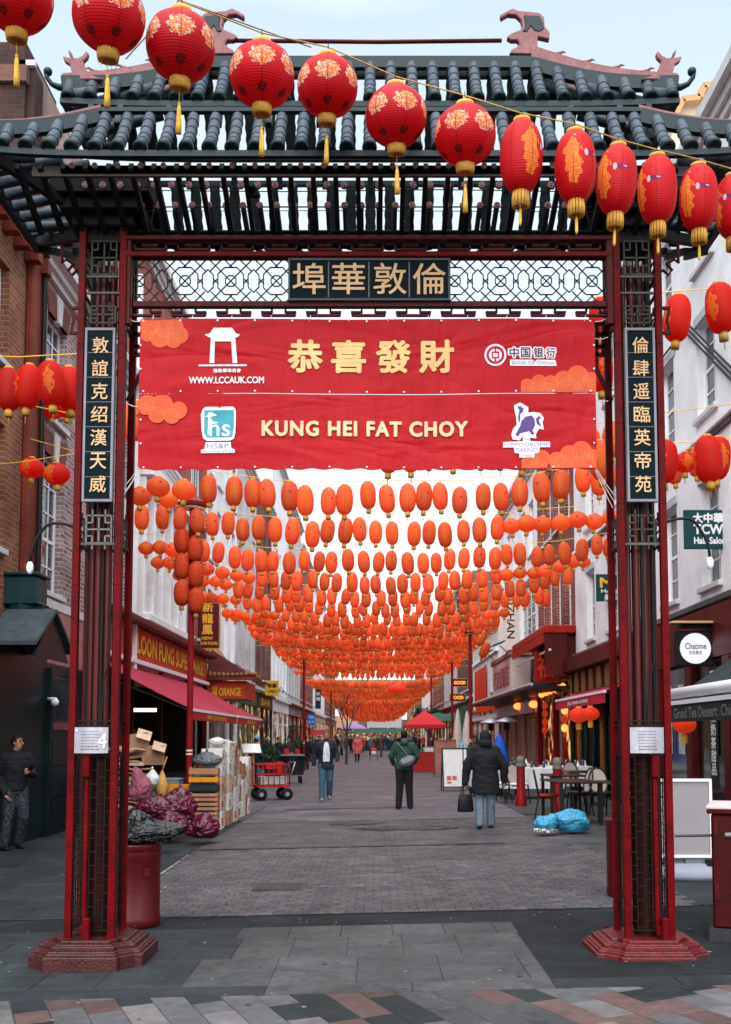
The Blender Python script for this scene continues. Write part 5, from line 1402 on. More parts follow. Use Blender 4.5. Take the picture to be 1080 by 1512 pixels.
m = MB(); m.tube([(4.42, 10.6, 2.25), (4.42, 15.3, 2.25)], .085, 12); tag(m.build('awning_roller', WHITE, None, loc=(4.4, 10.6, 2.4), smooth=True), 'white roller tube along the front of the grey awning', 'awning roller')
# round sign
c = W(1024, 958, 17.2); c.x = W(1024, 958, 17.2).x
rs = empty('round_sign', c, label='black box sign with white disc and tea shop lettering hanging under a small canopy', cat='sign')
m = MB(); m.cbox(c, (.66, .14, .60)); o = m.build('board', BLK, rs); add_bevel(o, .02)
m = MB(); m.lathe([(.26, 0), (.26, -.02)], 32, c + Vector((.01, -.072, .0)), axis='Y'); m.build('disc', mat('disc_white', (.75, .76, .82), .4, var=.04, emit=(.9, .92, 1, .12)), rs)
ink = mat('ink_violet', (.06, .04, .14), .5)
lettering('lettering', 'Chatime', (c.x + .01, c.y - .097, c.z + .04), (1, 0, 0), (0, 0, 1), .2, ink, rs, fit=.36, height=.10, bold=.002)
lettering('lettering', '日出茶太', (c.x + .01, c.y - .097, c.z - .07), (1, 0, 0), (0, 0, 1), .2, ink, rs, fit=.22, height=.065, bold=.001)
m = MB(); m.cbox(c + Vector((-.05, 0, .44)), (.72, .4, .035)); m.build('canopy', mat('pale_wood', (.55, .38, .2), .5), rs); m = MB(); m.cbox(c + Vector((.35, .1, .42)), (1.1, .3, .1)); m.bar(c + Vector((.0, 0, .3)), c + Vector((.9, 0, .3)), .04); m.build('bracket', BLK, rs)
tcol = mat('salon_board_teal', (.01, .05, .058), .5, var=.1)
c = W(1054, 782, 16.8)
sgn('salon_sign', c, 1.0, .66, 'F', tcol, 'dark teal hair salon sign with white lettering projecting above the tea shop',
    [('大中華', -.1, .19, .50, .16, WHITE, .008), ('髮', .33, .19, .2, .16, WHITE, .006), ('TCW', -.1, .0, .48, .16, WHITE, .008), ('屋', .33, .0, .2, .16, WHITE, .006), ('Hair Salon', -.08, -.19, .52, .11, WHITE, .005), ('屋', .33, -.2, .2, .14, WHITE, .006)])
c = W(900, 868, 25)
sgn('hair_sign', c, .66, .68, 'F', tcol, 'small square dark sign with a gold letter M partly behind the right pillar', [('M', -.08, .13, .3, .24, yel, .01), ('HAIR', .0, -.08, .42, .08, WHITE, .004), ('美髮', .05, -.24, .36, .16, WHITE, .005)])
# restaurants on the right between 21 and 36
R2 = building('red_brick_house', 1, 29.3, 36.0, 12.2, REDB, [(4.7, 7.2, [(29.9, 30.9), (31.6, 32.6), (33.2, 34.2), (34.7, 35.6)]), (8.2, 10.4, [(29.9, 30.9), (31.6, 32.6), (33.2, 34.2), (34.7, 35.6)])], 'narrow red brick house between the white buildings on the right', zwall=3.5, cornice=.9, depth=7)
R3 = building('white_house', 1, 36.0, 47.8, 11.8, WST, [(4.9, 7.6, [(36.6, 40.6), (41.4, 42.4), (43.4, 44.4), (45.6, 46.6)]), (8.4, 10.4, [(36.9, 38.1), (39, 40.2), (41.4, 42.4), (43.4, 44.4), (45.6, 46.6)])], 'white house with wide lattice window and hanging banner on the right', zwall=3.2, cornice=1, depth=7, cols=4, wrows=6)
S2 = empty('red_restaurant_front', (XR, 26, 0), label='dark restaurant front with brown carved columns and a pinkish red awning on the right', cat='shopfront')
bx('fascia', XR - .4, XR, 22.0, 29.2, 3.45, 3.84, DKR, S2, .02); bx('fascia', XR - .16, XR - .002, 22.0, 29.2, 2.7, 3.44, INT, S2)
gcol = mat('carved_gold_brown', (.2, .1, .03), .5, var=.5, vscale=14)
for k in range(8): 
    y = 22.2 + k * .95; m = MB(); m.tube([(XR - .22, y, -.1), (XR - .22, y, 2.7)], .07, 10); m.build('column', gcol if k in (3, 6) else DKP, S2, smooth=True); bx('panel', XR - .2, XR - .17, y + .25, y + .7, 2.85, 3.4, gcol, S2)
for k in range(7): bx('pane', XR - .08, XR - .06, 22.35 + k * .95, 23.0 + k * .95, .2, 2.7, GLASSD, S2)
awr = mat('awning_crimson', (.42, .02, .05), .6, var=.15, vscale=2, coord='P')
awning('awning', 22.8, 29.0, 2.95, 5.15, 2.66, awr, 'narrow crimson awning with white lettering on the right', side=1, val=.22, text='Jia restaurant', tm=WHITE, txw=2.6)
# ornate red gatehouse restaurant 29.3-36
S3 = empty('lantern_restaurant_front', (XR, 32, 0), label='red framed restaurant front glowing with lanterns and a calligraphy board', cat='shopfront')
redp = mat('lacquer_red', (.3, .015, .012), .35, var=.25, vscale=2, coord='P')
bx('fascia', XR - .25, XR, 29.4, 35.9, 3.3, 4.6, DKR, S3, .02); bx('ledge', XR - .95, XR, 29.2, 36.0, 4.61, 4.85, redp, S3, .03); bx('ledge', XR - .8, XR - .74, 29.2, 36, 4.1, 4.16, WHITE, S3)
bx('panel', XR - .9, XR - .26, 29.25, 29.33, 3.4, 4.6, DKR, S3); bx('panel', XR - .95, XR - .90, 29.3, 36, 4.35, 4.6, redp, S3)
bx('board', XR - .95, XR - .3, 30.9, 31.0, 3.3, 4.25, redp, S3); lettering('lettering', '福', (XR - .62, 30.88, 3.78), (1, 0, 0), (0, 0, 1), .6, mat('red_bright', (.7, .06, .03), .4), S3, fit=.5, height=.7, bold=.012)
bx('canopy', XR - 1.3, XR, 29.3, 47.5, 3.02, 3.1, BLK, S3); m = MB(); m.tube([(XR - 1.3, 29.3, 3.14), (XR - 1.3, 47.5, 3.14)], .05, 8); m.build('gutter', mat('pale_metal', (.4, .4, .42), .4), S3)
bx('interior', XR + .3, XR + .32, 29.4, 35.9, -.2, 3.2, glowm(1), S3)
for k in range(5): bx('post', XR - .1, XR + .1, 29.4 + k * 1.6, 29.6 + k * 1.6, -.2, 3.0, redp, S3, .02)
for k in range(4): bx('pane', XR, XR + .01, 29.62 + k * 1.6, 30.98 + k * 1.6, .7, 3.0, GLASSD if k % 2 else glowm(1), S3)
bx('stall', XR - .12, XR + .1, 29.4, 35.9, -.2, .68, redp, S3)
c = W(772, 1008, 37); c.x = 5.35
bs = sgn('calligraphy_board', (5.35, 38.6, 4.3), .01, .01, 'F', WHITE, 'x') if False else None
e = empty('pink_fascia_sign', (5.2, 39, 3.9), label='pale pink illuminated box sign with brush lettering above the black canopy', cat='sign')
pale = mat('sign_pale_pink', (.62, .5, .48), .5, var=.12, vscale=1.5, coord='P'); 
bx('board', 4.9, 5.6, 36.6, 42.6, 3.25, 4.55, pale, e, .02); bx('cap', 4.85, 5.7, 36.5, 42.8, 4.56, 4.72, mat('rust_cap', (.3, .12, .08), .6), e)
lettering('lettering', '老友記飯店', (4.885, 39.6, 3.9), (0, -1, 0), (0, 0, 1), .6, mat('rose_ink', (.4, .08, .08), .5), e, fit=4.8, height=.8, bold=.02)
for y_ in (37.5, 41.5):
    m = MB(); m.bar((4.9, y_, 4.7), (4.6, y_, 5.0), .03); m.add([(4.3, y_ - .5, 4.95), (4.3, y_ + .5, 4.95), (4.75, y_ + .5, 5.12), (4.75, y_ - .5, 5.12), (4.3, y_ - .5, 4.98), (4.3, y_ + .5, 4.98), (4.75, y_ + .5, 5.16), (4.75, y_ - .5, 5.16)], [(0, 1, 2, 3), (7, 6, 5, 4), (0, 4, 5, 1), (1, 5, 6, 2), (2, 6, 7, 3), (3, 7, 4, 0)])
    m.build('floodlight', tealb, e)
# vertical banner sign
c = W(753, 931, 41.5)
vb = empty('vertical_banner_sign', c, label='long pale vertical banner sign with black sideways lettering and a round emblem', cat='sign')
m = MB(); m.cbox(c, (.66, .05, 2.9)); o = m.build('board', mat('banner_pale_pink', (.55, .48, .47), .6, var=.1), vb)
lettering('lettering', 'OZHAN', c + Vector((.04, -.03, .55)), (0, 0, -1), (1, 0, 0), .5, BLK, vb, fit=1.75, height=.30, bold=.008)
m = MB(); m.lathe([(.21, 0), (.21, -.012), (.17, -.012), (.17, 0)], 26, c + Vector((.02, -.03, -1.0)), axis='Y', cap=False)
m.tube([c + Vector((.02 + .16 * cos(t), -.036, -1.0 + .16 * sin(t) * .6 + .05 * sin(t * 2))) for t in [k * pi / 8 for k in range(14)]], .018, 6); m.build('emblem', BLK, vb)
m = MB(); m.bar(c + Vector((.42, 0, -1.5)), c + Vector((.42, 0, 1.7)), .06)
for z in (-.9, .6): m.bar(c + Vector((.3, 0, z)), c + Vector((.8, 0, z)), .05)
m.build('pole', BLK, vb)
R4 = building('low_white_building', 1, 47.8, 60.5, 7.2, mat('clean_white_render', (.62, .64, .66), .8, var=.06, vscale=1, coord='P'), [(3.9, 5.4, [(50.2, 51.2), (53, 54), (56, 57)])], 'low clean white building with a red wall banner on the right', zwall=0, cornice=1, depth=9)
bx('band', XR - .12, XR, 47.9, 60.4, 5.7, 5.85, WFR, R4); 
bx('end_wall', XR, XR + .3, 47.86, 48.2, 0, 7.1, WST, R4) if False else None
tag(bx('wall_banner', XR - .1, XR - .06, 52.6, 58.5, 3.3, 5.3, mat('banner_red', (.55, .03, .01), .6, var=.2, coord='P', vscale=2), None), 'square red banner fixed to the low white building', 'banner')
for (px_, py_, nm, tx) in ((679, 1008, 'upper', 'GOOD'), (676, 1030, 'lower', 'FOOD')):
    c = W(px_, py_, 62); sgn('hanging_sign', c, .92, .46 if nm == 'upper' else .42, 'F', mat('sign_black_brown', (.04, .02, .015), .5), '%s of two small dark signs with orange lettering beyond the low white building' % nm, [(tx, 0, 0, .7, .2, mat('orange_letter', (.75, .22, .04), .5, emit=(1, .35, .08, .4)), .008)], frame=mat('amber_frame', (.4, .2, .08), .5))
specsR = [(60.5, 72.0, 11.6, BRNB, 'brown brick house beyond the low white building', 1), (72, 86, 12.0, WST2, 'pale rendered house far down on the right', 2), (86, 104, 12.5, REDB, 'red brick house far down on the right', 1), (104, 128, 12.5, WST, 'long white house far down on the right', 2), (128, 150, 12, BRNB, 'last brown house on the right before the street end', 1)]
for i, (y0, y1, zt, wm, lab, lit) in enumerate(specsR):
    w = y1 - y0; nw = 5; ws = [(y0 + w * (k + .5) / nw - .55, y0 + w * (k + .5) / nw + .55) for k in range(nw)]
    building('terrace_house', 1, y0, y1, zt, wm, [(4.6, 6.9, ws), (8.0, 10.1, ws)], lab, zwall=3.2, cornice=1, chimney=i % 2 == 1, cols=2, wrows=2, bands=(4.0,))
    shopfront(1, y0 + .1, y1 - .1, 'shopfront', ('dark green', 'red', 'black', 'cream', 'brown')[i] + ' shopfront on the right, ' + ('beyond the low white building', 'under the pale rendered house', 'under the far red brick house', 'under the long white house', 'nearest the street end')[i], (colmat('paint_green', 0), redp, DKP, CREAM, DKR)[i], (DKP, DKR, DKP, WFR, DKR)[i], lit=lit, n=4)
m47 = shopfront(1, 36.2, 60.3, 'shopfront', 'pale panelled shopfront with terracotta doors under the white houses on the right', WFR, mat('terracotta_door', (.35, .14, .1), .6, var=.2, coord='P'), lit=0, n=9, zf=(2.5, 2.95), gl=mat('peach_blind', (.45, .3, .24), .5, var=.3, vscale=1.2, coord='P'))
# street end
E = empty('street_end_building', (0, 176, 0), label='pale building closing the far end of the street', cat='building')
mb = MB(); mb.box(-30, 30, 176, 184, -.5, 11.5); mb.build('wall', BRNB, E)
for k in range(16):
    x = -15 + k * 1.95; bx('window', x, x + .9, 175.93, 175.98, 4.6, 6.4, WFR, E); 
for k in range(10):
    x = -14.5 + k * 3; bx('shop_window', x, x + 2.5, 175.9, 175.97, .4, 3.4, glowm(1 + k % 2), E)
for k, (x0, x1) in enumerate(((-8.5, -3), (-1.5, 4.5), (6, 11))):
    tag(bx('lit_billboard', x0, x1, 175.6, 175.8, 3.2, 5.2, mat('billboard_glow_%d' % k, (.12, .06, .05), .5, emit=((1, .6, .35, .12), (.7, .85, 1, .12), (1, .4, .15, .15))[k]), None), ('warm white', 'pale blue', 'orange')[k] + ' lit billboard at the far end of the street', 'billboard')
# ================================================================== lanterns
LR = lantern_mat('lantern_silk_round', (.58, .005, .012), 'round')
LL = lantern_mat('lantern_silk_long', (.62, .006, .012), 'long')
LO = lantern_mat('lantern_paper_orange', (1.0, .25, .10), 'small')
LO2 = lantern_mat('lantern_paper_orange_round', (1.0, .21, .085), 'small')
LGOLD = mat('lantern_gold_cloth', (.74, .42, .09), .6, var=.25, vscale=25, transl=.3)
LTAS = mat('lantern_tassel', (.85, .55, .10), .8, var=.25, vscale=60, transl=.2)
LSEAM = mat('lantern_seam', (.28, .004, .008), .5, var=.1)
def lantern_body(rx, rz, n=28, k=18, ribs=8, sup=2.3, mats=None, seam=True):
    mb = MB(); prof = []
    for i in range(k + 1):
        t = -pi / 2 + pi * i / k; z = rz * (1 if sin(t) >= 0 else -1) * abs(sin(t)) ** (1 if sup == 2 else .92); r = rx * (abs(cos(t)) ** (2 / sup))
        prof.append((max(r, rx * .30), z))
    vs = []; 
    for r, z in prof:
        for j in range(n):
            a = 2 * pi * j / n; rr_ = r * (1 - .018 * abs(cos(a * ribs / 2)) ** 6)
            vs.append((rr_ * cos(a), rr_ * sin(a), z))
    fs = [(i * n + j, i * n + (j + 1) % n, (i + 1) * n + (j + 1) % n, (i + 1) * n + j) for i in range(k) for j in range(n)]
    mb.add(vs, fs, 0)
    if seam:
        for q in range(ribs):
            a = pi / ribs + 2 * pi * q / ribs
            mb.tube([(r * cos(a) * 1.003, r * sin(a) * 1.003, z) for r, z in prof], rx * .011, 4, 1)
    return mb.mesh('lantern_body', mats, smooth=True)
def round_parts():
    rx, rz = .21, .198
    body = lantern_body(rx, rz, 36, 20, 6, 2.0, [LR, LSEAM])
    c = MB(); c.lathe([(.052, -rz + .03), (.064, -rz + .01), (.066, -rz - .02), (.060, -rz - .05), (.045, -rz - .055), (.042, -rz - .02)], 18)
    collar = c.mesh('collar', LGOLD, smooth=True); c = MB(); c.lathe([(.06, rz - .02), (.065, rz + .0), (.058, rz + .02), (.02, rz + .024)], 16); cap = c.mesh('cap', LGOLD, smooth=True)
    t = MB(); t.tube([(0, 0, -rz - .03), (0, 0, -rz - .13)], .0025, 5); t.sphere((0, 0, -rz - .135), .010, n=8, k=6)
    t.lathe([(.006, -rz - .14), (.012, -rz - .16), (.017, -rz - .25), (.019, -rz - .31)], 10); tas = t.mesh('tassel', LTAS, smooth=True)
    w = MB(); w.tube([(0, 0, rz + .015), (0, 0, rz + .09)], .003, 5)
    for q in range(10):
        a = 2 * pi * q / 10; w.tube([(.05 * cos(a), .05 * sin(a), -rz - .05), (.055 * cos(a), .055 * sin(a), -rz - .078)], .0015, 4)
    return [('lantern_body', body), ('collar', collar), ('cap', cap), ('tassel', tas), ('hook', w.mesh('hook', BLK))]
def long_parts(body_m=None, rx=.13, rz=.222):
    body = lantern_body(rx, rz, 28, 20, 6, 2.6, [body_m or LL, LSEAM])
    c = MB()
    c.lathe([(.05, rz - .01), (.052, rz + .012), (.02, rz + .014)], 14); cap = c.mesh('cap', LGOLD, smooth=True); c = MB()
    for q in range(14):
        a = 2 * pi * q / 14; c.tube([(.040 * cos(a), .040 * sin(a), -rz + .02), (.046 * cos(a), .046 * sin(a), -rz - .03), (.044 * cos(a), .044 * sin(a), -rz - .085)], .010, 5)
    collar = c.mesh('fringe', LGOLD, smooth=True)
    t = MB(); t.tube([(0, 0, -rz - .03), (0, 0, -rz - .1)], .002, 5); t.lathe([(.004, -rz - .09), (.009, -rz - .11), (.010, -rz - .18), (.005, -rz - .20)], 8); tas = t.mesh('tassel', LTAS, smooth=True)
    w = MB(); w.tube([(0, 0, rz + .01), (0, 0, rz + .06)], .0025, 5)
    return [('lantern_body', body), ('fringe', collar), ('cap', cap), ('tassel', tas), ('hook', w.mesh('hook', BLK))]
def place_parts(name, parts, loc, rz, label, group, scale=1.0, tilt=(0, 0)):
    e = empty(name, loc, label=label, cat='lantern', group=group); e.rotation_euler = (Matrix.Rotation(tilt[0], 3, 'X') @ Matrix.Rotation(tilt[1], 3, 'Y') @ Matrix.Rotation(rz, 3, 'Z')).to_euler(); e.scale = (scale,) * 3
    for n_, me in parts: link(n_, me, e)
    return e
RP, LP_ = round_parts(), long_parts()
ordn = 'first second third fourth fifth sixth seventh eighth ninth tenth eleventh twelfth thirteenth'.split()
def num_word(k):
    if k <= 13: return ordn[k - 1]
    t = 'fourteenth fifteenth sixteenth seventeenth eighteenth nineteenth twentieth'.split()
    if k <= 20: return t[k - 14]
    return ('twenty-' if k < 30 else 'thirty-') + ordn[k % 10 - 1] if k % 10 else 'thirtieth'
front = [(25, -4, 110, 'r'), (161, 24, 112, 'r'), (267, 68, 108, 'r'), (387, 111, 101, 'r'), (484, 128, 95, 'r'), (585, 172, 95, 'r'), (687, 200, 95, 'r'),
         (770, 232, 65, 'l'), (850, 247, 64, 'l'), (911, 267, 62, 'l'), (971, 281, 60, 'l'), (1032, 293, 58, 'l'), (1083, 306, 56, 'l')]
rl = random.Random(5); wire_pts = []
for i, (px_, py_, w_, k) in enumerate(front):
    Y = (.42 if k == 'r' else .26) * 1500 / w_
    p = W(px_, py_, Y)
    nm = ['cut by the left edge', 'cut by the top edge', 'over the left finial', 'over the roof left of centre', 'over the roof near the middle', 'over the lower roof tiles', 'next to the first long lantern', '', '', '', '', '', 'cut by the right edge'][i]
    lab = ('%s red lantern on the rope before the gate, ' % ('round' if k == 'r' else 'long')) + (nm if nm else '%s from the left' % ordn[i])
    seam_phase = atan2(-p.y, -p.x)
    rz = (seam_phase + pi / 8 * 0 + (0 if k == 'r' else (.55, -.1, -.75, -1.1, -.7, -1.1)[max(0, i - 7)] - pi / 2))
    if k == 'r': rz = seam_phase + pi / 6 + ((.45, .3, 0, 0, 0, .35, -.3)[i])
    place_parts('round_lantern' if k == 'r' else 'long_lantern', RP if k == 'r' else LP_, p, rz, lab, 'lanterns on the string before the gate', 1.0, ((.15 if k == 'r' else .08) + rl.uniform(-.03, .03), rl.uniform(-.03, .05)))
    wire_pts.append(p + Vector((0, 0, .285 if k == 'r' else .283)))
wire_pts = [wire_pts[0] + Vector((-.9, -.3, .35))] + wire_pts + [wire_pts[-1] + Vector((1.5, .6, -.25))]
m = MB(); m.tube(wire_pts, .0045, 6); tag(m.build('lantern_rope', mat('gold_rope', (.42, .27, .08), .8, var=.3, vscale=40), None, loc=wire_pts[0], smooth=True), 'yellowish rope carrying the big lanterns diagonally in front of the gate roof', 'rope')

# --- street strings
def simple(kind, lod=0):
    mb = MB(); n, k = ((16, 10) if lod == 0 else (9, 6))
    if kind == 'l': rx, rz, ex = .142, .238, 3.6
    else: rx, rz, ex = .19, .155, 2.0
    prof = []
    for i in range(k + 1):
        t = -pi / 2 + pi * i / k; prof.append((max(rx * .3, rx * abs(cos(t)) ** (2 / ex)), rz * sin(t)))
    mb.lathe(prof, n, mi=0)
    mb.lathe([(.045, rz - .01), (.048, rz + .018), (.015, rz + .02)], 8 if lod == 0 else 5, mi=1)
    if lod == 0:
        mb.lathe([(.034, -rz + .01), (.046, -rz - .03), (.044, -rz - .085), (.02, -rz - .08)], 8, mi=1)
        mb.tube([(0, 0, -rz - .03), (0, 0, -rz - .17)], .006, 4, 1)
        if kind == 'l':
            for q in range(6): a = 2 * pi * q / 6 + .3; mb.tube([(r * cos(a) * 1.004, r * sin(a) * 1.004, z) for r, z in prof], .002, 3, 2)
    else: mb.lathe([(.04, -rz + .01), (.048, -rz - .08)], 5, mi=1)
    return mb
LTINY = [[LO, LGOLD, LSEAM]]
simp = {k: simple(k).mesh('hanging_lantern', [LO, LGOLD, mat('seam_orange', (.5, .03, .015), .5)], smooth=True) for k in 'lr'}
LOR = lantern_mat('lantern_paper_red', (.80, .035, .022), 'small')
simpr = {k: simple(k).mesh('hanging_lantern', [LOR, LGOLD, MATS['seam_orange']], smooth=True) for k in 'lr'}
# row description: Y, photo height of the middle, side rise, spacing
rowsd = []; fw = MB()
def zmid_of(py, Y): return W(540, py, Y).z
key_rows = [(14.4, 672), (16.8, 737), (19.8, 788), (22.9, 831), (25.6, 862), (28.2, 884), (30.8, 900), (33.4, 915), (36.0, 928)]
for Y, py in key_rows: rowsd.append((Y, zmid_of(py, Y)))
Y = 38.6
while Y < 168:
    if not 61.5 < Y < 71.5: rowsd.append((Y, 5.6 - .65 * (Y - 38) / 130 + (.12 * sin(Y))))
    Y += 1.4 if Y < 60 else 1.7 if Y < 110 else 2.6
for k in range(9): rowsd.append((84 + k * 9, 4.35 - k * .03))
n_ind = 0; rest = MB(); rr2 = random.Random(21); wires = 0; simple_far = {k: simple(k, 1) for k in 'lr'}
def addmb(dst, src, loc, rz, tilt, mi=0):
    c, s_ = cos(rz), sin(rz); b = len(dst.v)
    for v in src.v: dst.v.append((loc[0] + v[0] * c - v[1] * s_ + tilt * v[2], loc[1] + v[0] * s_ + v[1] * c, loc[2] + v[2]))
    dst.f.extend([tuple(b + i for i in f) for f in src.f]); dst.m.extend(src.m)
for ri, (Y, zc) in enumerate(rowsd):
    half = 5.6 if ri != 0 else 4.0; hr = half if Y < 31 else 4.55; hl = half if Y < 31 else 5.0
    rise = (.55 if Y < 31 else .38) + .12 * sin(ri * 1.7)
    sp = .325 if ri < 2 else .33 if ri < 9 else .30
    cnt_row = 0; n = int(2 * half / sp); xc_ = rr2.uniform(-.1, .1)
    def zz(x): return zc + rise * (x / 5.6) ** 2 + .03 * sin(x * 1.9 + ri)
    oname = ordn[ri] if ri < 13 else None
    for i in range(n + 1):
        x = -half + i * sp + rr2.uniform(-.06, .06) + xc_
        px_ = CX + x / Y * FPX
        if x < -hl or x > hr or (zc < 4.5 and abs(x + .3) > 3.4): continue
        if ri == 0 and not (px_ > 535): continue
        if ri == 1 and px_ < 300: continue
        if ri >= 2 and (px_ < 190 or px_ > 912): continue
        kind = 'l'
        if ri == 2 and x > 2.4: kind = 'r'
        if ri in (4,) and x > 3.0: kind = 'l'
        if ri >= 3 and (x < -4.1 or (ri % 3 == 1 and abs(x) > 3.2)): kind = 'r'
        dz = rr2.uniform(-.05, .05)
        if ri in (1, 2, 3, 5) and False: pass
        loc = Vector((x, Y + rr2.uniform(-.06, .06), zz(x) + dz)); rot = rr2.random() * 6.28; ti = rr2.uniform(-.13, .13)
        if n_ind < 268:
            o = link('hanging_lantern', simp[kind], None, loc, (ti, rr2.uniform(-.05, .05), rot))
            s_ = rr2.uniform(.92, 1.06); o.scale = (s_, s_, s_)
            cnt_row += 1
            tag(o, 'orange paper lantern, %s from the left, in the %s string across the street' % (num_word(cnt_row), oname), 'lantern', 'lanterns of the %s string across the street' % oname); n_ind += 1
        else:
            lo = ri > 12
            src = simple_far[kind] if lo else simple(kind)
            addmb(rest, src, loc, rot, ti)
    m = MB(); m.tube([(x, Y, zz(x) + .29) for x in [-5.9 + 11.7 * k / 14 for k in range(15)]], .006, 4)
    if ri < 30: tag(m.build('lantern_wire', LTAS, None, loc=(0, Y, zc + .3)), 'thin wire across the street carrying the %s string of lanterns behind the banner' % num_word(ri + 1), 'wire', 'wires carrying the street lanterns')
    else: fw.v, fw.f, fw.m = fw.v + m.v, fw.f + [tuple(len(fw.v) + q for q in f) for f in m.f], fw.m + m.m
tag(fw.build('far_wires', LTAS), 'thin wires of the far lantern strings', 'wires', kind='stuff')
o = rest.build('lantern_rows', [LO, LGOLD, mat('seam_orange', (0, 0, 0))], smooth=True); o['kind'] = 'stuff'; tag(o, 'far strings of orange paper lanterns merging above the street', 'lanterns')
# clusters seen beside the pillars and under the banner ends (each hand placed)
extra = [(13, 575, 37, 'l', 'L'), (42, 571, 37, 'l', 'L'), (76, 566, 38, 'l', 'L'), (103, 574, 37, 'l', 'L'),
         (12, 603, 32, 'r', 'M'), (33, 600, 32, 'r', 'M'), (62, 598, 32, 'r', 'M'), (78, 606, 32, 'r', 'M'), (100, 604, 34, 'r', 'M'),
         (47, 691, 37, 'r', 'N'), (84, 700, 40, 'r', 'N'),
         (1000, 470, 40, 'l', 'R'), (1064, 455, 43, 'l', 'R'), (886, 545, 38, 'l', 'R'), (888, 470, 36, 'l', 'R'),
         (982, 682, 36, 'l', 'S'), (1012, 683, 37, 'r', 'S'), (1046, 678, 40, 'l', 'S'), (1060, 677, 36, 'l', 'S'),
         (198, 622, 34, 'l', 'T'), (207, 733, 34, 'r', 'T'), (234, 719, 36, 'r', 'T'), (249, 738, 30, 'r', 'T'), (272, 724, 37, 'r', 'T'),
         (888, 680, 34, 'l', 'U')]
grp = {'L': ('upper long orange-red lantern left of the left pillar', 'long lanterns left of the left pillar'), 'M': ('small round lantern below the long ones left of the left pillar', 'round lanterns left of the left pillar'),
       'N': ('round lantern of the pair by the brick house window', 'pair of round lanterns by the brick house'), 'R': ('big long orange lantern beside the upper right pillar', 'lanterns beside the upper right pillar'),
       'S': ('orange lantern of the bunch under the white building windows', 'bunch under the white building windows'), 'T': ('orange lantern of the group under the left end of the banner', 'group under the left banner end'), 'U': ('orange lantern behind the right end of the banner', 'lantern behind the banner end')}
gi = {}
for px_, py_, w_, k, g in extra:
    Y = (.27 if k == 'l' else .38) * 1500 / w_; p = W(px_, py_, Y)
    n_ = {'l': 'long_lantern', 'r': 'round_lantern'}[k]
    o = link('hanging_lantern', (simpr if g in 'LMNRS' else simp)[k], None, p, (rl.uniform(-.08, .08), rl.uniform(-.08, .08), rl.random() * 6))
    gi[g] = gi.get(g, 0) + 1; tag(o, grp[g][0] + (', %s from the left' % ordn[gi[g] - 1] if g != 'U' else ''), 'lantern', grp[g][1])
m = MB()
for a, b, Y in (((-60, 524), (120, 522), 10.9), ((975, 432), (1130, 412), 9.8), ((-60, 570), (120, 585), 17), ((-60, 690), (110, 670), 15), ((960, 655), (1130, 640), 11.2)):
    p, q = W(*a, Y), W(*b, Y); m.tube([p, (p + q) / 2 - Vector((0, 0, .03)), q], .006, 5)
o = m.build('lantern_string', LTAS, None, loc=(0, 11, 6)); tag(o, 'yellow strings carrying the lantern bunches beside the gate pillars', 'string')

# --- red lamp posts
CASTR = mat('post_red', (0.2080, 0.0072, 0.0120), .4, var=.2, vscale=3, dirt=(0.0960, 0.0120, 0.0120)); BRASS = mat('post_brass', (0.2400, 0.1520, 0.0720), .45, metal=.5, var=.2)
def lamp_post(name, px_, Y, ztop, label, cluster, side):
    x = (px_ - CX) / FPX * Y; g = G(x); e = empty(name, (x, Y, g), label=label, cat='lamp post')
    m = MB(); m.tube([(x, Y, g), (x, Y, ztop)], .062, 14); m.build('pole', CASTR, e, smooth=True, angle=.7)
    m = MB(); m.lathe([(.12, -.1), (.12, .5), (.10, .56)], 14, (x, Y, g)); m.build('base', CASTR, e, smooth=True, angle=.7)
    m = MB(); m.lathe([(.075, .56), (.11, .58), (.12, .62), (.10, .66), (.065, .68)], 14, (x, Y, g)); m.build('collar', BRASS, e, smooth=True)
    m = MB(); m.lathe([(.05, ztop - .12), (.30, ztop - .08), (.31, ztop - .02), (.16, ztop + .05), (.10, ztop + .12), (.02, ztop + .22)], 18, (x, Y, 0)); m.build('lamp_hood', CASTR, e, smooth=True, angle=.7)
    m = MB(); m.lathe([(.24, ztop - .13), (.2, ztop - .09)], 16, (x, Y, 0)); m.build('lamp_glass', mat('opal_bulb', (0, 0, 0)), e)
    for k in range(2):
        m = MB(); m.lathe([(.065, 0), (.066, .03)], 12, (x, Y, g + 1.35 + k * .07)); m.build('band', WHITE, e)
    return e, x, Y
lamp_post('lamp_post', 281, 20.0, W(281, 742, 20).z, 'nearest red lamp post on the left, rising beside the supermarket awning', 1, -1)
lamp_post('lamp_post', 449, 51.6, 5.7, 'red lamp post on the left beyond the hand cart', 0, -1)
lamp_post('lamp_post', 489, 84, 5.7, 'slim red lamp post far down on the left', 0, -1)
lamp_post('lamp_post', 695, 39.0, W(695, 932, 39).z, 'red lamp post on the right in front of the low white building', 1, 1)
lamp_post('lamp_post', 637, 66.0, 5.6, 'red lamp post on the right beside the red gazebo', 0, 1)
lamp_post('lamp_post', 668, 50.0, 5.9, 'red lamp post just behind the first one on the right', 0, 1)
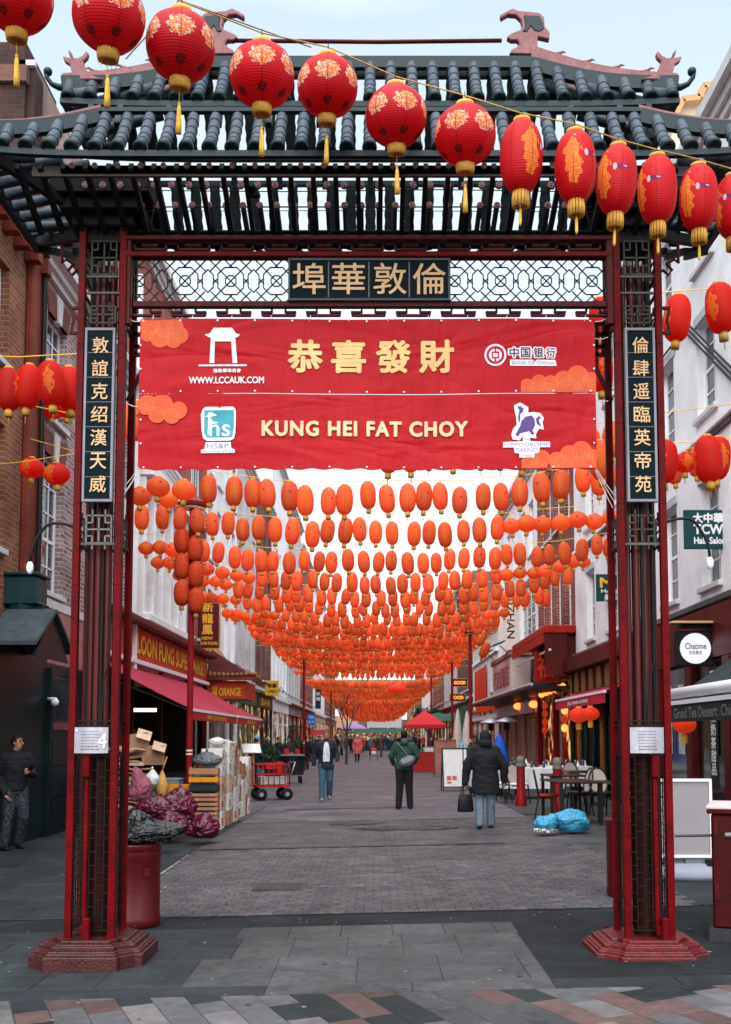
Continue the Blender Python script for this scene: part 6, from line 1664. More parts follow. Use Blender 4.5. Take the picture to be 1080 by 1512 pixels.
# patterned lanterns hanging on the first post
LPAT = mat('patterned_lantern', (.55, .02, .012), .5, var=.3, vscale=40, dirt=(.7, .3, .06), transl=.25)
mesh_pat = None
for (px_, py_), pn_ in zip(((270, 800), (270, 838), (270, 877), (290, 812), (291, 850), (291, 888)), ('top of the left column', 'middle of the left column', 'bottom of the left column', 'top of the right column', 'middle of the right column', 'bottom of the right column')):
    p = W(px_, py_, 20.0 + .0); p.y = 19.9
    if mesh_pat is None:
        b = simple('l'); mesh_pat = b.mesh('patterned_lantern', [LPAT, LGOLD, LSEAM], smooth=True)
    o = link('patterned_lantern', mesh_pat, None, p, (0, 0, rl.random() * 6)); o.scale = (1.1, 1.1, 1.05)
    tag(o, 'red and gold patterned lantern on the nearest left lamp post, ' + pn_, 'lantern', 'patterned lanterns on the left lamp post')
for px_, py_, pn_ in ((703, 927, 'highest'), (710, 943, 'middle'), (716, 960, 'lowest')):
    p = W(px_, py_, 38.5); o = link('hanging_lantern', simp['l'], None, p, (0, .5, rl.random() * 6)); o.scale = (1.3,) * 3
    tag(o, pn_ + ' of three red lanterns hanging askew from the right lamp post', 'lantern', 'lanterns on the right lamp post')
# big red lantern ball / shop lanterns on the right
LRED = mat('shop_lantern_red', (.6, .01, .008), .45, var=.15, vscale=6, transl=.3, emit=(1, .1, .03, .12)); LGLOW = mat('glowing_lantern', (.7, .1, .03), .5, var=.2, vscale=4, emit=(1, .22, .05, .9))
def shop_lantern(px_, py_, wpx, Y, glow, label, flat=.75, group=None):
    r = wpx / 2 * Y / 1500; p = W(px_, py_, Y); e = empty('shop_lantern', p, label=label, cat='lantern', group=group)
    m = MB(); m.sphere(p, r, r, r * flat, 20, 12); m.build('lantern_body', LGLOW if glow else LRED, e, smooth=True)
    m = MB(); m.lathe([(r * .3, r * flat - .01), (r * .28, r * flat + .03)], 10, p); m.build('cap', LGOLD, e); m = MB(); m.lathe([(r * .24, -r * flat + .0), (r * .3, -r * flat - .05), (r * .28, -r * flat - .16)], 10, p); m.build('collar', LGOLD, e)
    m = MB(); m.tube([p + Vector((0, 0, r * flat)), p + Vector((0, 0, r * flat + .25))], .006, 5); m.build('cord', BLK, e)
shop_lantern(855, 1056, 30, 24.2, 0, 'left one of the two red shop lanterns under the crimson awning'); shop_lantern(872, 1054, 27, 23.6, 0, 'right one of the two red shop lanterns under the crimson awning')
shop_lantern(1011, 1070, 34, 16.2, 0, 'red lantern hanging under the white roller by the right pillar')
shop_lantern(788, 1040, 14, 36, 1, 'glowing orange lantern under the black canopy, right of a pair'); shop_lantern(765, 1043, 13, 40, 1, 'glowing orange lantern under the black canopy, left of a pair')
for k, (a, b) in enumerate(((709, 1047), (716, 1046), (725, 1044))): shop_lantern(a, b, 13, 47, 0, '%s of three red lanterns by the patio heaters' % ('leftmost', 'middle', 'rightmost')[k])
for k in range(6): shop_lantern(800 + k * 6.3, 1026 - k * 2.6, 9, 33 - k * .5, 1, 'small glowing lantern over the restaurant window, %s from the left' % ordn[k], .9, 'glowing lanterns over the restaurant window')
for k in range(4): shop_lantern(834, 1036 + k * 13, 10, 30.4, k % 2, 'lantern of the vertical chain right of the restaurant window, %s from the top' % ordn[k], 1.2, 'lantern chain beside the restaurant window')
for k in range(4): shop_lantern(805, 1042 + k * 12, 9, 32.5, 0, 'dull red lantern of the chain left of the restaurant window, %s from the top' % ordn[k], 1.2, 'dull lantern chain at the restaurant')
shop_lantern(587, 1018, 30, 60, 0, 'wide crimson lantern hung over the middle of the far street', .5)
# ================================================================== people
SKIN = mat('skin', (.42, .22, .15), .55, var=.1, vscale=8, transl=0)
HAIRK = mat('hair_black', (.012, .010, .010), .6, var=.3, vscale=60); HAIRG = mat('hair_grey_brown', (.09, .07, .055), .6, var=.3, vscale=60)
SHOEB = mat('shoe_black', (.012, .012, .014), .45, var=.2)
def V3(*a): return Vector(a)
def limb(mb, pts, rs, n=12):
    """smooth tapering limb through joints"""
    P = []; R = []
    for i in range(len(pts) - 1):
        for k in range(4):
            t = k / 4; P.append(pts[i].lerp(pts[i + 1], t)); R.append(rs[i] + (rs[i + 1] - rs[i]) * t)
    P.append(pts[-1]); R.append(rs[-1])
    mb.tube(P, R, n); mb.sphere(pts[0], rs[0], n=10, k=6); mb.sphere(pts[-1], rs[-1], n=10, k=6)
    for i in range(1, len(pts) - 1): mb.sphere(pts[i], rs[i] * 1.02, n=10, k=6)
def person(name, loc, rz, H, label, coat, trousers, coat_len=.80, bulk=1.0, legs=None, arms=None, hair=HAIRK, hood=None, shoe=SHOEB, lod=0, group=None, beard=None, hat=None, skirt=0, shirt=None, lean=0, headturn=0, cat='person'):
    """faces -Y at rz=0; legs/arms: offsets of (knee, ankle) / (elbow, wrist) for right(-x) and left(+x)"""
    k = H / 1.75; e = empty(name, loc, rz, label=label, cat=cat, group=group); e.scale = (k, k, k)
    vox = (.013, .024, .04)[lod]
    legs = legs or [(V3(-.10, -.02, .49), V3(-.11, .02, .09)), (V3(.10, -.02, .49), V3(.11, .02, .09))]
    arms = arms or [(V3(-.27, .03, 1.14), V3(-.27, -.05, .88)), (V3(.27, .03, 1.14), V3(.27, -.05, .88))]
    L_ = V3(0, lean, 0)
    def up(z): return V3(0, -lean * max(0, z - .9) / .6, 0)
    hips = [V3(-.09, 0, .92), V3(.09, 0, .92)]; sh = [V3(-.18, 0, 1.42) + up(1.42), V3(.18, 0, 1.42) + up(1.42)]
    # ---- body: one continuous surface
    b = MB()
    b.loft([(V3(0, 0, .86), .14, .10), (V3(0, 0, .95), .165, .11), (V3(0, 0, 1.08) + up(1.08), .14, .095), (V3(0, 0, 1.22) + up(1.22), .155, .105), (V3(0, 0, 1.35) + up(1.35), .175, .105), (V3(0, 0, 1.44) + up(1.44), .14, .08), (V3(0, 0, 1.48) + up(1.48), .065, .06)], 16)
    b.tube([V3(0, 0, 1.42) + up(1.42), V3(0, -.01, 1.56) + up(1.56)], [.062, .052], 12)
    hc = V3(0, -.015, 1.635) + up(1.63); R3 = Euler((0, 0, headturn)).to_matrix()
    b.sphere(hc + V3(0, .005, .015), .074, .092, .105, 14, 10); b.sphere(hc + R3 @ V3(0, -.03, -.05), .052, .055, .062, 12, 8)
    for s, (kn, an), hp in zip((-1, 1), legs, hips):
        limb(b, [hp, kn, an], [.085, .055, .038]); d = V3(0, -1, 0)
        b.tube([an + V3(0, .04, -.05), an + V3(0, -.04, -.055), an + V3(s * .01, -.14, -.065)], [.032, .036, .024], 8)
    hands = []
    for s, (el, wr), so in zip((-1, 1), arms, sh):
        limb(b, [so, el, wr], [.05, .038, .026]); d = (wr - el).normalized(); hands.append((wr, d, s))
        side = d.cross(V3(s, 0, 0)).normalized() if abs(d.x) < .9 else V3(0, 0, 1)
        M3 = d.to_track_quat('Z', 'X').to_matrix(); b.sphere(wr + d * .05, .018, .038, .05, 10, 8, M3=M3)
    me = remeshed(b, vox, SKIN, 4)
    # face, ears, fingers joined into the same surface object
    x = MB()
    def F(v): return hc + R3 @ Vector(v)
    x.tube([F((0, -.085, .02)), F((0, -.112, -.018)), F((0, -.09, -.026))], [.009, .014, .008], 8)
    for s in (-1, 1):
        x.sphere(F((s * .076, .0, -.005)), .012, .02, .03, 8, 6)
        x.sphere(F((s * .032, -.078, .022)), .013, .011, .008, 8, 6, 1)
        x.tube([F((s * .014, -.088, .042)), F((s * .034, -.088, .047)), F((s * .052, -.076, .04))], .005, 5, 2)
    x.tube([F((-.024, -.082, -.052)), F((0, -.090, -.05)), F((.024, -.082, -.052))], .006, 6, 3)
    for wr, d, s in hands:
        M3 = d.to_track_quat('Z', 'X').to_matrix(); cu = M3 @ V3(1 if s > 0 else 1, 0, 0); sd = M3 @ V3(0, 1, 0)
        inward = V3(-s, -.2, 0); cu = (inward - d * inward.dot(d)).normalized(); sd = d.cross(cu).normalized()
        for q, ln in enumerate((.062, .072, .068, .054)):
            o_ = (q - 1.5) * .018; p0 = wr + d * .085 + sd * o_; p1 = p0 + d * ln * .55 + cu * .008; p2 = p1 + d * ln * .3 + cu * .024
            x.tube([p0, p1, p2], [.0095, .0085, .006], 6)
        p0 = wr + d * .035 - sd * .034; x.tube([p0, p0 + d * .035 - sd * .022 + cu * .012, p0 + d * .062 - sd * .016 + cu * .03], [.011, .010, .007], 6)
    mats = [SKIN, mat('eye_dark', (.02, .015, .012), .3), hair, mat('lips', (.3, .1, .09), .5)]
    xm = x.mesh('x', mats); bm = bmesh.new(); bm.from_mesh(me); bm.from_mesh(xm); nb = len(me.polygons)
    me2 = bpy.data.meshes.new('body')
    for m_ in mats: me2.materials.append(m_)
    bm.to_mesh(me2); bm.free(); me2.polygons.foreach_set('use_smooth', [True] * len(me2.polygons)); bpy.data.meshes.remove(xm)
    body = link('body', me2, e)
    # ---- trousers
    t = MB(); wleg = 1.12 if not skirt else .9
    t.loft([(V3(0, 0, .84), .165, .12), (V3(0, 0, .93), .185, .13), (V3(0, 0, 1.02), .165, .12)], 16)
    for s, (kn, an), hp in zip((-1, 1), legs, hips): limb(t, [hp, kn, an + V3(0, 0, -.02)], [.105 * wleg, .078 * wleg, .066 * wleg])
    link('trousers', remeshed(t, vox, trousers, 3), e)
    # ---- coat / jacket
    c = MB(); z0 = coat_len; bk = bulk
    rings = [(V3(0, 0, z0), .20 * bk + skirt, .15 * bk + skirt * .7), (V3(0, 0, (z0 + 1.0) / 2), .195 * bk + skirt * .5, .145 * bk + skirt * .4), (V3(0, 0, 1.02) + up(1.02), .18 * bk, .135 * bk), (V3(0, 0, 1.2) + up(1.2), .19 * bk, .14 * bk), (V3(0, 0, 1.34) + up(1.34), .205 * bk, .135 * bk), (V3(0, 0, 1.43) + up(1.43), .175, .11), (V3(0, 0, 1.49) + up(1.49), .09, .085)]
    c.loft(rings, 20); c.tube([V3(0, .01, 1.44) + up(1.44), V3(0, 0, 1.53) + up(1.53)], [.088, .074], 12)
    for s, (el, wr), so in zip((-1, 1), arms, sh): limb(c, [so + V3(0, 0, -.005), el, wr + (wr - el).normalized() * .0], [.085 * bk ** .5, .066 * bk, .052 * bk])
    cm = remeshed(c, vox, coat, 3)
    for v in cm.vertices:      # folds
        nz_ = noise.noise(v.co * 9 + V3(H * 9, 0, 0)) * .010 + noise.noise(V3(v.co.x * 6, v.co.y * 6, v.co.z * 22)) * .008
        v.co += v.normal * nz_
    link('coat', cm, e)
    if shirt is not None:
        m = MB(); vs = []; zs_ = [.98, 1.06, 1.14, 1.22, 1.30, 1.38, 1.44, 1.48]; ws = [.085, .085, .085, .082, .075, .066, .05, .035]
        for z, w_ in zip(zs_, ws):
            ry = (.135 if z < 1.1 else .142 if z < 1.35 else .125 if z < 1.42 else .10) * bk; rx = .19 * bk
            for i in range(7): x_ = -w_ + 2 * w_ * i / 6; vs.append((x_, -ry * sqrt(1 - (x_ / rx) ** 2) - .007 + .003 * sin(z * 60 + i), z))
        m.add(vs, [(r_ * 7 + i, r_ * 7 + i + 1, r_ * 7 + i + 8, r_ * 7 + i + 7) for r_ in range(7) for i in range(6)]); link('shirt', m.mesh('shirt', shirt, smooth=True), e)
    # ---- hair / hood / hat / beard
    if hood is not None:
        m = MB(); m.sphere(hc + V3(0, .02, .02), .105, .12, .135, 14, 10); m.sphere(hc + V3(0, .06, -.10), .13, .11, .09, 12, 8); link('hood', remeshed(m, vox, hood, 2), e)
    else:
        m = MB(); m.sphere(hc + R3 @ V3(0, .018, .03), .084, .098, .108, 14, 10)
        hm = remeshed(m, vox * .9, hair, 1)
        bm = bmesh.new(); bm.from_mesh(hm); Ri = R3.inverted()
        dl = [v for v in bm.verts if (lambda q: q.y < -.052 and q.z < .062 or q.z < -.055 or (q.y < -.01 and q.z < .0))(Ri @ (v.co - hc))]
        bmesh.ops.delete(bm, geom=dl, context='VERTS')
        for v in bm.verts: v.co += v.normal * (.008 * noise.noise(v.co * 30)) if v.normal.length else V3(0, 0, 0)
        bm.to_mesh(hm); bm.free(); link('hair', hm, e)
    if beard is not None:
        m = MB(); m.sphere(hc + R3 @ V3(0, -.045, -.075), .05, .045, .045, 12, 8); link('beard', m.mesh('beard', beard, smooth=True), e)
    if hat is not None:
        m = MB(); m.sphere(hc + V3(0, .01, .06), .095, .105, .085, 14, 8); m.sphere(hc + V3(0, .0, .16), .035, n=8, k=6); link('hat', m.mesh('hat', hat, smooth=True), e)
    # ---- shoes
    for s, (kn, an) in zip((-1, 1), legs):
        m = MB(); m.loft([(an + V3(s * .005, -.055, -.09), .048, .135), (an + V3(s * .005, -.055, -.07), .05, .138), (an + V3(0, -.04, -.045), .044, .115), (an + V3(0, .0, -.01), .042, .055), (an + V3(0, .01, .03), .042, .045)], 14)
        link('shoe', m.mesh('shoe', shoe, smooth=True), e)
    return e
def fabric(n, c, r=.8, v=.25, d=None): return mat(n, c, r, var=v, vscale=14, bump=.3, bscale=220, dirt=d, spec=.25)
def gpos(px_, py_, lift=0):
    """point of the street surface under a photo pixel"""
    z = 0; 
    for _ in range(4):
        Y = (CAMZ - z) * FPX / (py_ - 1088); x = (px_ - CX) / FPX * Y; z = G(x) + .006
    return V3(x, Y, z)
NAVY = fabric('navy_jacket', (.012, .018, .03)); JEAN = fabric('blue_denim', (.035, .09, .16), v=.35, d=(.10, .17, .24)); JEANL = fabric('pale_denim', (.12, .17, .23), v=.3)
OLIVE = fabric('green_jacket', (.02, .055, .045)); BLKF = fabric('black_fabric', (.008, .009, .012)); CHAR = fabric('charcoal_fabric', (.025, .027, .032)); PINKC = fabric('coral_coat', (.5, .09, .10)); REDC = fabric('red_wool', (.4, .03, .03)); BLUEC = fabric('blue_anorak', (.02, .14, .42)); GREYB = fabric('grey_canvas', (.10, .115, .135)); CREAMF = fabric('cream_wool', (.6, .55, .5)); BROWNF = fabric('brown_fabric', (.1, .05, .03)); WHF = fabric('white_shirt', (.6, .62, .68))
# man walking towards us, navy jacket over white shirt
person('person', gpos(482, 1180.5), .12, 1.79, 'bearded man in navy jacket, white shirt and blue jeans walking towards the gate', NAVY, JEAN, coat_len=.80, bulk=1.06, hair=HAIRG, beard=HAIRG, shirt=WHF,
       legs=[(V3(-.10, -.10, .49), V3(-.11, -.16, .09)), (V3(.10, .01, .50), V3(.10, .20, .13))], arms=[(V3(-.29, .06, 1.16), V3(-.31, .0, .90)), (V3(.29, .02, 1.17), V3(.28, -.16, .98))], shoe=mat('shoe_grey', (.2, .22, .25), .6))
# person from behind, green hooded jacket
p_green = gpos(597, 1193)
g_ = person('person', p_green, pi, 1.74, 'short haired person seen from behind in dark green hooded jacket and slim black trousers', OLIVE, BLKF, coat_len=.88, bulk=1.02,
       legs=[(V3(-.11, -.03, .49), V3(-.13, .0, .09)), (V3(.10, -.01, .49), V3(.13, .03, .09))], arms=[(V3(-.30, .0, 1.18), V3(-.22, -.16, 1.02)), (V3(.30, .0, 1.18), V3(.24, -.14, 1.0))])
m = MB(); m.sphere(V3(0, .10, 1.47), .10, .06, .07, 12, 8); link('hood', m.mesh('hood', OLIVE, smooth=True), g_)
# messenger bag on the back: lies on the wearer but is its own thing
e = empty('messenger_bag', p_green, pi, label='grey canvas messenger bag slung across the back of the person in green', cat='bag')
m = MB(); m.sphere(V3(-.06, .20, 1.06), .20, .07, .12, 14, 10, M3=Euler((0, .38, 0)).to_matrix()); me = remeshed(m, .014, GREYB, 2); link('body', me, e)
m = MB(); m.tube([V3(-.20, .14, 1.02), V3(-.05, .16, 1.22), V3(.12, .13, 1.42), V3(.16, .03, 1.47), V3(.13, -.10, 1.40)], .016, 6); link('strap', m.mesh('strap', GREYB), e)
m = MB(); m.cbox(V3(-.05, .262, 1.09), (.26, .012, .1), ry=.38); link('flap', m.mesh('flap', mat('flap_pale', (.25, .27, .31), .8)), e)
# person in long black hooded coat with bag
p_blk = gpos(716, 1221)
person('person', p_blk, pi + .05, 1.66, 'person walking away in bulky black hooded coat and pale blue jeans', BLKF, JEANL, coat_len=.62, bulk=1.32, hood=BLKF,
       legs=[(V3(-.10, -.02, .49), V3(-.11, -.10, .09)), (V3(.11, .0, .49), V3(.12, .10, .10))], arms=[(V3(-.34, .02, 1.14), V3(-.36, -.04, .86)), (V3(.33, .0, 1.15), V3(.37, -.02, .82))])
e = empty('handbag', p_blk + V3(-.35, -.04, .28), .2, label='black handbag hanging from the hand of the person in the black coat', cat='bag')
m = MB(); m.loft([(V3(0, 0, 0), .14, .06), (V3(0, 0, .02), .15, .065), (V3(0, 0, .2), .135, .05), (V3(0, 0, .3), .11, .02)], 14); link('body', m.mesh('body', mat('black_leather', (.01, .01, .012), .4), smooth=True), e)
m = MB(); m.tube([V3(.07 * cos(t) * 1.2, 0, .29 + .20 * sin(t)) for t in [pi * k / 8 for k in range(9)]], .009, 6); link('handle', m.mesh('handle', BLKF), e)
# man at the left by the shopfront, looking right
p_l = gpos(26, 1251)
person('person', p_l, .75, 1.76, 'dark haired man in black sweater and patterned trousers standing by the black shopfront', fabric('black_sweater', (.01, .011, .014)), fabric('patterned_trousers', (.012, .018, .028), v=.5, d=(.12, .15, .18)), coat_len=.90, bulk=1.02,
       legs=[(V3(-.12, -.04, .49), V3(-.16, .0, .09)), (V3(.10, -.10, .50), V3(.12, .10, .10))], arms=[(V3(-.27, .08, 1.12), V3(-.20, -.10, .86)), (V3(.28, -.02, 1.14), V3(.10, -.26, 1.18))], headturn=.5, lean=.02)
e = empty('phone', p_l + V3(.30, -.17, 1.25), .9, label='black phone held up by the man at the left', cat='phone'); m = MB(); m.cbox((0, 0, 0), (.075, .012, .15), rx=.8); o = link('phone_body', m.mesh('phone_body', BLK), e); add_bevel(o, .005)
# farther people
def far(px_, py_, rz, H, lab, coat, tr, lod=1, **k): return person('person', gpos(px_, py_), rz, H, lab, coat, tr, lod=lod, **k)
step = [(V3(-.10, -.12, .49), V3(-.11, -.18, .09)), (V3(.10, .02, .49), V3(.10, .2, .12))]
far(528, 1125.5, .1, 1.74, 'woman in coral pink coat and cream bobble hat walking towards us', PINKC, BLKF, coat_len=.55, bulk=1.1, skirt=.04, hat=CREAMF, legs=step)
far(586, 1115, .0, 1.72, 'person in black behind the pushchair', BLKF, BLKF, legs=step, bulk=1.1)
far(600, 1113, .3, 1.76, 'person in bright blue anorak in the far street', BLUEC, BLKF, bulk=1.15, coat_len=.72)
far(612, 1110, pi, 1.8, 'tall person in black coat beside the blue anorak', BLKF, CHAR, coat_len=.55)
far(570, 1109, pi, 1.78, 'person in charcoal jacket left of the pushchair', CHAR, JEAN, legs=step)
far(452, 1136, pi, 1.72, 'person in black by the second lamp post on the left', BLKF, CHAR, bulk=1.15)
far(491, 1120, .2, 1.7, 'person in dark coat behind the bearded man', CHAR, BLKF, coat_len=.6)
far(511, 1108, 0, 1.7, 'distant person in brown coat near the bare tree', BROWNF, BLKF, lod=2, coat_len=.6)
far(545, 1106, pi, 1.75, 'distant person in white top in mid street', WHF, BLKF, lod=2)
far(559, 1105, 0, 1.7, 'distant person in navy jacket in mid street', NAVY, JEAN, lod=2)
far(625, 1107, 0, 1.7, 'distant person in red coat left of the gazebo', REDC, BLKF, lod=2, coat_len=.6)
far(536, 1103, 0, 1.75, 'distant person in black beside the white top', BLKF, CHAR, lod=2)
far(576, 1103, 0, 1.7, 'distant person in grey coat far down the street', GREYB, BLKF, lod=2)
far(380, 1170, 2.2, 1.72, 'person in dark green jacket with blue headscarf at the white menu board', fabric('dark_green_jacket', (.012, .03, .03)), JEAN, bulk=1.15, hat=mat('blue_scarf', (.15, .35, .5), .7), arms=[(V3(-.27, -.03, 1.14), V3(-.2, -.25, 1.1)), (V3(.27, .03, 1.14), V3(.27, -.05, .88))])
far(412, 1146, 1.0, 1.7, 'person in black coat behind the red hand cart', BLKF, BLKF, bulk=1.2)
far(427, 1142, .2, 1.66, 'shopper in charcoal standing beyond the hand cart', CHAR, JEAN, bulk=1.1)
far(397, 1149, 2.6, 1.7, 'shopper with pale hair facing the shops behind the hand cart', BLKF, CHAR, hair=mat('hair_pale', (.4, .3, .2), .7))
rf = random.Random(31)
where = ('left of the bare tree', 'right of the bare tree', 'near the far kiosk', 'beside the green stall', 'past the gazebo', 'in the middle distance', 'near the left far shops', 'near the right far shops', 'behind the coral coat', 'behind the pushchair group', 'close to the left lamp posts', 'close to the right lamp posts')
cols = (('black', BLKF), ('charcoal', CHAR), ('navy', NAVY), ('brown', BROWNF), ('grey', GREYB), ('red', REDC))
for k, w_ in enumerate(where):
    px_ = (498, 519, 482, 566, 643, 551, 466, 634, 524, 592, 474, 618)[k]; py_ = (1110, 1112, 1107, 1104, 1108, 1112, 1114, 1112, 1106, 1106, 1118, 1114)[k]
    cn_, cm_ = cols[rf.randrange(6)]
    far(px_, py_, rf.random() * 6, rf.uniform(1.62, 1.82), 'distant walker in %s coat %s' % (cn_, w_), cm_, rf.choice((BLKF, JEAN, CHAR)), lod=2, coat_len=rf.choice((.6, .8)), bulk=rf.uniform(1, 1.2))
for k in range(10):
    px_ = (459, 471, 494, 505, 563, 583, 607, 619, 536, 548)[k]; py_ = (1124, 1121, 1119, 1115, 1117, 1119, 1119, 1122, 1111, 1115)[k]
    cn_, cm_ = cols[(k * 5 + 1) % 6]
    far(px_, py_, rf.random() * 6, rf.uniform(1.62, 1.82), 'pedestrian in %s coat, %s of the ten scattered in mid street from the left' % (cn_, ordn[(0, 1, 2, 3, 6, 7, 8, 9, 4, 5)[k]]), cm_, rf.choice((BLKF, JEAN, CHAR)), lod=2, coat_len=rf.choice((.6, .8)), bulk=rf.uniform(1, 1.2))
# seated / standing near gazebo
far(737, 1140, -.6, 1.62, 'waiter in dark green apron by the tables on the right', fabric('green_apron', (.02, .06, .04)), BLKF) if False else None
far(641, 1118, .9, 1.66, 'person in dark jacket under the red gazebo', CHAR, BLKF)
far(652, 1120, -.4, 1.6, 'person in pale blue top by the gazebo', fabric('pale_blue_top', (.3, .4, .5)), CHAR)
# pushchair
pc = gpos(552, 1123); e = empty('pushchair', pc, label='black pushchair with red hood in the middle of the street', cat='pushchair')
m = MB()
for s in (-1, 1):
    m.tube([V3(s * .22, .3, .95), V3(s * .22, .1, .6), V3(s * .22, -.3, .12)], .014, 6); m.tube([V3(s * .22, -.1, .55), V3(s * .24, .28, .12)], .014, 6)
link('frame', m.mesh('frame', BLK), e)
m = MB(); m.tube([V3(-.22, .3, .95), V3(.22, .3, .95)], .018, 6); link('handle', m.mesh('handle', BLK), e)
m = MB(); m.sphere(V3(0, -.02, .5), .2, .2, .22, 12, 8); link('seat', m.mesh('seat', mat('pale_blanket', (.5, .45, .42), .8), smooth=True), e)
m = MB(); m.sphere(V3(0, .06, .72), .23, .24, .17, 14, 8); link('hood', m.mesh('hood', REDC, smooth=True), e)
for sx in (-1, 1):
    for y_ in (-.32, .28): m = MB(); m.lathe([(.03, -.015), (.1, -.02), (.11, 0), (.1, .02), (.03, .015)], 16, axis='X'); link('wheel', m.mesh('wheel', BLK, smooth=True), e, (sx * .25, y_, .11))

# ================================================================== bins, bags, boards
BINR = mat('bin_red', (0.0805, 0.0014, 0.0036), .42, spec=.3, var=.2, vscale=4, dirt=(0.0331, 0.0025, 0.0036), bump=.1)
def litter_bin(x, y, ztop, r, label):
    g = G(x); e = empty('litter_bin', (x, y, g), label=label, cat='bin'); m = MB(); h = ztop - g
    m.lathe([(r * .96, 0), (r, .02), (r, .08), (r * .97, .09), (r * .97, h - .14), (r * .985, h - .13), (r * .985, h - .06)], 28, (x, y, g)); m.build('drum', BINR, e, smooth=True, angle=.6)
    m = MB(); m.lathe([(r * .99, h - .058), (r * 1.01, h - .05), (r * 1.01, h - .01), (r * .97, h), (r * .75, h), (r * .75, h - .05)], 28, (x, y, g)); m.build('rim', BINR, e, smooth=True, angle=.6)
    m = MB(); m.box(x + r * .5, x + r * .5 + .05, y - r * .93, y - r * .82, g + h * .62, g + h * .72); m.build('latch', DRED, e)
    m = MB(); m.lathe([(r * .74, h - .05), (.01, h - .06)], 20, (x, y, g)); m.build('liner', BLK, e)
litter_bin(W(202, 1300, 9.2).x, 9.2, W(200, 1245, 9.2).z, .215, 'red cylindrical litter bin beside the left pillar, topped by refuse bags')
litter_bin(W(926, 1300, 10.2).x, 10.2, W(905, 1209, 10.2).z, .2, 'red litter bin mostly hidden behind the right pillar')
def bag(name, c, size, material, label, seed, group=None, knot=(0, 0, 1), vox=None, flat=.25, sub=5, cat='bag', creasef=4.2, crease=.15):
    """knotted refuse sack: wrinkled skin with ridged creases running to the knot"""
    c = Vector(c); e = empty(name, c, label=label, cat=cat, group=group)
    bm = bmesh.new(); bmesh.ops.create_icosphere(bm, subdivisions=sub, radius=1.0)
    o_ = Vector((seed * 3.1, seed * 1.7, seed)); kn = Vector(knot).normalized()
    for v in bm.verts:
        n = v.co.normalized(); r = 1 + .22 * noise.noise(n * 1.6 + o_)
        rid = 1 - abs(noise.noise(n * creasef + o_ * 2)) * 2; r += crease * (rid - .5)
        rid2 = 1 - abs(noise.noise(n * creasef * 2.3 + o_)) * 2; r += crease * .45 * (rid2 - .5); rid3 = 1 - abs(noise.noise(n * creasef * 5.1 - o_)) * 2; r += crease * .07 * (rid3 - .5)
        d = max(0, n.dot(kn)); r += .42 * d ** 14 + .10 * d ** 4
        p = Vector((n.x * size[0], n.y * size[1], n.z * size[2])) * r
        lim = -size[2] * (1 - flat)
        if p.z < lim: p.z = lim + (p.z - lim) * .12
        v.co = p
    for f in bm.faces: f.smooth = True
    me = bpy.data.meshes.new('sack'); bm.to_mesh(me); bm.free(); me.materials.append(material); link('sack', me, e)
    m = MB(); t = Vector((kn.x * size[0], kn.y * size[1], kn.z * size[2])) * 1.42
    for k in range(5):
        a = k * 1.3 + seed; s = Vector((cos(a), sin(a), .4)) * .07 * max(size); m.tube([t * .93, t + s * .5 + kn * .03, t + s + kn * .05], [.014, .02, .006], 5)
    link('knot', m.mesh('knot', material, smooth=True), e)
    return e
MAG = mat('magenta_plastic', (0.0867, 0.0036, 0.0238), .34, var=.6, vscale=5, spec=.45, dirt=(0.0255, 0.0030, 0.0071)); MAGP = mat('pale_pink_plastic', (0.3162, 0.0952, 0.1428), .3, var=.35, vscale=3, transl=.2)
BLP = mat('black_plastic', (.01, .011, .013), .22, var=.3, vscale=4, spec=.4); BLUP = mat('sky_blue_plastic', (.06, .36, .58), .35, var=.25, vscale=5, transl=.2, spec=.4, dirt=(.03, .2, .36))
def gp(px_, Y, pyc): return W(px_, pyc, Y)
bag('refuse_sack', gp(208, 17.3, 1166), (.18, .18, .25), MAGP, 'pale pink tied sack standing highest in the refuse heap', 1, knot=(-.35, 0, 1))
bag('refuse_sack', gp(226, 16.8, 1196), (.30, .25, .16), MAG, 'crumpled magenta sack lying under the pale pink one', 2, knot=(.3, 0, 1))
bag('refuse_sack', gp(262, 17.0, 1194), (.31, .27, .24), MAG, 'biggest magenta sack with gathered top in the middle of the heap', 3, knot=(.1, 0, 1))
bag('refuse_sack', gp(252, 16.4, 1220), (.26, .24, .18), MAG, 'dark magenta sack at the bottom of the heap', 4, knot=(-.2, -.3, 1))
bag('refuse_sack', gp(300, 16.2, 1224), (.25, .23, .18), MAG, 'magenta sack lying rightmost in front of the crates', 5, knot=(.2, -.1, 1))
bag('refuse_sack', gp(200, 14.6, 1222), (.28, .25, .17), BLP, 'shiny black sack leaning beside the left pillar', 6, knot=(0, -.2, 1))
bag('refuse_sack', gp(234, 15.0, 1226), (.26, .22, .13), mat('grey_black_plastic', (.05, .055, .06), .22, var=.6, vscale=4), 'flat black and grey sack in front of the magenta sacks', 7, knot=(1, 0, .3))
bag('refuse_sack', gp(212, 9.2, 1232), (.25, .18, .085), BLP, 'black bag liner bulging over the top of the left litter bin', 8)
bag('blue_sack', gp(845, 16.5, 1214), (.27, .24, .19), BLUP, 'larger light blue plastic sack on the pavement', 9, knot=(-.8, -.3, .4), crease=.13)
bag('blue_sack', gp(805, 16.3, 1218), (.17, .17, .14), BLUP, 'smaller crumpled light blue sack beside the larger one', 10, knot=(.5, -.2, .6), crease=.16)
rc = random.Random(4); m = MB()
for k in range(26):
    c = gp(806 + rc.uniform(-16, 16), 16.1, 1229 - rc.random() * 4); m.cbox(c, (rc.uniform(.02, .08), .02, rc.uniform(.01, .04)), rz=rc.random() * 3, rx=rc.random(), mi=rc.randrange(2))
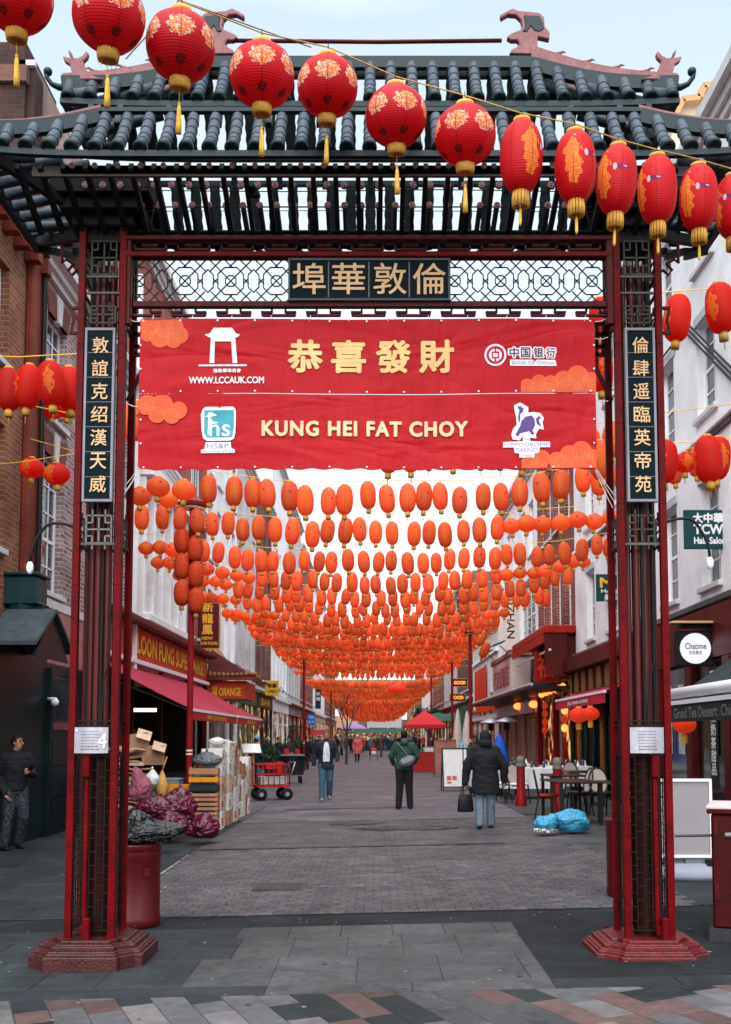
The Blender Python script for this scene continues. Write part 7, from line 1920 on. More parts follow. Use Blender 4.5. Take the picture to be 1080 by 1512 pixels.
o = m.build('spilled_rubbish', [WHITE, mat('rubbish_grey', (.2, .2, .18), .8)]); o['kind'] = 'stuff'
# flattened cardboard pile
CARD = mat('cardboard', (.36, .21, .13), .85, var=.2, vscale=5, dirt=(.24, .13, .08)); CARD2 = mat('cardboard_pale', (.5, .36, .27), .85, var=.2, vscale=5)
e = empty('cardboard_pile', W(188, 1235, 18.5), label='tall leaning pile of flattened cardboard behind the left pillar', cat='cardboard')
for k in range(26):
    z = -.15 + k * .062; m = MB(); c = V3(W(184, 1100, 18.5).x + rc.uniform(-.13, .13) + (.08 if k > 15 else 0), 18.5 + rc.uniform(-.1, .1), z)
    m.cbox(c, (rc.uniform(.42, .66), .5, rc.uniform(.018, .04)), rz=rc.uniform(-.4, .4), rx=rc.uniform(-.1, .1), ry=rc.uniform(-.25, .25)); m.build('sheet', CARD if k % 3 else CARD2, e)
for px_, py_, w_, h_, lb in ((203, 1100, .42, .42, 'open brown carton on top of the cardboard pile'), (226, 1115, .44, .38, 'brown carton standing inside the shop entrance')):
    c = W(px_, py_, 18.8 if w_ < .43 else 20.5); e = empty('carton', c, label=lb, cat='carton'); m = MB(); m.cbox(c, (w_, .35, h_), rz=.25, ry=-.15 if w_ < .43 else 0); o = m.build('box', CARD, e)
    m = MB(); m.cbox(c + V3(.16, -.16, h_ * .45), (.26, .3, .012), rz=.25, rx=.6, ry=.3); m.build('flap', CARD2, e)
# crates: helper building slatted crate
WOODC = mat('crate_wood', (.40, .20, .12), .7, var=.25, vscale=8, dirt=(.2, .1, .06)); WOODP = mat('crate_wood_pale', (.55, .42, .32), .75, var=.2, vscale=8)
GREYC = mat('grey_plastic', (.16, .19, .22), .5, var=.2, vscale=5); ORC = mat('orange_plastic', (.6, .25, .02), .45, var=.2, vscale=5); BLC = mat('dark_crate', (.02, .025, .03), .5)
WBOX = mat('white_carton', (.66, .64, .62), .75, var=.1, vscale=5, dirt=(.45, .4, .36)); GRN = mat('green_print', (.1, .28, .08), .6); RDP = mat('red_print', (.4, .04, .04), .6)
def crate(c, w, d, h, m_, label, slats=3, group=None, rz=0, fill=None):
    e = empty('crate', c, rz, label=label, cat='crate', group=group)
    for k in range(slats):
        z = -h / 2 + h * (k + .5) / slats; sh_ = h / slats * .68
        for (cx, cy, sx, sy) in ((0, -d / 2, w, .014), (0, d / 2, w, .014)): m = MB(); m.cbox((cx, cy, z), (sx, sy, sh_)); link('slat', m.mesh('slat', m_), e)
        for sx in (-1, 1): m = MB(); m.cbox((sx * (w / 2 - .007), 0, z), (.014, d - .02, sh_)); link('slat', m.mesh('slat', m_), e)
    for sx in (-1, 1):
        for sy in (-1, 1): m = MB(); m.cbox((sx * (w / 2 - .03), sy * (d / 2 - .022), 0), (.03, .03, h)); link('corner_block', m.mesh('corner_block', m_), e)
    m = MB(); m.cbox((0, 0, -h / 2 + .01), (w - .03, d - .03, .012)); link('bottom', m.mesh('bottom', m_), e)
    if fill: m = MB(); m.cbox((0, 0, 0), (w - .08, d - .08, h * .8)); link('filling', m.mesh('filling', fill), e)
    return e
x0 = -3.08; g0 = G(-3); hts = (.19, .165, .165, .165, .165, .13, .165)
z = g0 + .01; cols_ = (WOODC, WOODC, WOODC, WOODC, BLC, ORC, WOODC)
lbs = ('bottom brown slatted crate of the front stack', 'second brown slatted crate from the ground in the front stack', 'third brown slatted crate of the front stack', 'fourth brown slatted crate of the front stack', 'shallow black crate near the top of the front stack', 'orange crate second from the top of the front stack', 'brown slatted crate topping the front stack')
for k in range(7):
    crate((x0 + rc.uniform(-.01, .01), 18.45, z + hts[k] / 2), .52, .40, hts[k] - .008, cols_[k], lbs[k], slats=1 if k > 3 else 2, fill=BLC if k != 5 else None); z += hts[k]
crate((x0 - .5, 18.9, g0 + .40), .5, .4, .30, WOODC, 'brown crate half hidden behind the lamp post', slats=2); crate((x0 - .5, 18.9, g0 + .12), .5, .4, .22, WOODC, 'lowest crate behind the lamp post', slats=2)
crate((x0 - .52, 18.9, g0 + .75), .5, .4, .16, ORC, 'orange crate behind the lamp post', slats=1); bag('refuse_sack', (x0 + .02, 18.5, z + .10), (.26, .2, .11), mat('black_white_plastic', (.10, .11, .12), .25, var=.9, vscale=3), 'black and white plastic sheet bunched on top of the crate stack', 11)
# white cartons along the kerb side: columns receding
n_ = 0
for col in range(11):
    y = 18.5 + .02 + col * .42; z = g0 + .01; top = (1.22, 1.2, 1.28, 1.1, 1.2, 1.0, 1.1, .95, .9, .95, .7)[col]; x = -2.80 + rc.uniform(-.03, .03)
    while z < top:
        h = rc.choice((.22, .28, .34)); mm = rc.choice((WBOX, WBOX, WBOX, CARD2, WOODP, WOODC))
        c = (x - .19, y + .18, z + h / 2); n_ += 1
        e = empty('carton', c, rc.uniform(-.04, .04), label='%s carton in the %s stack from the front, %s from the ground' % ({WBOX: 'white', CARD2: 'pale brown', WOODP: 'pale wooden', WOODC: 'brown'}[mm], ordn[col], ordn[int((z - g0) / .2) if z > g0 + .1 else 0]), cat='carton', group='cartons stacked on the pavement')
        m = MB(); m.cbox((0, 0, 0), (.38, .40, h - .006)); o = link('box', m.mesh('box', mm), e); add_bevel(o, .006)
        m = MB(); m.cbox((.1905, 0, 0), (.002, .05, .03)); m.cbox((.1905, .1, h * .28), (.002, .10, .02)); link('handle_hole', m.mesh('handle_hole', BLC), e)
        if rc.random() < .35: m = MB(); m.cbox((.1915, -.05, -h * .1), (.002, .16, h * .4)); link('print', m.mesh('print', rc.choice((GRN, RDP, RDP))), e)
        z += h
for k, (dx, y, zz_, s) in enumerate(((-.05, 19.2, 1.60, .14), (-.1, 20.6, 1.56, .12), (.0, 19.9, 1.56, .11))):
    bag('white_bag', (-2.95 + dx, y, g0 + zz_), (s, s * .8, s * .55), mat('white_plastic', (.65, .66, .68), .4, var=.15, transl=.2), ('large', 'small', 'middle sized')[k] + ' white plastic bag on the cartons', 12 + k, sub=3, knot=(1, .3, .1))
bag('blue_sack', (-3.05, 21.2, g0 + 1.05), (.17, .15, .13), mat('royal_blue_plastic', (.02, .12, .42), .35), 'royal blue plastic bag on the far cartons', 17, sub=3)
# grey foam boxes in front of shop
for i in range(3):
    for j in range(4):
        if i == 2 and j == 3: continue
        c = (W(232 + i * 24, 1150, 19.6).x, 19.6 + rc.uniform(-.03, .03), g0 + .12 + j * .22)
        e = empty('foam_box', c, rc.uniform(-.05, .05), label='grey foam box, %s row from the ground, %s from the left' % (ordn[j], ordn[i]), cat='box', group='grey foam boxes before the shop')
        m = MB(); m.cbox((0, 0, 0), (.30, .4, .19)); o = link('box', m.mesh('box', GREYC), e); add_bevel(o, .015); m = MB(); m.cbox((0, 0, .1), (.315, .415, .03)); o = link('lid', m.mesh('lid', GREYC), e); add_bevel(o, .008)
e = empty('broom_bundle', W(238, 1175, 18.3), label='golden straw broom leaning against the foam boxes', cat='broom'); m = MB(); a = W(238, 1185, 18.2); b = W(240, 1138, 18.5)
m.tube([a, a.lerp(b, .5), b], [.05, .13, .02], 8); m.tube([b, b + V3(.05, .15, .25)], .012, 6); m.build('straw', mat('straw', (.4, .22, .06), .8, var=.4, vscale=30), e, smooth=True)
bag('white_bag', W(225, 1152, 18.0), (.13, .12, .13), mat('white_plastic', (0, 0, 0)), 'round white bag beside the broom', 20, sub=3)
# produce stand behind crates under the awning
e = empty('produce_stand', (-4.6, 23.5, g0), label='dark produce stand with black trays under the nearer awning', cat='stall')
m = MB(); m.box(-5.3, -3.9, 22.4, 26.5, g0, g0 + .8); m.build('counter', BLC, e); 
for k in range(4): m = MB(); m.box(-4.0, -3.6, 22.5 + k, 23.4 + k, g0 + .8, g0 + .98); m.build('tray', WOODC if k % 2 else GREYC, e)
for k in range(26): m = MB(); m.sphere((-3.8 + rc.uniform(-.15, .15), 22.6 + rc.random() * 3.8, g0 + 1.02), .06, n=8, k=6); m.build('fruit', mat('fruit_red', (.45, .04, .03), .4) if k % 2 else mat('fruit_orange', (.6, .25, .03), .4), e)
# ---------------------------------------------------------------- hand cart, waste cart
hc_ = gpos(402, 1180); RCART = mat('cart_red', (.42, .02, .02), .4, var=.2); CHROME = mat('cart_steel', (.4, .4, .42), .35, metal=.7)
e = empty('hand_cart', hc_, .35, label='red steel hand cart with chunky tyres parked on the left of the street', cat='cart')
def T(n, pts, r, m_, par=None, nn_=7): m = MB(); m.tube([Vector(p) for p in pts], r, nn_); return link(n, m.mesh(n, m_, smooth=True), par or e)
m = MB(); m.box(-.45, .45, -.30, .30, .34, .40); link('deck', m.mesh('deck', RCART), e)
for s in (-.30, .30):
    T('rail', [(-.45, s, .40), (-.45, s, .95), (.42, s, .95), (.42, s, .40)], .018, RCART)
    T('rail', [(-.45, s, .68), (.42, s, .68)], .014, RCART)
    for k in range(5): T('bar', [(-.3 + k * .15, s, .4), (-.3 + k * .15, s, .95)], .009, RCART)
T('push_handle', [(.44, -.28, .6), (.58, -.28, 1.0), (.58, .28, 1.0), (.44, .28, .6)], .018, CHROME)
for x_ in (-.45,): T('rail', [(x_, -.3, .95), (x_, .3, .95)], .018, RCART)
m = MB(); m.cbox((0, -.02, .52), (.7, .45, .2)); link('load', m.mesh('load', mat('pale_load', (.4, .38, .38), .7, var=.3)), e)
m = MB(); m.cbox((-.05, 0, .9), (.3, .3, .16)); m.cbox((.2, 0, .86), (.16, .24, .3)); link('red_tub', m.mesh('red_tub', RCART), e)
for x_ in (-.34, .36):
    for s in (-.27, .27):
        m = MB(); m.lathe([(.05, -.04), (.13, -.045), (.16, -.02), (.16, .02), (.13, .045), (.05, .04)], 20, axis='Y'); w_ = link('wheel', m.mesh('wheel', BLK, smooth=True), e, (x_, s, .16)); m = MB(); m.lathe([(.06, -.05), (.06, .05)], 14, axis='Y'); link('hub', m.mesh('hub', CHROME), w_)
hc2 = gpos(432, 1156); e = empty('waste_cart', hc2, .2, label='dark wheeled waste cart with red handles behind the hand cart', cat='cart')
m = MB(); m.loft([(V3(0, 0, .3), .42, .32), (V3(0, 0, 1.0), .52, .4)], 4); link('tub', m.mesh('tub', BLC), e)
m = MB(); m.cbox((0, 0, 1.02), (.86, .7, .05)); link('rim', m.mesh('rim', GREYC), e)
for s in (-.2, .2): m = MB(); m.cbox((s, 0, 1.15), (.16, .2, .2)); link('bottle_crate', m.mesh('bottle_crate', RCART), e)
for x_ in (-.3, .3):
    for s in (-.25, .25): m = MB(); m.lathe([(.04, -.03), (.12, -.035), (.14, 0), (.12, .035), (.04, .03)], 16, axis='X'); link('wheel', m.mesh('wheel', BLK, smooth=True), e, (x_, s, .14))
# tilted white menu on wooden stand
p = gpos(372, 1172); e = empty('menu_stand', p, label='white tilted menu board on a wooden stand left of the hand cart', cat='board')
m = MB(); m.cbox((0, 0, 1.35), (.55, .4, .03), rx=.7, rz=.3); link('board', m.mesh('board', WHITE), e); m = MB(); m.cbox((.05, .05, .65), (.09, .09, 1.3)); link('post', m.mesh('post', WOODC), e); m = MB(); m.cbox((.05, .05, .02), (.4, .4, .04)); link('foot', m.mesh('foot', WOODC), e)
# ---------------------------------------------------------------- bollards
BOT = mat('bollard_grey_top', (.14, .13, .11), .6, var=.3)
def bollard(px_, py_, h, label):
    p = gpos(px_, py_); e = empty('bollard', p, label=label, cat='bollard')
    m = MB(); m.lathe([(.13, 0), (.13, .22), (.10, .27), (.095, h * .78)], 18); link('post', m.mesh('post', CASTR, smooth=True), e); e.children[0].data.set_sharp_from_angle(angle=.7)
    m = MB(); m.lathe([(.10, h * .78), (.11, h * .80), (.085, h * .83), (.095, h * .87), (.10, h * .92), (.08, h * .97), (.03, h)], 18); link('cap', m.mesh('cap', BOT, smooth=True), e)
bollard(822, 1199, 1.12, 'red bollard with grey cap just behind the blue sacks'); bollard(768, 1189, 1.12, 'red bollard with grey cap left of the blue sacks')
for k, (a, b) in enumerate(((431, 1143), (440, 1138))): bollard(a, b, 1.0, ('nearer', 'farther')[k] + ' red bollard beyond the waste cart on the left')
# ---------------------------------------------------------------- boards
def aboard(px_, py_, w, h, fm, pm, label, rz=0, deco=None, legs=.12):
    p = gpos(px_, py_); e = empty('sandwich_board', p, rz, label=label, cat='board')
    for s, tl in ((-1, -.10), (1, .10)):
        m = MB()
        for (a, b, c_, d) in ((-1, 0, -1, 1), (1, 0, 1, 1)): m.bar((a * w / 2, s * (.22 * (1 - b)), b * h), (c_ * w / 2, s * (.22 * (1 - d)), d * h), .035)
        m.bar((-w / 2, s * .02, h - .02), (w / 2, s * .02, h - .02), .035); y_ = s * .22 * (1 - legs / h); m.bar((-w / 2, y_, legs), (w / 2, y_, legs), .035); link('frame', m.mesh('frame', fm), e)
        m = MB(); m.add([(-w / 2 + .02, s * .225 * (1 - legs / h), legs), (w / 2 - .02, s * .225 * (1 - legs / h), legs), (w / 2 - .02, s * .02, h - .03), (-w / 2 + .02, s * .02, h - .03)] + [(-w / 2 + .02, s * .215 * (1 - legs / h), legs), (w / 2 - .02, s * .215 * (1 - legs / h), legs), (w / 2 - .02, s * .012, h - .03), (-w / 2 + .02, s * .012, h - .03)], [(0, 1, 2, 3), (7, 6, 5, 4), (0, 3, 7, 4), (1, 5, 6, 2), (2, 6, 7, 3), (0, 4, 5, 1)]); link('panel', m.mesh('panel', pm), e)
    if deco:
        for (u, v, w_, h_, mm) in deco:
            m = MB(); y0_ = -.232 * (1 - v); m.cbox((u * w, y0_ , v * h), (w_, .003, h_), rx=-.21); link('print', m.mesh('print', mm), e)
    return e
BFR = mat('board_frame_dark', (.04, .05, .05), .5); BPN = mat('board_white', (.66, .67, .68), .5, var=.06); ROSE = mat('print_rose', (.45, .12, .13), .6, var=.4)
aboard(671, 1167, .72, 1.25, BFR, BPN, 'white sandwich board with red flower print beside the person in black', .1, deco=[(.2, .84, .10, .08, ROSE), (.1, .76, .12, .05, ROSE), (.28, .72, .06, .1, ROSE), (-.27, .3, .13, .13, ROSE), (-.05, .3, .13, .13, ROSE), (-.27, .2, .13, .06, ROSE)])
aboard(657, 1146, .85, 1.45, mat('board_frame_brown', (.2, .1, .07), .6), mat('board_rust', (.30, .12, .11), .6, var=.4, vscale=5), 'rust coloured menu sandwich board behind the white one', .1)
aboard(640, 1136, .9, 1.1, mat('board_frame_grey2', (.2, .2, .2), .6), BPN, 'pale sandwich board under the edge of the gazebo', 0, deco=[(0, .6, .5, .25, ROSE)])
aboard(699, 1160, .34, 1.3, BFR, mat('board_green', (.05, .12, .12), .6, var=.4), 'narrow dark chalk board between the white board and the black coat', .2)
m = MB(); c = W(684, 1100, 24.8); e = empty('round_notice', c, label='small round blue notice on a thin pole above the white sandwich board', cat='sign'); m.lathe([(.075, 0), (.075, .02)], 18, c, axis='Y'); m.build('disc', mat('notice_blue', (.2, .45, .6), .5), e); m = MB(); m.tube([c, V3(c.x, c.y + .03, G(c.x))], .014, 6); m.build('pole', BLK, e)
# big white board right of the gate, on a water-filled foot
xa = W(1018, 1200, 11.2); e = empty('poster_stand', (xa.x, 11.2, G(xa.x)), label='blank white poster stand with a rounded plastic foot right of the gate', cat='board')
z0, z1 = W(1000, 1262, 11.2).z, W(1000, 1154, 11.2).z; xw0, xw1 = W(975, 1200, 11.2).x, W(1047, 1200, 11.2).x
PST = mat('poster_blank', (.27, .245, .27), .45, var=.06, vscale=2)
m = MB(); m.box(xw0, xw1, 11.19, 11.22, z0, z1); m.build('panel', PST, e)
m = MB(); f = .03
for a, b, c_, d in ((xw0 - f, xw0, z0 - f, z1 + f), (xw1, xw1 + f, z0 - f, z1 + f), (xw0, xw1, z1, z1 + f), (xw0, xw1, z0 - f, z0)): m.box(a, b, 11.17, 11.24, c_, d)
m.build('frame', WHITE, e)
m = MB(); m.loft([(V3(xa.x, 11.25, G(xa.x)), .42, .22), (V3(xa.x, 11.25, G(xa.x) + .05), .44, .24), (V3(xa.x, 11.25, G(xa.x) + .12), .38, .2), (V3(xa.x, 11.25, G(xa.x) + .17), .2, .12)], 28); m.build('foot', mat('foot_grey_blue', (.24, .26, .33), .4, var=.1), e, smooth=True)
m = MB(); m.box(xa.x - .05, xa.x + .3, 11.2, 11.3, G(xa.x) + .15, z0 - .03); m.build('neck', GREYC, e); m = MB(); m.box(xa.x + .16, xa.x + .22, 11.12, 11.2, z0 - .11, z0 - .05); m.build('spring_clip', BLK, e)
# red box bottom right (utility cabinet) and bar
cb = mat('cabinet_red', (0.0501, 0.0022, 0.0035), .45, var=.25, vscale=2, dirt=(0.0228, 0.0035, 0.0035), bump=.1)
px0 = W(1052, 1300, 8.0).x; zt = W(1060, 1190, 8.0).z; e = empty('red_cabinet', (px0 + .4, 8.4, G(2.9)), label='dark red metal cabinet with pale top slab at the right edge', cat='cabinet')
M4 = Matrix.Translation((px0, 8.0, 0)) @ Matrix.Rotation(-.36, 4, 'Z')
m = MB(); m.box(0, .9, 0, .7, G(2.9) + .08, zt - .06, 0, M4); o = m.build('box', cb, e); add_bevel(o, .015)
m = MB(); m.box(-.03, .95, -.03, .75, zt - .06, zt - .025, 0, M4); o = m.build('lid', cb, e); add_bevel(o, .008)
m = MB(); m.box(-.035, .95, -.035, .75, zt - .024, zt, 0, M4); o = m.build('top_slab', mat('slab_pinkish', (.5, .42, .44), .6, var=.1), e); add_bevel(o, .006)
m = MB(); m.box(-.03, .95, -.03, .75, G(2.9) - .06, G(2.9) + .08, 0, M4); m.build('plinth', mat('plinth_dark', (.03, .03, .035), .7), e)
for k in range(2): m = MB(); m.box(.02, .05, -.012, .0, G(2.9) + .3 + k * .5, G(2.9) + .42 + k * .5, 0, M4); m.build('hinge', DRED, e)
m = MB(); m.tube([W(997, 1234, 8.3), W(1085, 1233, 7.95)], .012, 8); m.lathe([(.02, -.03), (.022, .03)], 10, W(1076, 1233, 7.95), axis='X'); tag(m.build('barrier_rod', mat('rod_grey', (.16, .16, .18), .4, metal=.4), None, loc=W(1040, 1234, 8.1)), 'thin grey metal rod between the right pillar and the red cabinet', 'rod')
# ---------------------------------------------------------------- tables and chairs
TBLK = mat('table_black', (.015, .016, .018), .35, var=.2); CLOTH = mat('table_cloth', (.62, .63, .67), .7, var=.07, vscale=4); RSEAT = mat('seat_red', (.4, .02, .02), .5); CANE = mat('cane_back', (.42, .36, .32), .7, var=.2, vscale=40)
def table(x, y, w, d, label, cloth=None, rz=0, top=None):
    g = G(x) + .006; e = empty('table', (x, y, g), rz, label=label, cat='table')
    m = MB(); m.cbox((0, 0, .735), (w, d, .03)); o = link('tabletop', m.mesh('tabletop', top or TBLK), e); add_bevel(o, .006)
    for sx in (-1, 1):
        for sy in (-1, 1): m = MB(); m.cbox((sx * (w / 2 - .05), sy * (d / 2 - .05), .36), (.05, .05, .72)); link('leg', m.mesh('leg', TBLK), e)
    if cloth:
        c = empty('tablecloth', (x, y, g + .75), rz, label=cloth, cat='tablecloth'); n = 40; m = MB(); vs = []
        for r_ in range(6):
            dz = -.5 * r_ / 5
            for k in range(n):
                a = 2 * pi * k / n; q = max(abs(cos(a)), abs(sin(a))); fold = .03 * sin(k * 1.9) * (r_ / 5)
                vs.append((cos(a) / q * (w / 2 + .012 + fold), sin(a) / q * (d / 2 + .012 + fold), .004 + dz))
        m.add(vs, [tuple(range(n))] + [(r_ * n + (k + 1) % n, r_ * n + k, (r_ + 1) * n + k, (r_ + 1) * n + (k + 1) % n) for r_ in range(5) for k in range(n)]); link('cloth', m.mesh('cloth', CLOTH, fix=False), c)
        for k in range(5):
            px_ = -w / 2 + w * (k + .5) / 5; m = MB(); m.lathe([(.006, 0), (.04, .012), (.045, .11), (.035, .16)], 8, (px_, rc.uniform(-.25, .25), .006)); link('wine_glass', m.mesh('wine_glass', GLASS, smooth=True), c)
            m = MB(); m.lathe([(.05, 0), (.03, .07), (.002, .15)], 7, (px_ + .06, rc.uniform(-.25, .25), .006)); link('napkin', m.mesh('napkin', WHITE), c)
    return e
def chair(x, y, rz, label, seat, back='oval', group=None):
    g = G(x) + .006; e = empty('chair', (x, y, g), rz, label=label, cat='chair', group=group)
    m = MB(); m.lathe([(.2, .43), (.215, .445), (.215, .46), (.19, .475)], 18); link('seat', m.mesh('seat', seat, smooth=True), e)
    for sx in (-1, 1):
        m = MB(); m.tube([V3(sx * .15, -.15, .44), V3(sx * .18, -.2, 0)], [.018, .013], 7); link('leg', m.mesh('leg', TBLK), e)
        m = MB(); m.tube([V3(sx * .17, .16, .5), V3(sx * .15, .15, .44), V3(sx * .18, .24, 0)], [.018, .018, .013], 7); link('leg', m.mesh('leg', TBLK), e)
    pts = [V3(.19 * cos(t), .17 + .05 * sin(t) + .03, .66 + .26 * sin(t)) for t in [2 * pi * k / 18 for k in range(18)]]
    m = MB(); m.tube(pts, .017, 7, closed=True); m.tube([V3(-.15, .15, .45), V3(-.17, .18, .56)], .015, 6); m.tube([V3(.15, .15, .45), V3(.17, .18, .56)], .015, 6); link('back_frame', m.mesh('back_frame', TBLK, smooth=True), e)
    m = MB(); m.add([p for p in pts] + [p + V3(0, .012, 0) for p in pts], [tuple(range(18)), tuple(range(35, 17, -1))]); link('backrest', m.mesh('backrest', CANE), e)
    return e
p = gpos(857, 1192); table(3.55, 18.6, .8, 1.6, 'long black cafe table nearest the right pillar, far end', rz=.05); table(4.35, 17.6, .85, 1.3, 'nearest black cafe table with grey sheen, half behind the right pillar', top=mat('table_sheen', (.03, .032, .036), .18))
table(3.9, 21.2, .8, 1.2, 'black cafe table behind the two near ones'); table(4.6, 22.8, .8, 1.2, 'black cafe table against the restaurant front')
table(3.9, 25.6, 1.5, .9, 'white clothed restaurant table behind the second bollard', cloth='white cloth with glasses on the table behind the nearer bollard')
table(3.15, 27.0, 1.3, .9, 'white clothed restaurant table right beside the black coat', cloth='white cloth with folded napkins on the table beside the black coat')
table(4.9, 26.4, 1.2, .9, 'white clothed table close to the lantern restaurant', cloth='white cloth on the table close to the lantern restaurant')
table(3.7, 30.0, 1.6, .9, 'farther white clothed table by the patio heaters', cloth='white cloth on the farther table by the patio heaters')
chair(3.22, 19.2, 1.4, 'cane backed chair with red seat behind the nearer bollard', RSEAT); chair(3.95, 19.9, -1.4, 'cane backed chair in shadow between the black tables', TBLK); chair(4.35, 19.6, .2, 'dark chair tucked behind the nearest black table', TBLK)
chair(3.3, 23.6, .5, 'bistro chair with white seat right of the second bollard', WHITE); chair(2.95, 24.3, -2.2, 'bistro chair facing away by the second bollard', WHITE); chair(4.75, 24.4, 2.5, 'bistro chair by the white table nearest the restaurant', TBLK)
chair(4.0, 28.4, 3.0, 'chair at the far side of the white tables', TBLK); chair(4.9, 19.3, 1.5, 'red seated chair at the right under the crimson awning', RSEAT)
# patio heaters, folded parasols, blue bagged parasol
def heater(px_, Y, lb):
    x = (px_ - CX) / FPX * Y; g = G(x); e = empty('patio_heater', (x, Y, g), label=lb, cat='heater')
    m = MB(); m.lathe([(.03, .5), (.03, 1.75)], 10); link('pole', m.mesh('pole', BLK), e); m = MB(); m.lathe([(.22, 0), (.22, .5), (.16, .55)], 16); link('gas_housing', m.mesh('gas_housing', GREYC), e)
    m = MB(); m.lathe([(.1, 1.75), (.11, 2.0), (.09, 2.02)], 14); link('burner', m.mesh('burner', BLK), e); m = MB(); m.lathe([(.42, 2.03), (.40, 2.08), (.1, 2.2), (.02, 2.22)], 22); link('hood', m.mesh('hood', STEEL, smooth=True), e)
heater(725, 38, 'left patio heater with a mushroom hood by the low white building'); heater(748, 36, 'right patio heater with a mushroom hood by the red posts')
PCRM = fabric('parasol_cream', (.6, .55, .52)); PGRN = fabric('parasol_green', (.03, .08, .06)); PBLU = mat('royal_blue_cover', (.015, .08, .42), .5, var=.2, vscale=6, bump=.3)
def folded(px_, Y, h0, h1, r, mm, lb, cat='parasol'):
    x = (px_ - CX) / FPX * Y; g = G(x); e = empty('folded_parasol', (x, Y, g), label=lb, cat=cat)
    m = MB(); vs = []; prof = [(r * .85, h0), (r, h0 + (h1 - h0) * .25), (r * .75, h0 + (h1 - h0) * .6), (r * .3, h0 + (h1 - h0) * .92), (.02, h1)]; n = 24
    for r_, z in prof:
        for k in range(n): q = r_ * (1 + .14 * cos(k * pi / 1.5)); a = 2 * pi * k / n; vs.append((q * cos(a), q * sin(a), z))
    m.add(vs, [(i * n + j, i * n + (j + 1) % n, (i + 1) * n + (j + 1) % n, (i + 1) * n + j) for i in range(4) for j in range(n)]); link('canopy', m.mesh('canopy', mm, smooth=True), e)
    m = MB(); m.lathe([(.025, 0), (.025, h0 + .1)], 8); link('pole', m.mesh('pole', WOODC), e); m = MB(); m.lathe([(.25, 0), (.25, .06), (.05, .08)], 14); link('base', m.mesh('base', BLK), e)
folded(676, 44, .7, 2.75, .2, PCRM, 'left folded cream parasol beside the red lamp post'); folded(690, 42, .7, 2.6, .22, PCRM, 'right folded cream parasol beside the red lamp post'); folded(737, 27.5, .62, 1.62, .24, PBLU, 'folded parasol in a bright royal blue cover behind the black coat')
folded(684, 47, .9, 2.9, .16, PGRN, 'dark green folded parasol behind the cream pair')
# green parasols open behind gazebo, gazebo
def parasol(px_, Y, zt, r, mm, lb):
    x = (px_ - CX) / FPX * Y; g = G(x); e = empty('parasol', (x, Y, g), label=lb, cat='parasol'); m = MB(); m.lathe([(r, zt - .55), (r * .97, zt - .5), (r * .5, zt - .2), (.03, zt)], 8); link('canopy', m.mesh('canopy', mm), e); m = MB(); m.lathe([(.03, 0), (.03, zt)], 8); link('pole', m.mesh('pole', WOODC), e)
parasol(668, 62, 3.0, 1.5, PGRN, 'open dark green parasol right of the gazebo'); parasol(648, 74, 3.3, 1.6, PGRN, 'open dark green parasol behind the gazebo'); parasol(523, 88, 2.9, 1.2, fabric('lilac', (.35, .25, .5)), 'lilac parasol far down the street')
Yg_ = 46; x = (627 - CX) / FPX * Yg_; g = G(x); e = empty('gazebo', (x, Yg_, g), label='small red pop up gazebo with pyramid roof in the street', cat='gazebo'); GZ = fabric('gazebo_red', (.5, .02, .03)); r = .92
zE, zP = W(627, 1070, Yg_).z - g, W(627, 1049, Yg_).z - g; m = MB(); vs = [(-r, -r, zE), (r, -r, zE), (r, r, zE), (-r, r, zE), (0, 0, zP)]; lo = [(a, b, zE - .16) for a, b in ((-r, -r), (r, -r), (r, r), (-r, r))]
m.add(vs + lo, [(0, 1, 4), (1, 2, 4), (2, 3, 4), (3, 0, 4), (0, 5, 6, 1), (1, 6, 7, 2), (2, 7, 8, 3), (3, 8, 5, 0)]); link('canopy', m.mesh('canopy', GZ), e)
for sx in (-1, 1):
    for sy in (-1, 1): m = MB(); m.cbox((sx * (r - .03), sy * (r - .03), zE / 2), (.04, .04, zE)); link('leg', m.mesh('leg', WHITE), e)
m = MB(); m.cbox((0, 0, .45), (1.4, .7, .9)); link('counter', m.mesh('counter', mat('counter_red', (.4, .03, .03), .6)), e)
# far small stalls and clutter
for k, (px_, Y, w, h, mm, lb) in enumerate(((560, 120, 6, 2.6, PGRN, 'low dark green stall roof at the far end'), (470, 92, 2, 2.4, mat('kiosk_red', (.3, .02, .02), .5), 'red kiosk far down on the left'), (652, 100, 2.5, 2.5, GZ, 'red market stall far down on the right'))):
    x = (px_ - CX) / FPX * Y; e = empty('market_stall', (x, Y, G(x)), label=lb, cat='stall'); m = MB(); m.cbox((0, 0, .6), (w * .9, 1.5, 1.2)); link('counter', m.mesh('counter', BLC), e)
    m = MB(); m.add([(-w / 2, -1, h - .5), (w / 2, -1, h - .5), (w / 2, 1, h - .5), (-w / 2, 1, h - .5), (-w / 2, 0, h), (w / 2, 0, h)], [(0, 1, 5, 4), (2, 3, 4, 5), (0, 4, 3), (1, 2, 5), (0, 3, 2, 1)]); link('roof', m.mesh('roof', mm), e)
    for sx in (-1, 1): m = MB(); m.cbox((sx * (w / 2 - .1), -.9, (h - .5) / 2), (.06, .06, h - .5)); link('post', m.mesh('post', BLK), e)
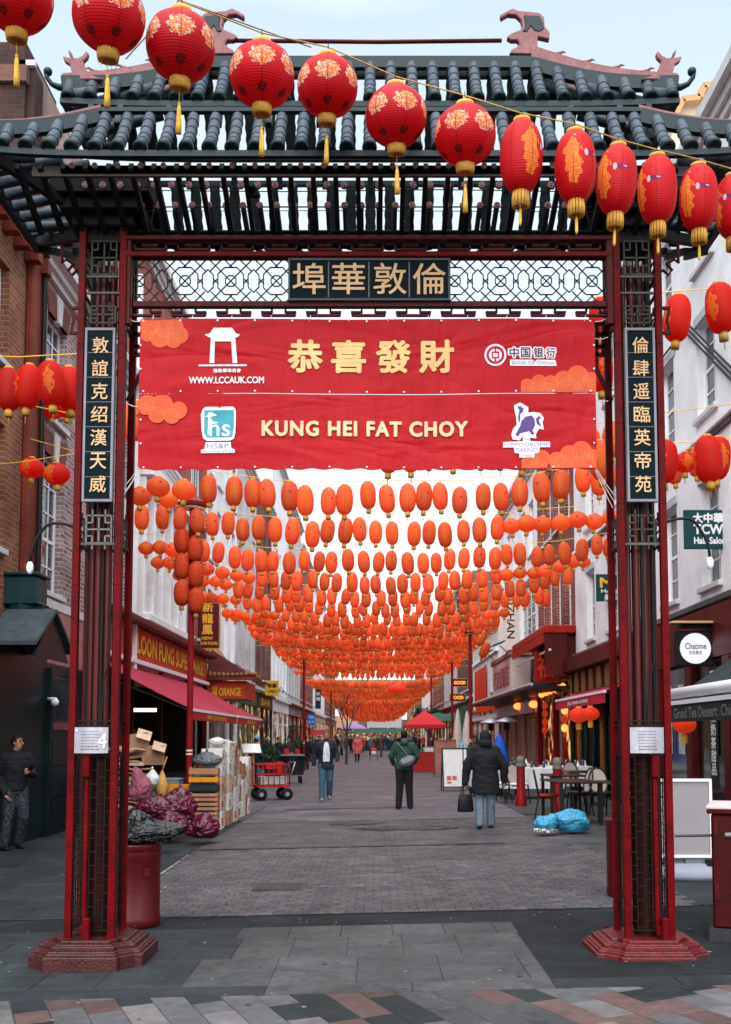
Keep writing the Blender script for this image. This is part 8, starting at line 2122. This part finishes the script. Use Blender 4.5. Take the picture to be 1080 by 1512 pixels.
# red barriers, planters with shrubs
LEAF = mat('leaf_dark', (.03, .06, .03), .6, var=.5, vscale=12); BARK = mat('bark', (.07, .05, .04), .9, var=.3, vscale=10, bump=.5)
def leaves(mb, c, r, n, s, rnd, squash=1):
    for _ in range(n):
        d = V3(rnd.gauss(0, 1), rnd.gauss(0, 1), rnd.gauss(0, 1)).normalized() * r * rnd.random() ** .45; p = c + V3(d.x, d.y, d.z * squash)
        a, b = V3(rnd.uniform(-1, 1), rnd.uniform(-1, 1), rnd.uniform(-1, 1)).normalized(), V3(rnd.uniform(-1, 1), rnd.uniform(-1, 1), rnd.uniform(-1, 1)).normalized(); k = s * rnd.uniform(.6, 1.3)
        mb.add([p - a * k, p + b * k * .5, p + a * k, p - b * k * .5], [(0, 1, 2, 3)])
for k, (px_, Y, h, lb) in enumerate(((438, 66, 1.5, 'clipped dark shrub in a planter on the left far side'), (403, 41, 1.3, 'bushy plant before the green cafe on the left'), (430, 58, 2.3, 'tall dark shrub on the left beyond the blue map sign'), (704, 55, 1.6, 'potted shrub by the low white building'))):
    x = (px_ - CX) / FPX * Y; e = empty('potted_shrub', (x, Y, G(x)), label=lb, cat='plant'); m = MB(); m.loft([(V3(0, 0, 0), .25, .25), (V3(0, 0, .45), .32, .32)], 12); link('pot', m.mesh('pot', BLC if k % 2 else CASTR), e)
    m = MB(); rnd = random.Random(k); 
    for q in range(5): leaves(m, V3(rnd.uniform(-.15, .15), rnd.uniform(-.15, .15), .6 + (h - .7) * q / 4), .38, 150, .06, rnd)
    link('foliage', m.mesh('foliage', LEAF, fix=False), e); m = MB(); m.tube([V3(0, 0, .4), V3(0, 0, h)], .025, 6); link('stem', m.mesh('stem', BARK), e)
# bare street tree and a leafy one
def branch(mb, p, d, l, r, depth, rnd):
    q = p + d * l; mb.tube([p, p.lerp(q, .5) + V3(rnd.uniform(-.04, .04), rnd.uniform(-.04, .04), 0) * l, q], [r, r * .8, r * .6], 6)
    if depth == 0: return [q]
    out = []
    for _ in range(3 if depth > 1 else 2):
        nd = (d + V3(rnd.uniform(-.6, .6), rnd.uniform(-.6, .6), rnd.uniform(-.1, .5))).normalized(); out += branch(mb, q, nd, l * rnd.uniform(.55, .8), r * .58, depth - 1, rnd)
    return out
rnd = random.Random(9); x = (512 - CX) / FPX * 62; e = empty('bare_tree', (x, 62, G(x)), label='slender bare winter tree standing in the far street left of centre', cat='tree')
m = MB(); m.tube([V3(0, 0, 0), V3(.05, 0, 1.6)], [.09, .07], 8); link('trunk', m.mesh('trunk', BARK), e); m = MB()
for k in range(4): branch(m, V3(.05, 0, 1.5 + .1 * k), V3(rnd.uniform(-.35, .35), rnd.uniform(-.3, .3), 1).normalized(), 1.1, .05, 3, rnd)
link('crown', m.mesh('crown', BARK), e)
x = (633 - CX) / FPX * 84; e = empty('evergreen_tree', (x, 84, G(x)), label='dark leafy tree on the right behind the gazebo', cat='tree'); m = MB(); m.tube([V3(0, 0, 0), V3(0, 0, 2.2)], [.16, .1], 8); ends = []
for k in range(4): ends += branch(m, V3(0, 0, 1.8), V3(rnd.uniform(-.6, .6), rnd.uniform(-.6, .6), .8).normalized(), .9, .07, 2, rnd)
link('trunk', m.mesh('trunk', BARK), e); m = MB()
for q in ends: leaves(m, q, .5, 60, .11, rnd)
link('crown', m.mesh('crown', LEAF, fix=False), e)
# overhead cables at the right facade and a thin cable from the sky
m = MB(); m.tube([V3(-1.6, 6.2, 5.95), W(265, 0, 6.6), W(380, 42, 7.0), W(460, 70, 7.0)], .004, 5); tag(m.build('cable', BLK, None, loc=W(265, 0, 6.6)), 'thin dark cable crossing the sky above the round lanterns', 'cable')
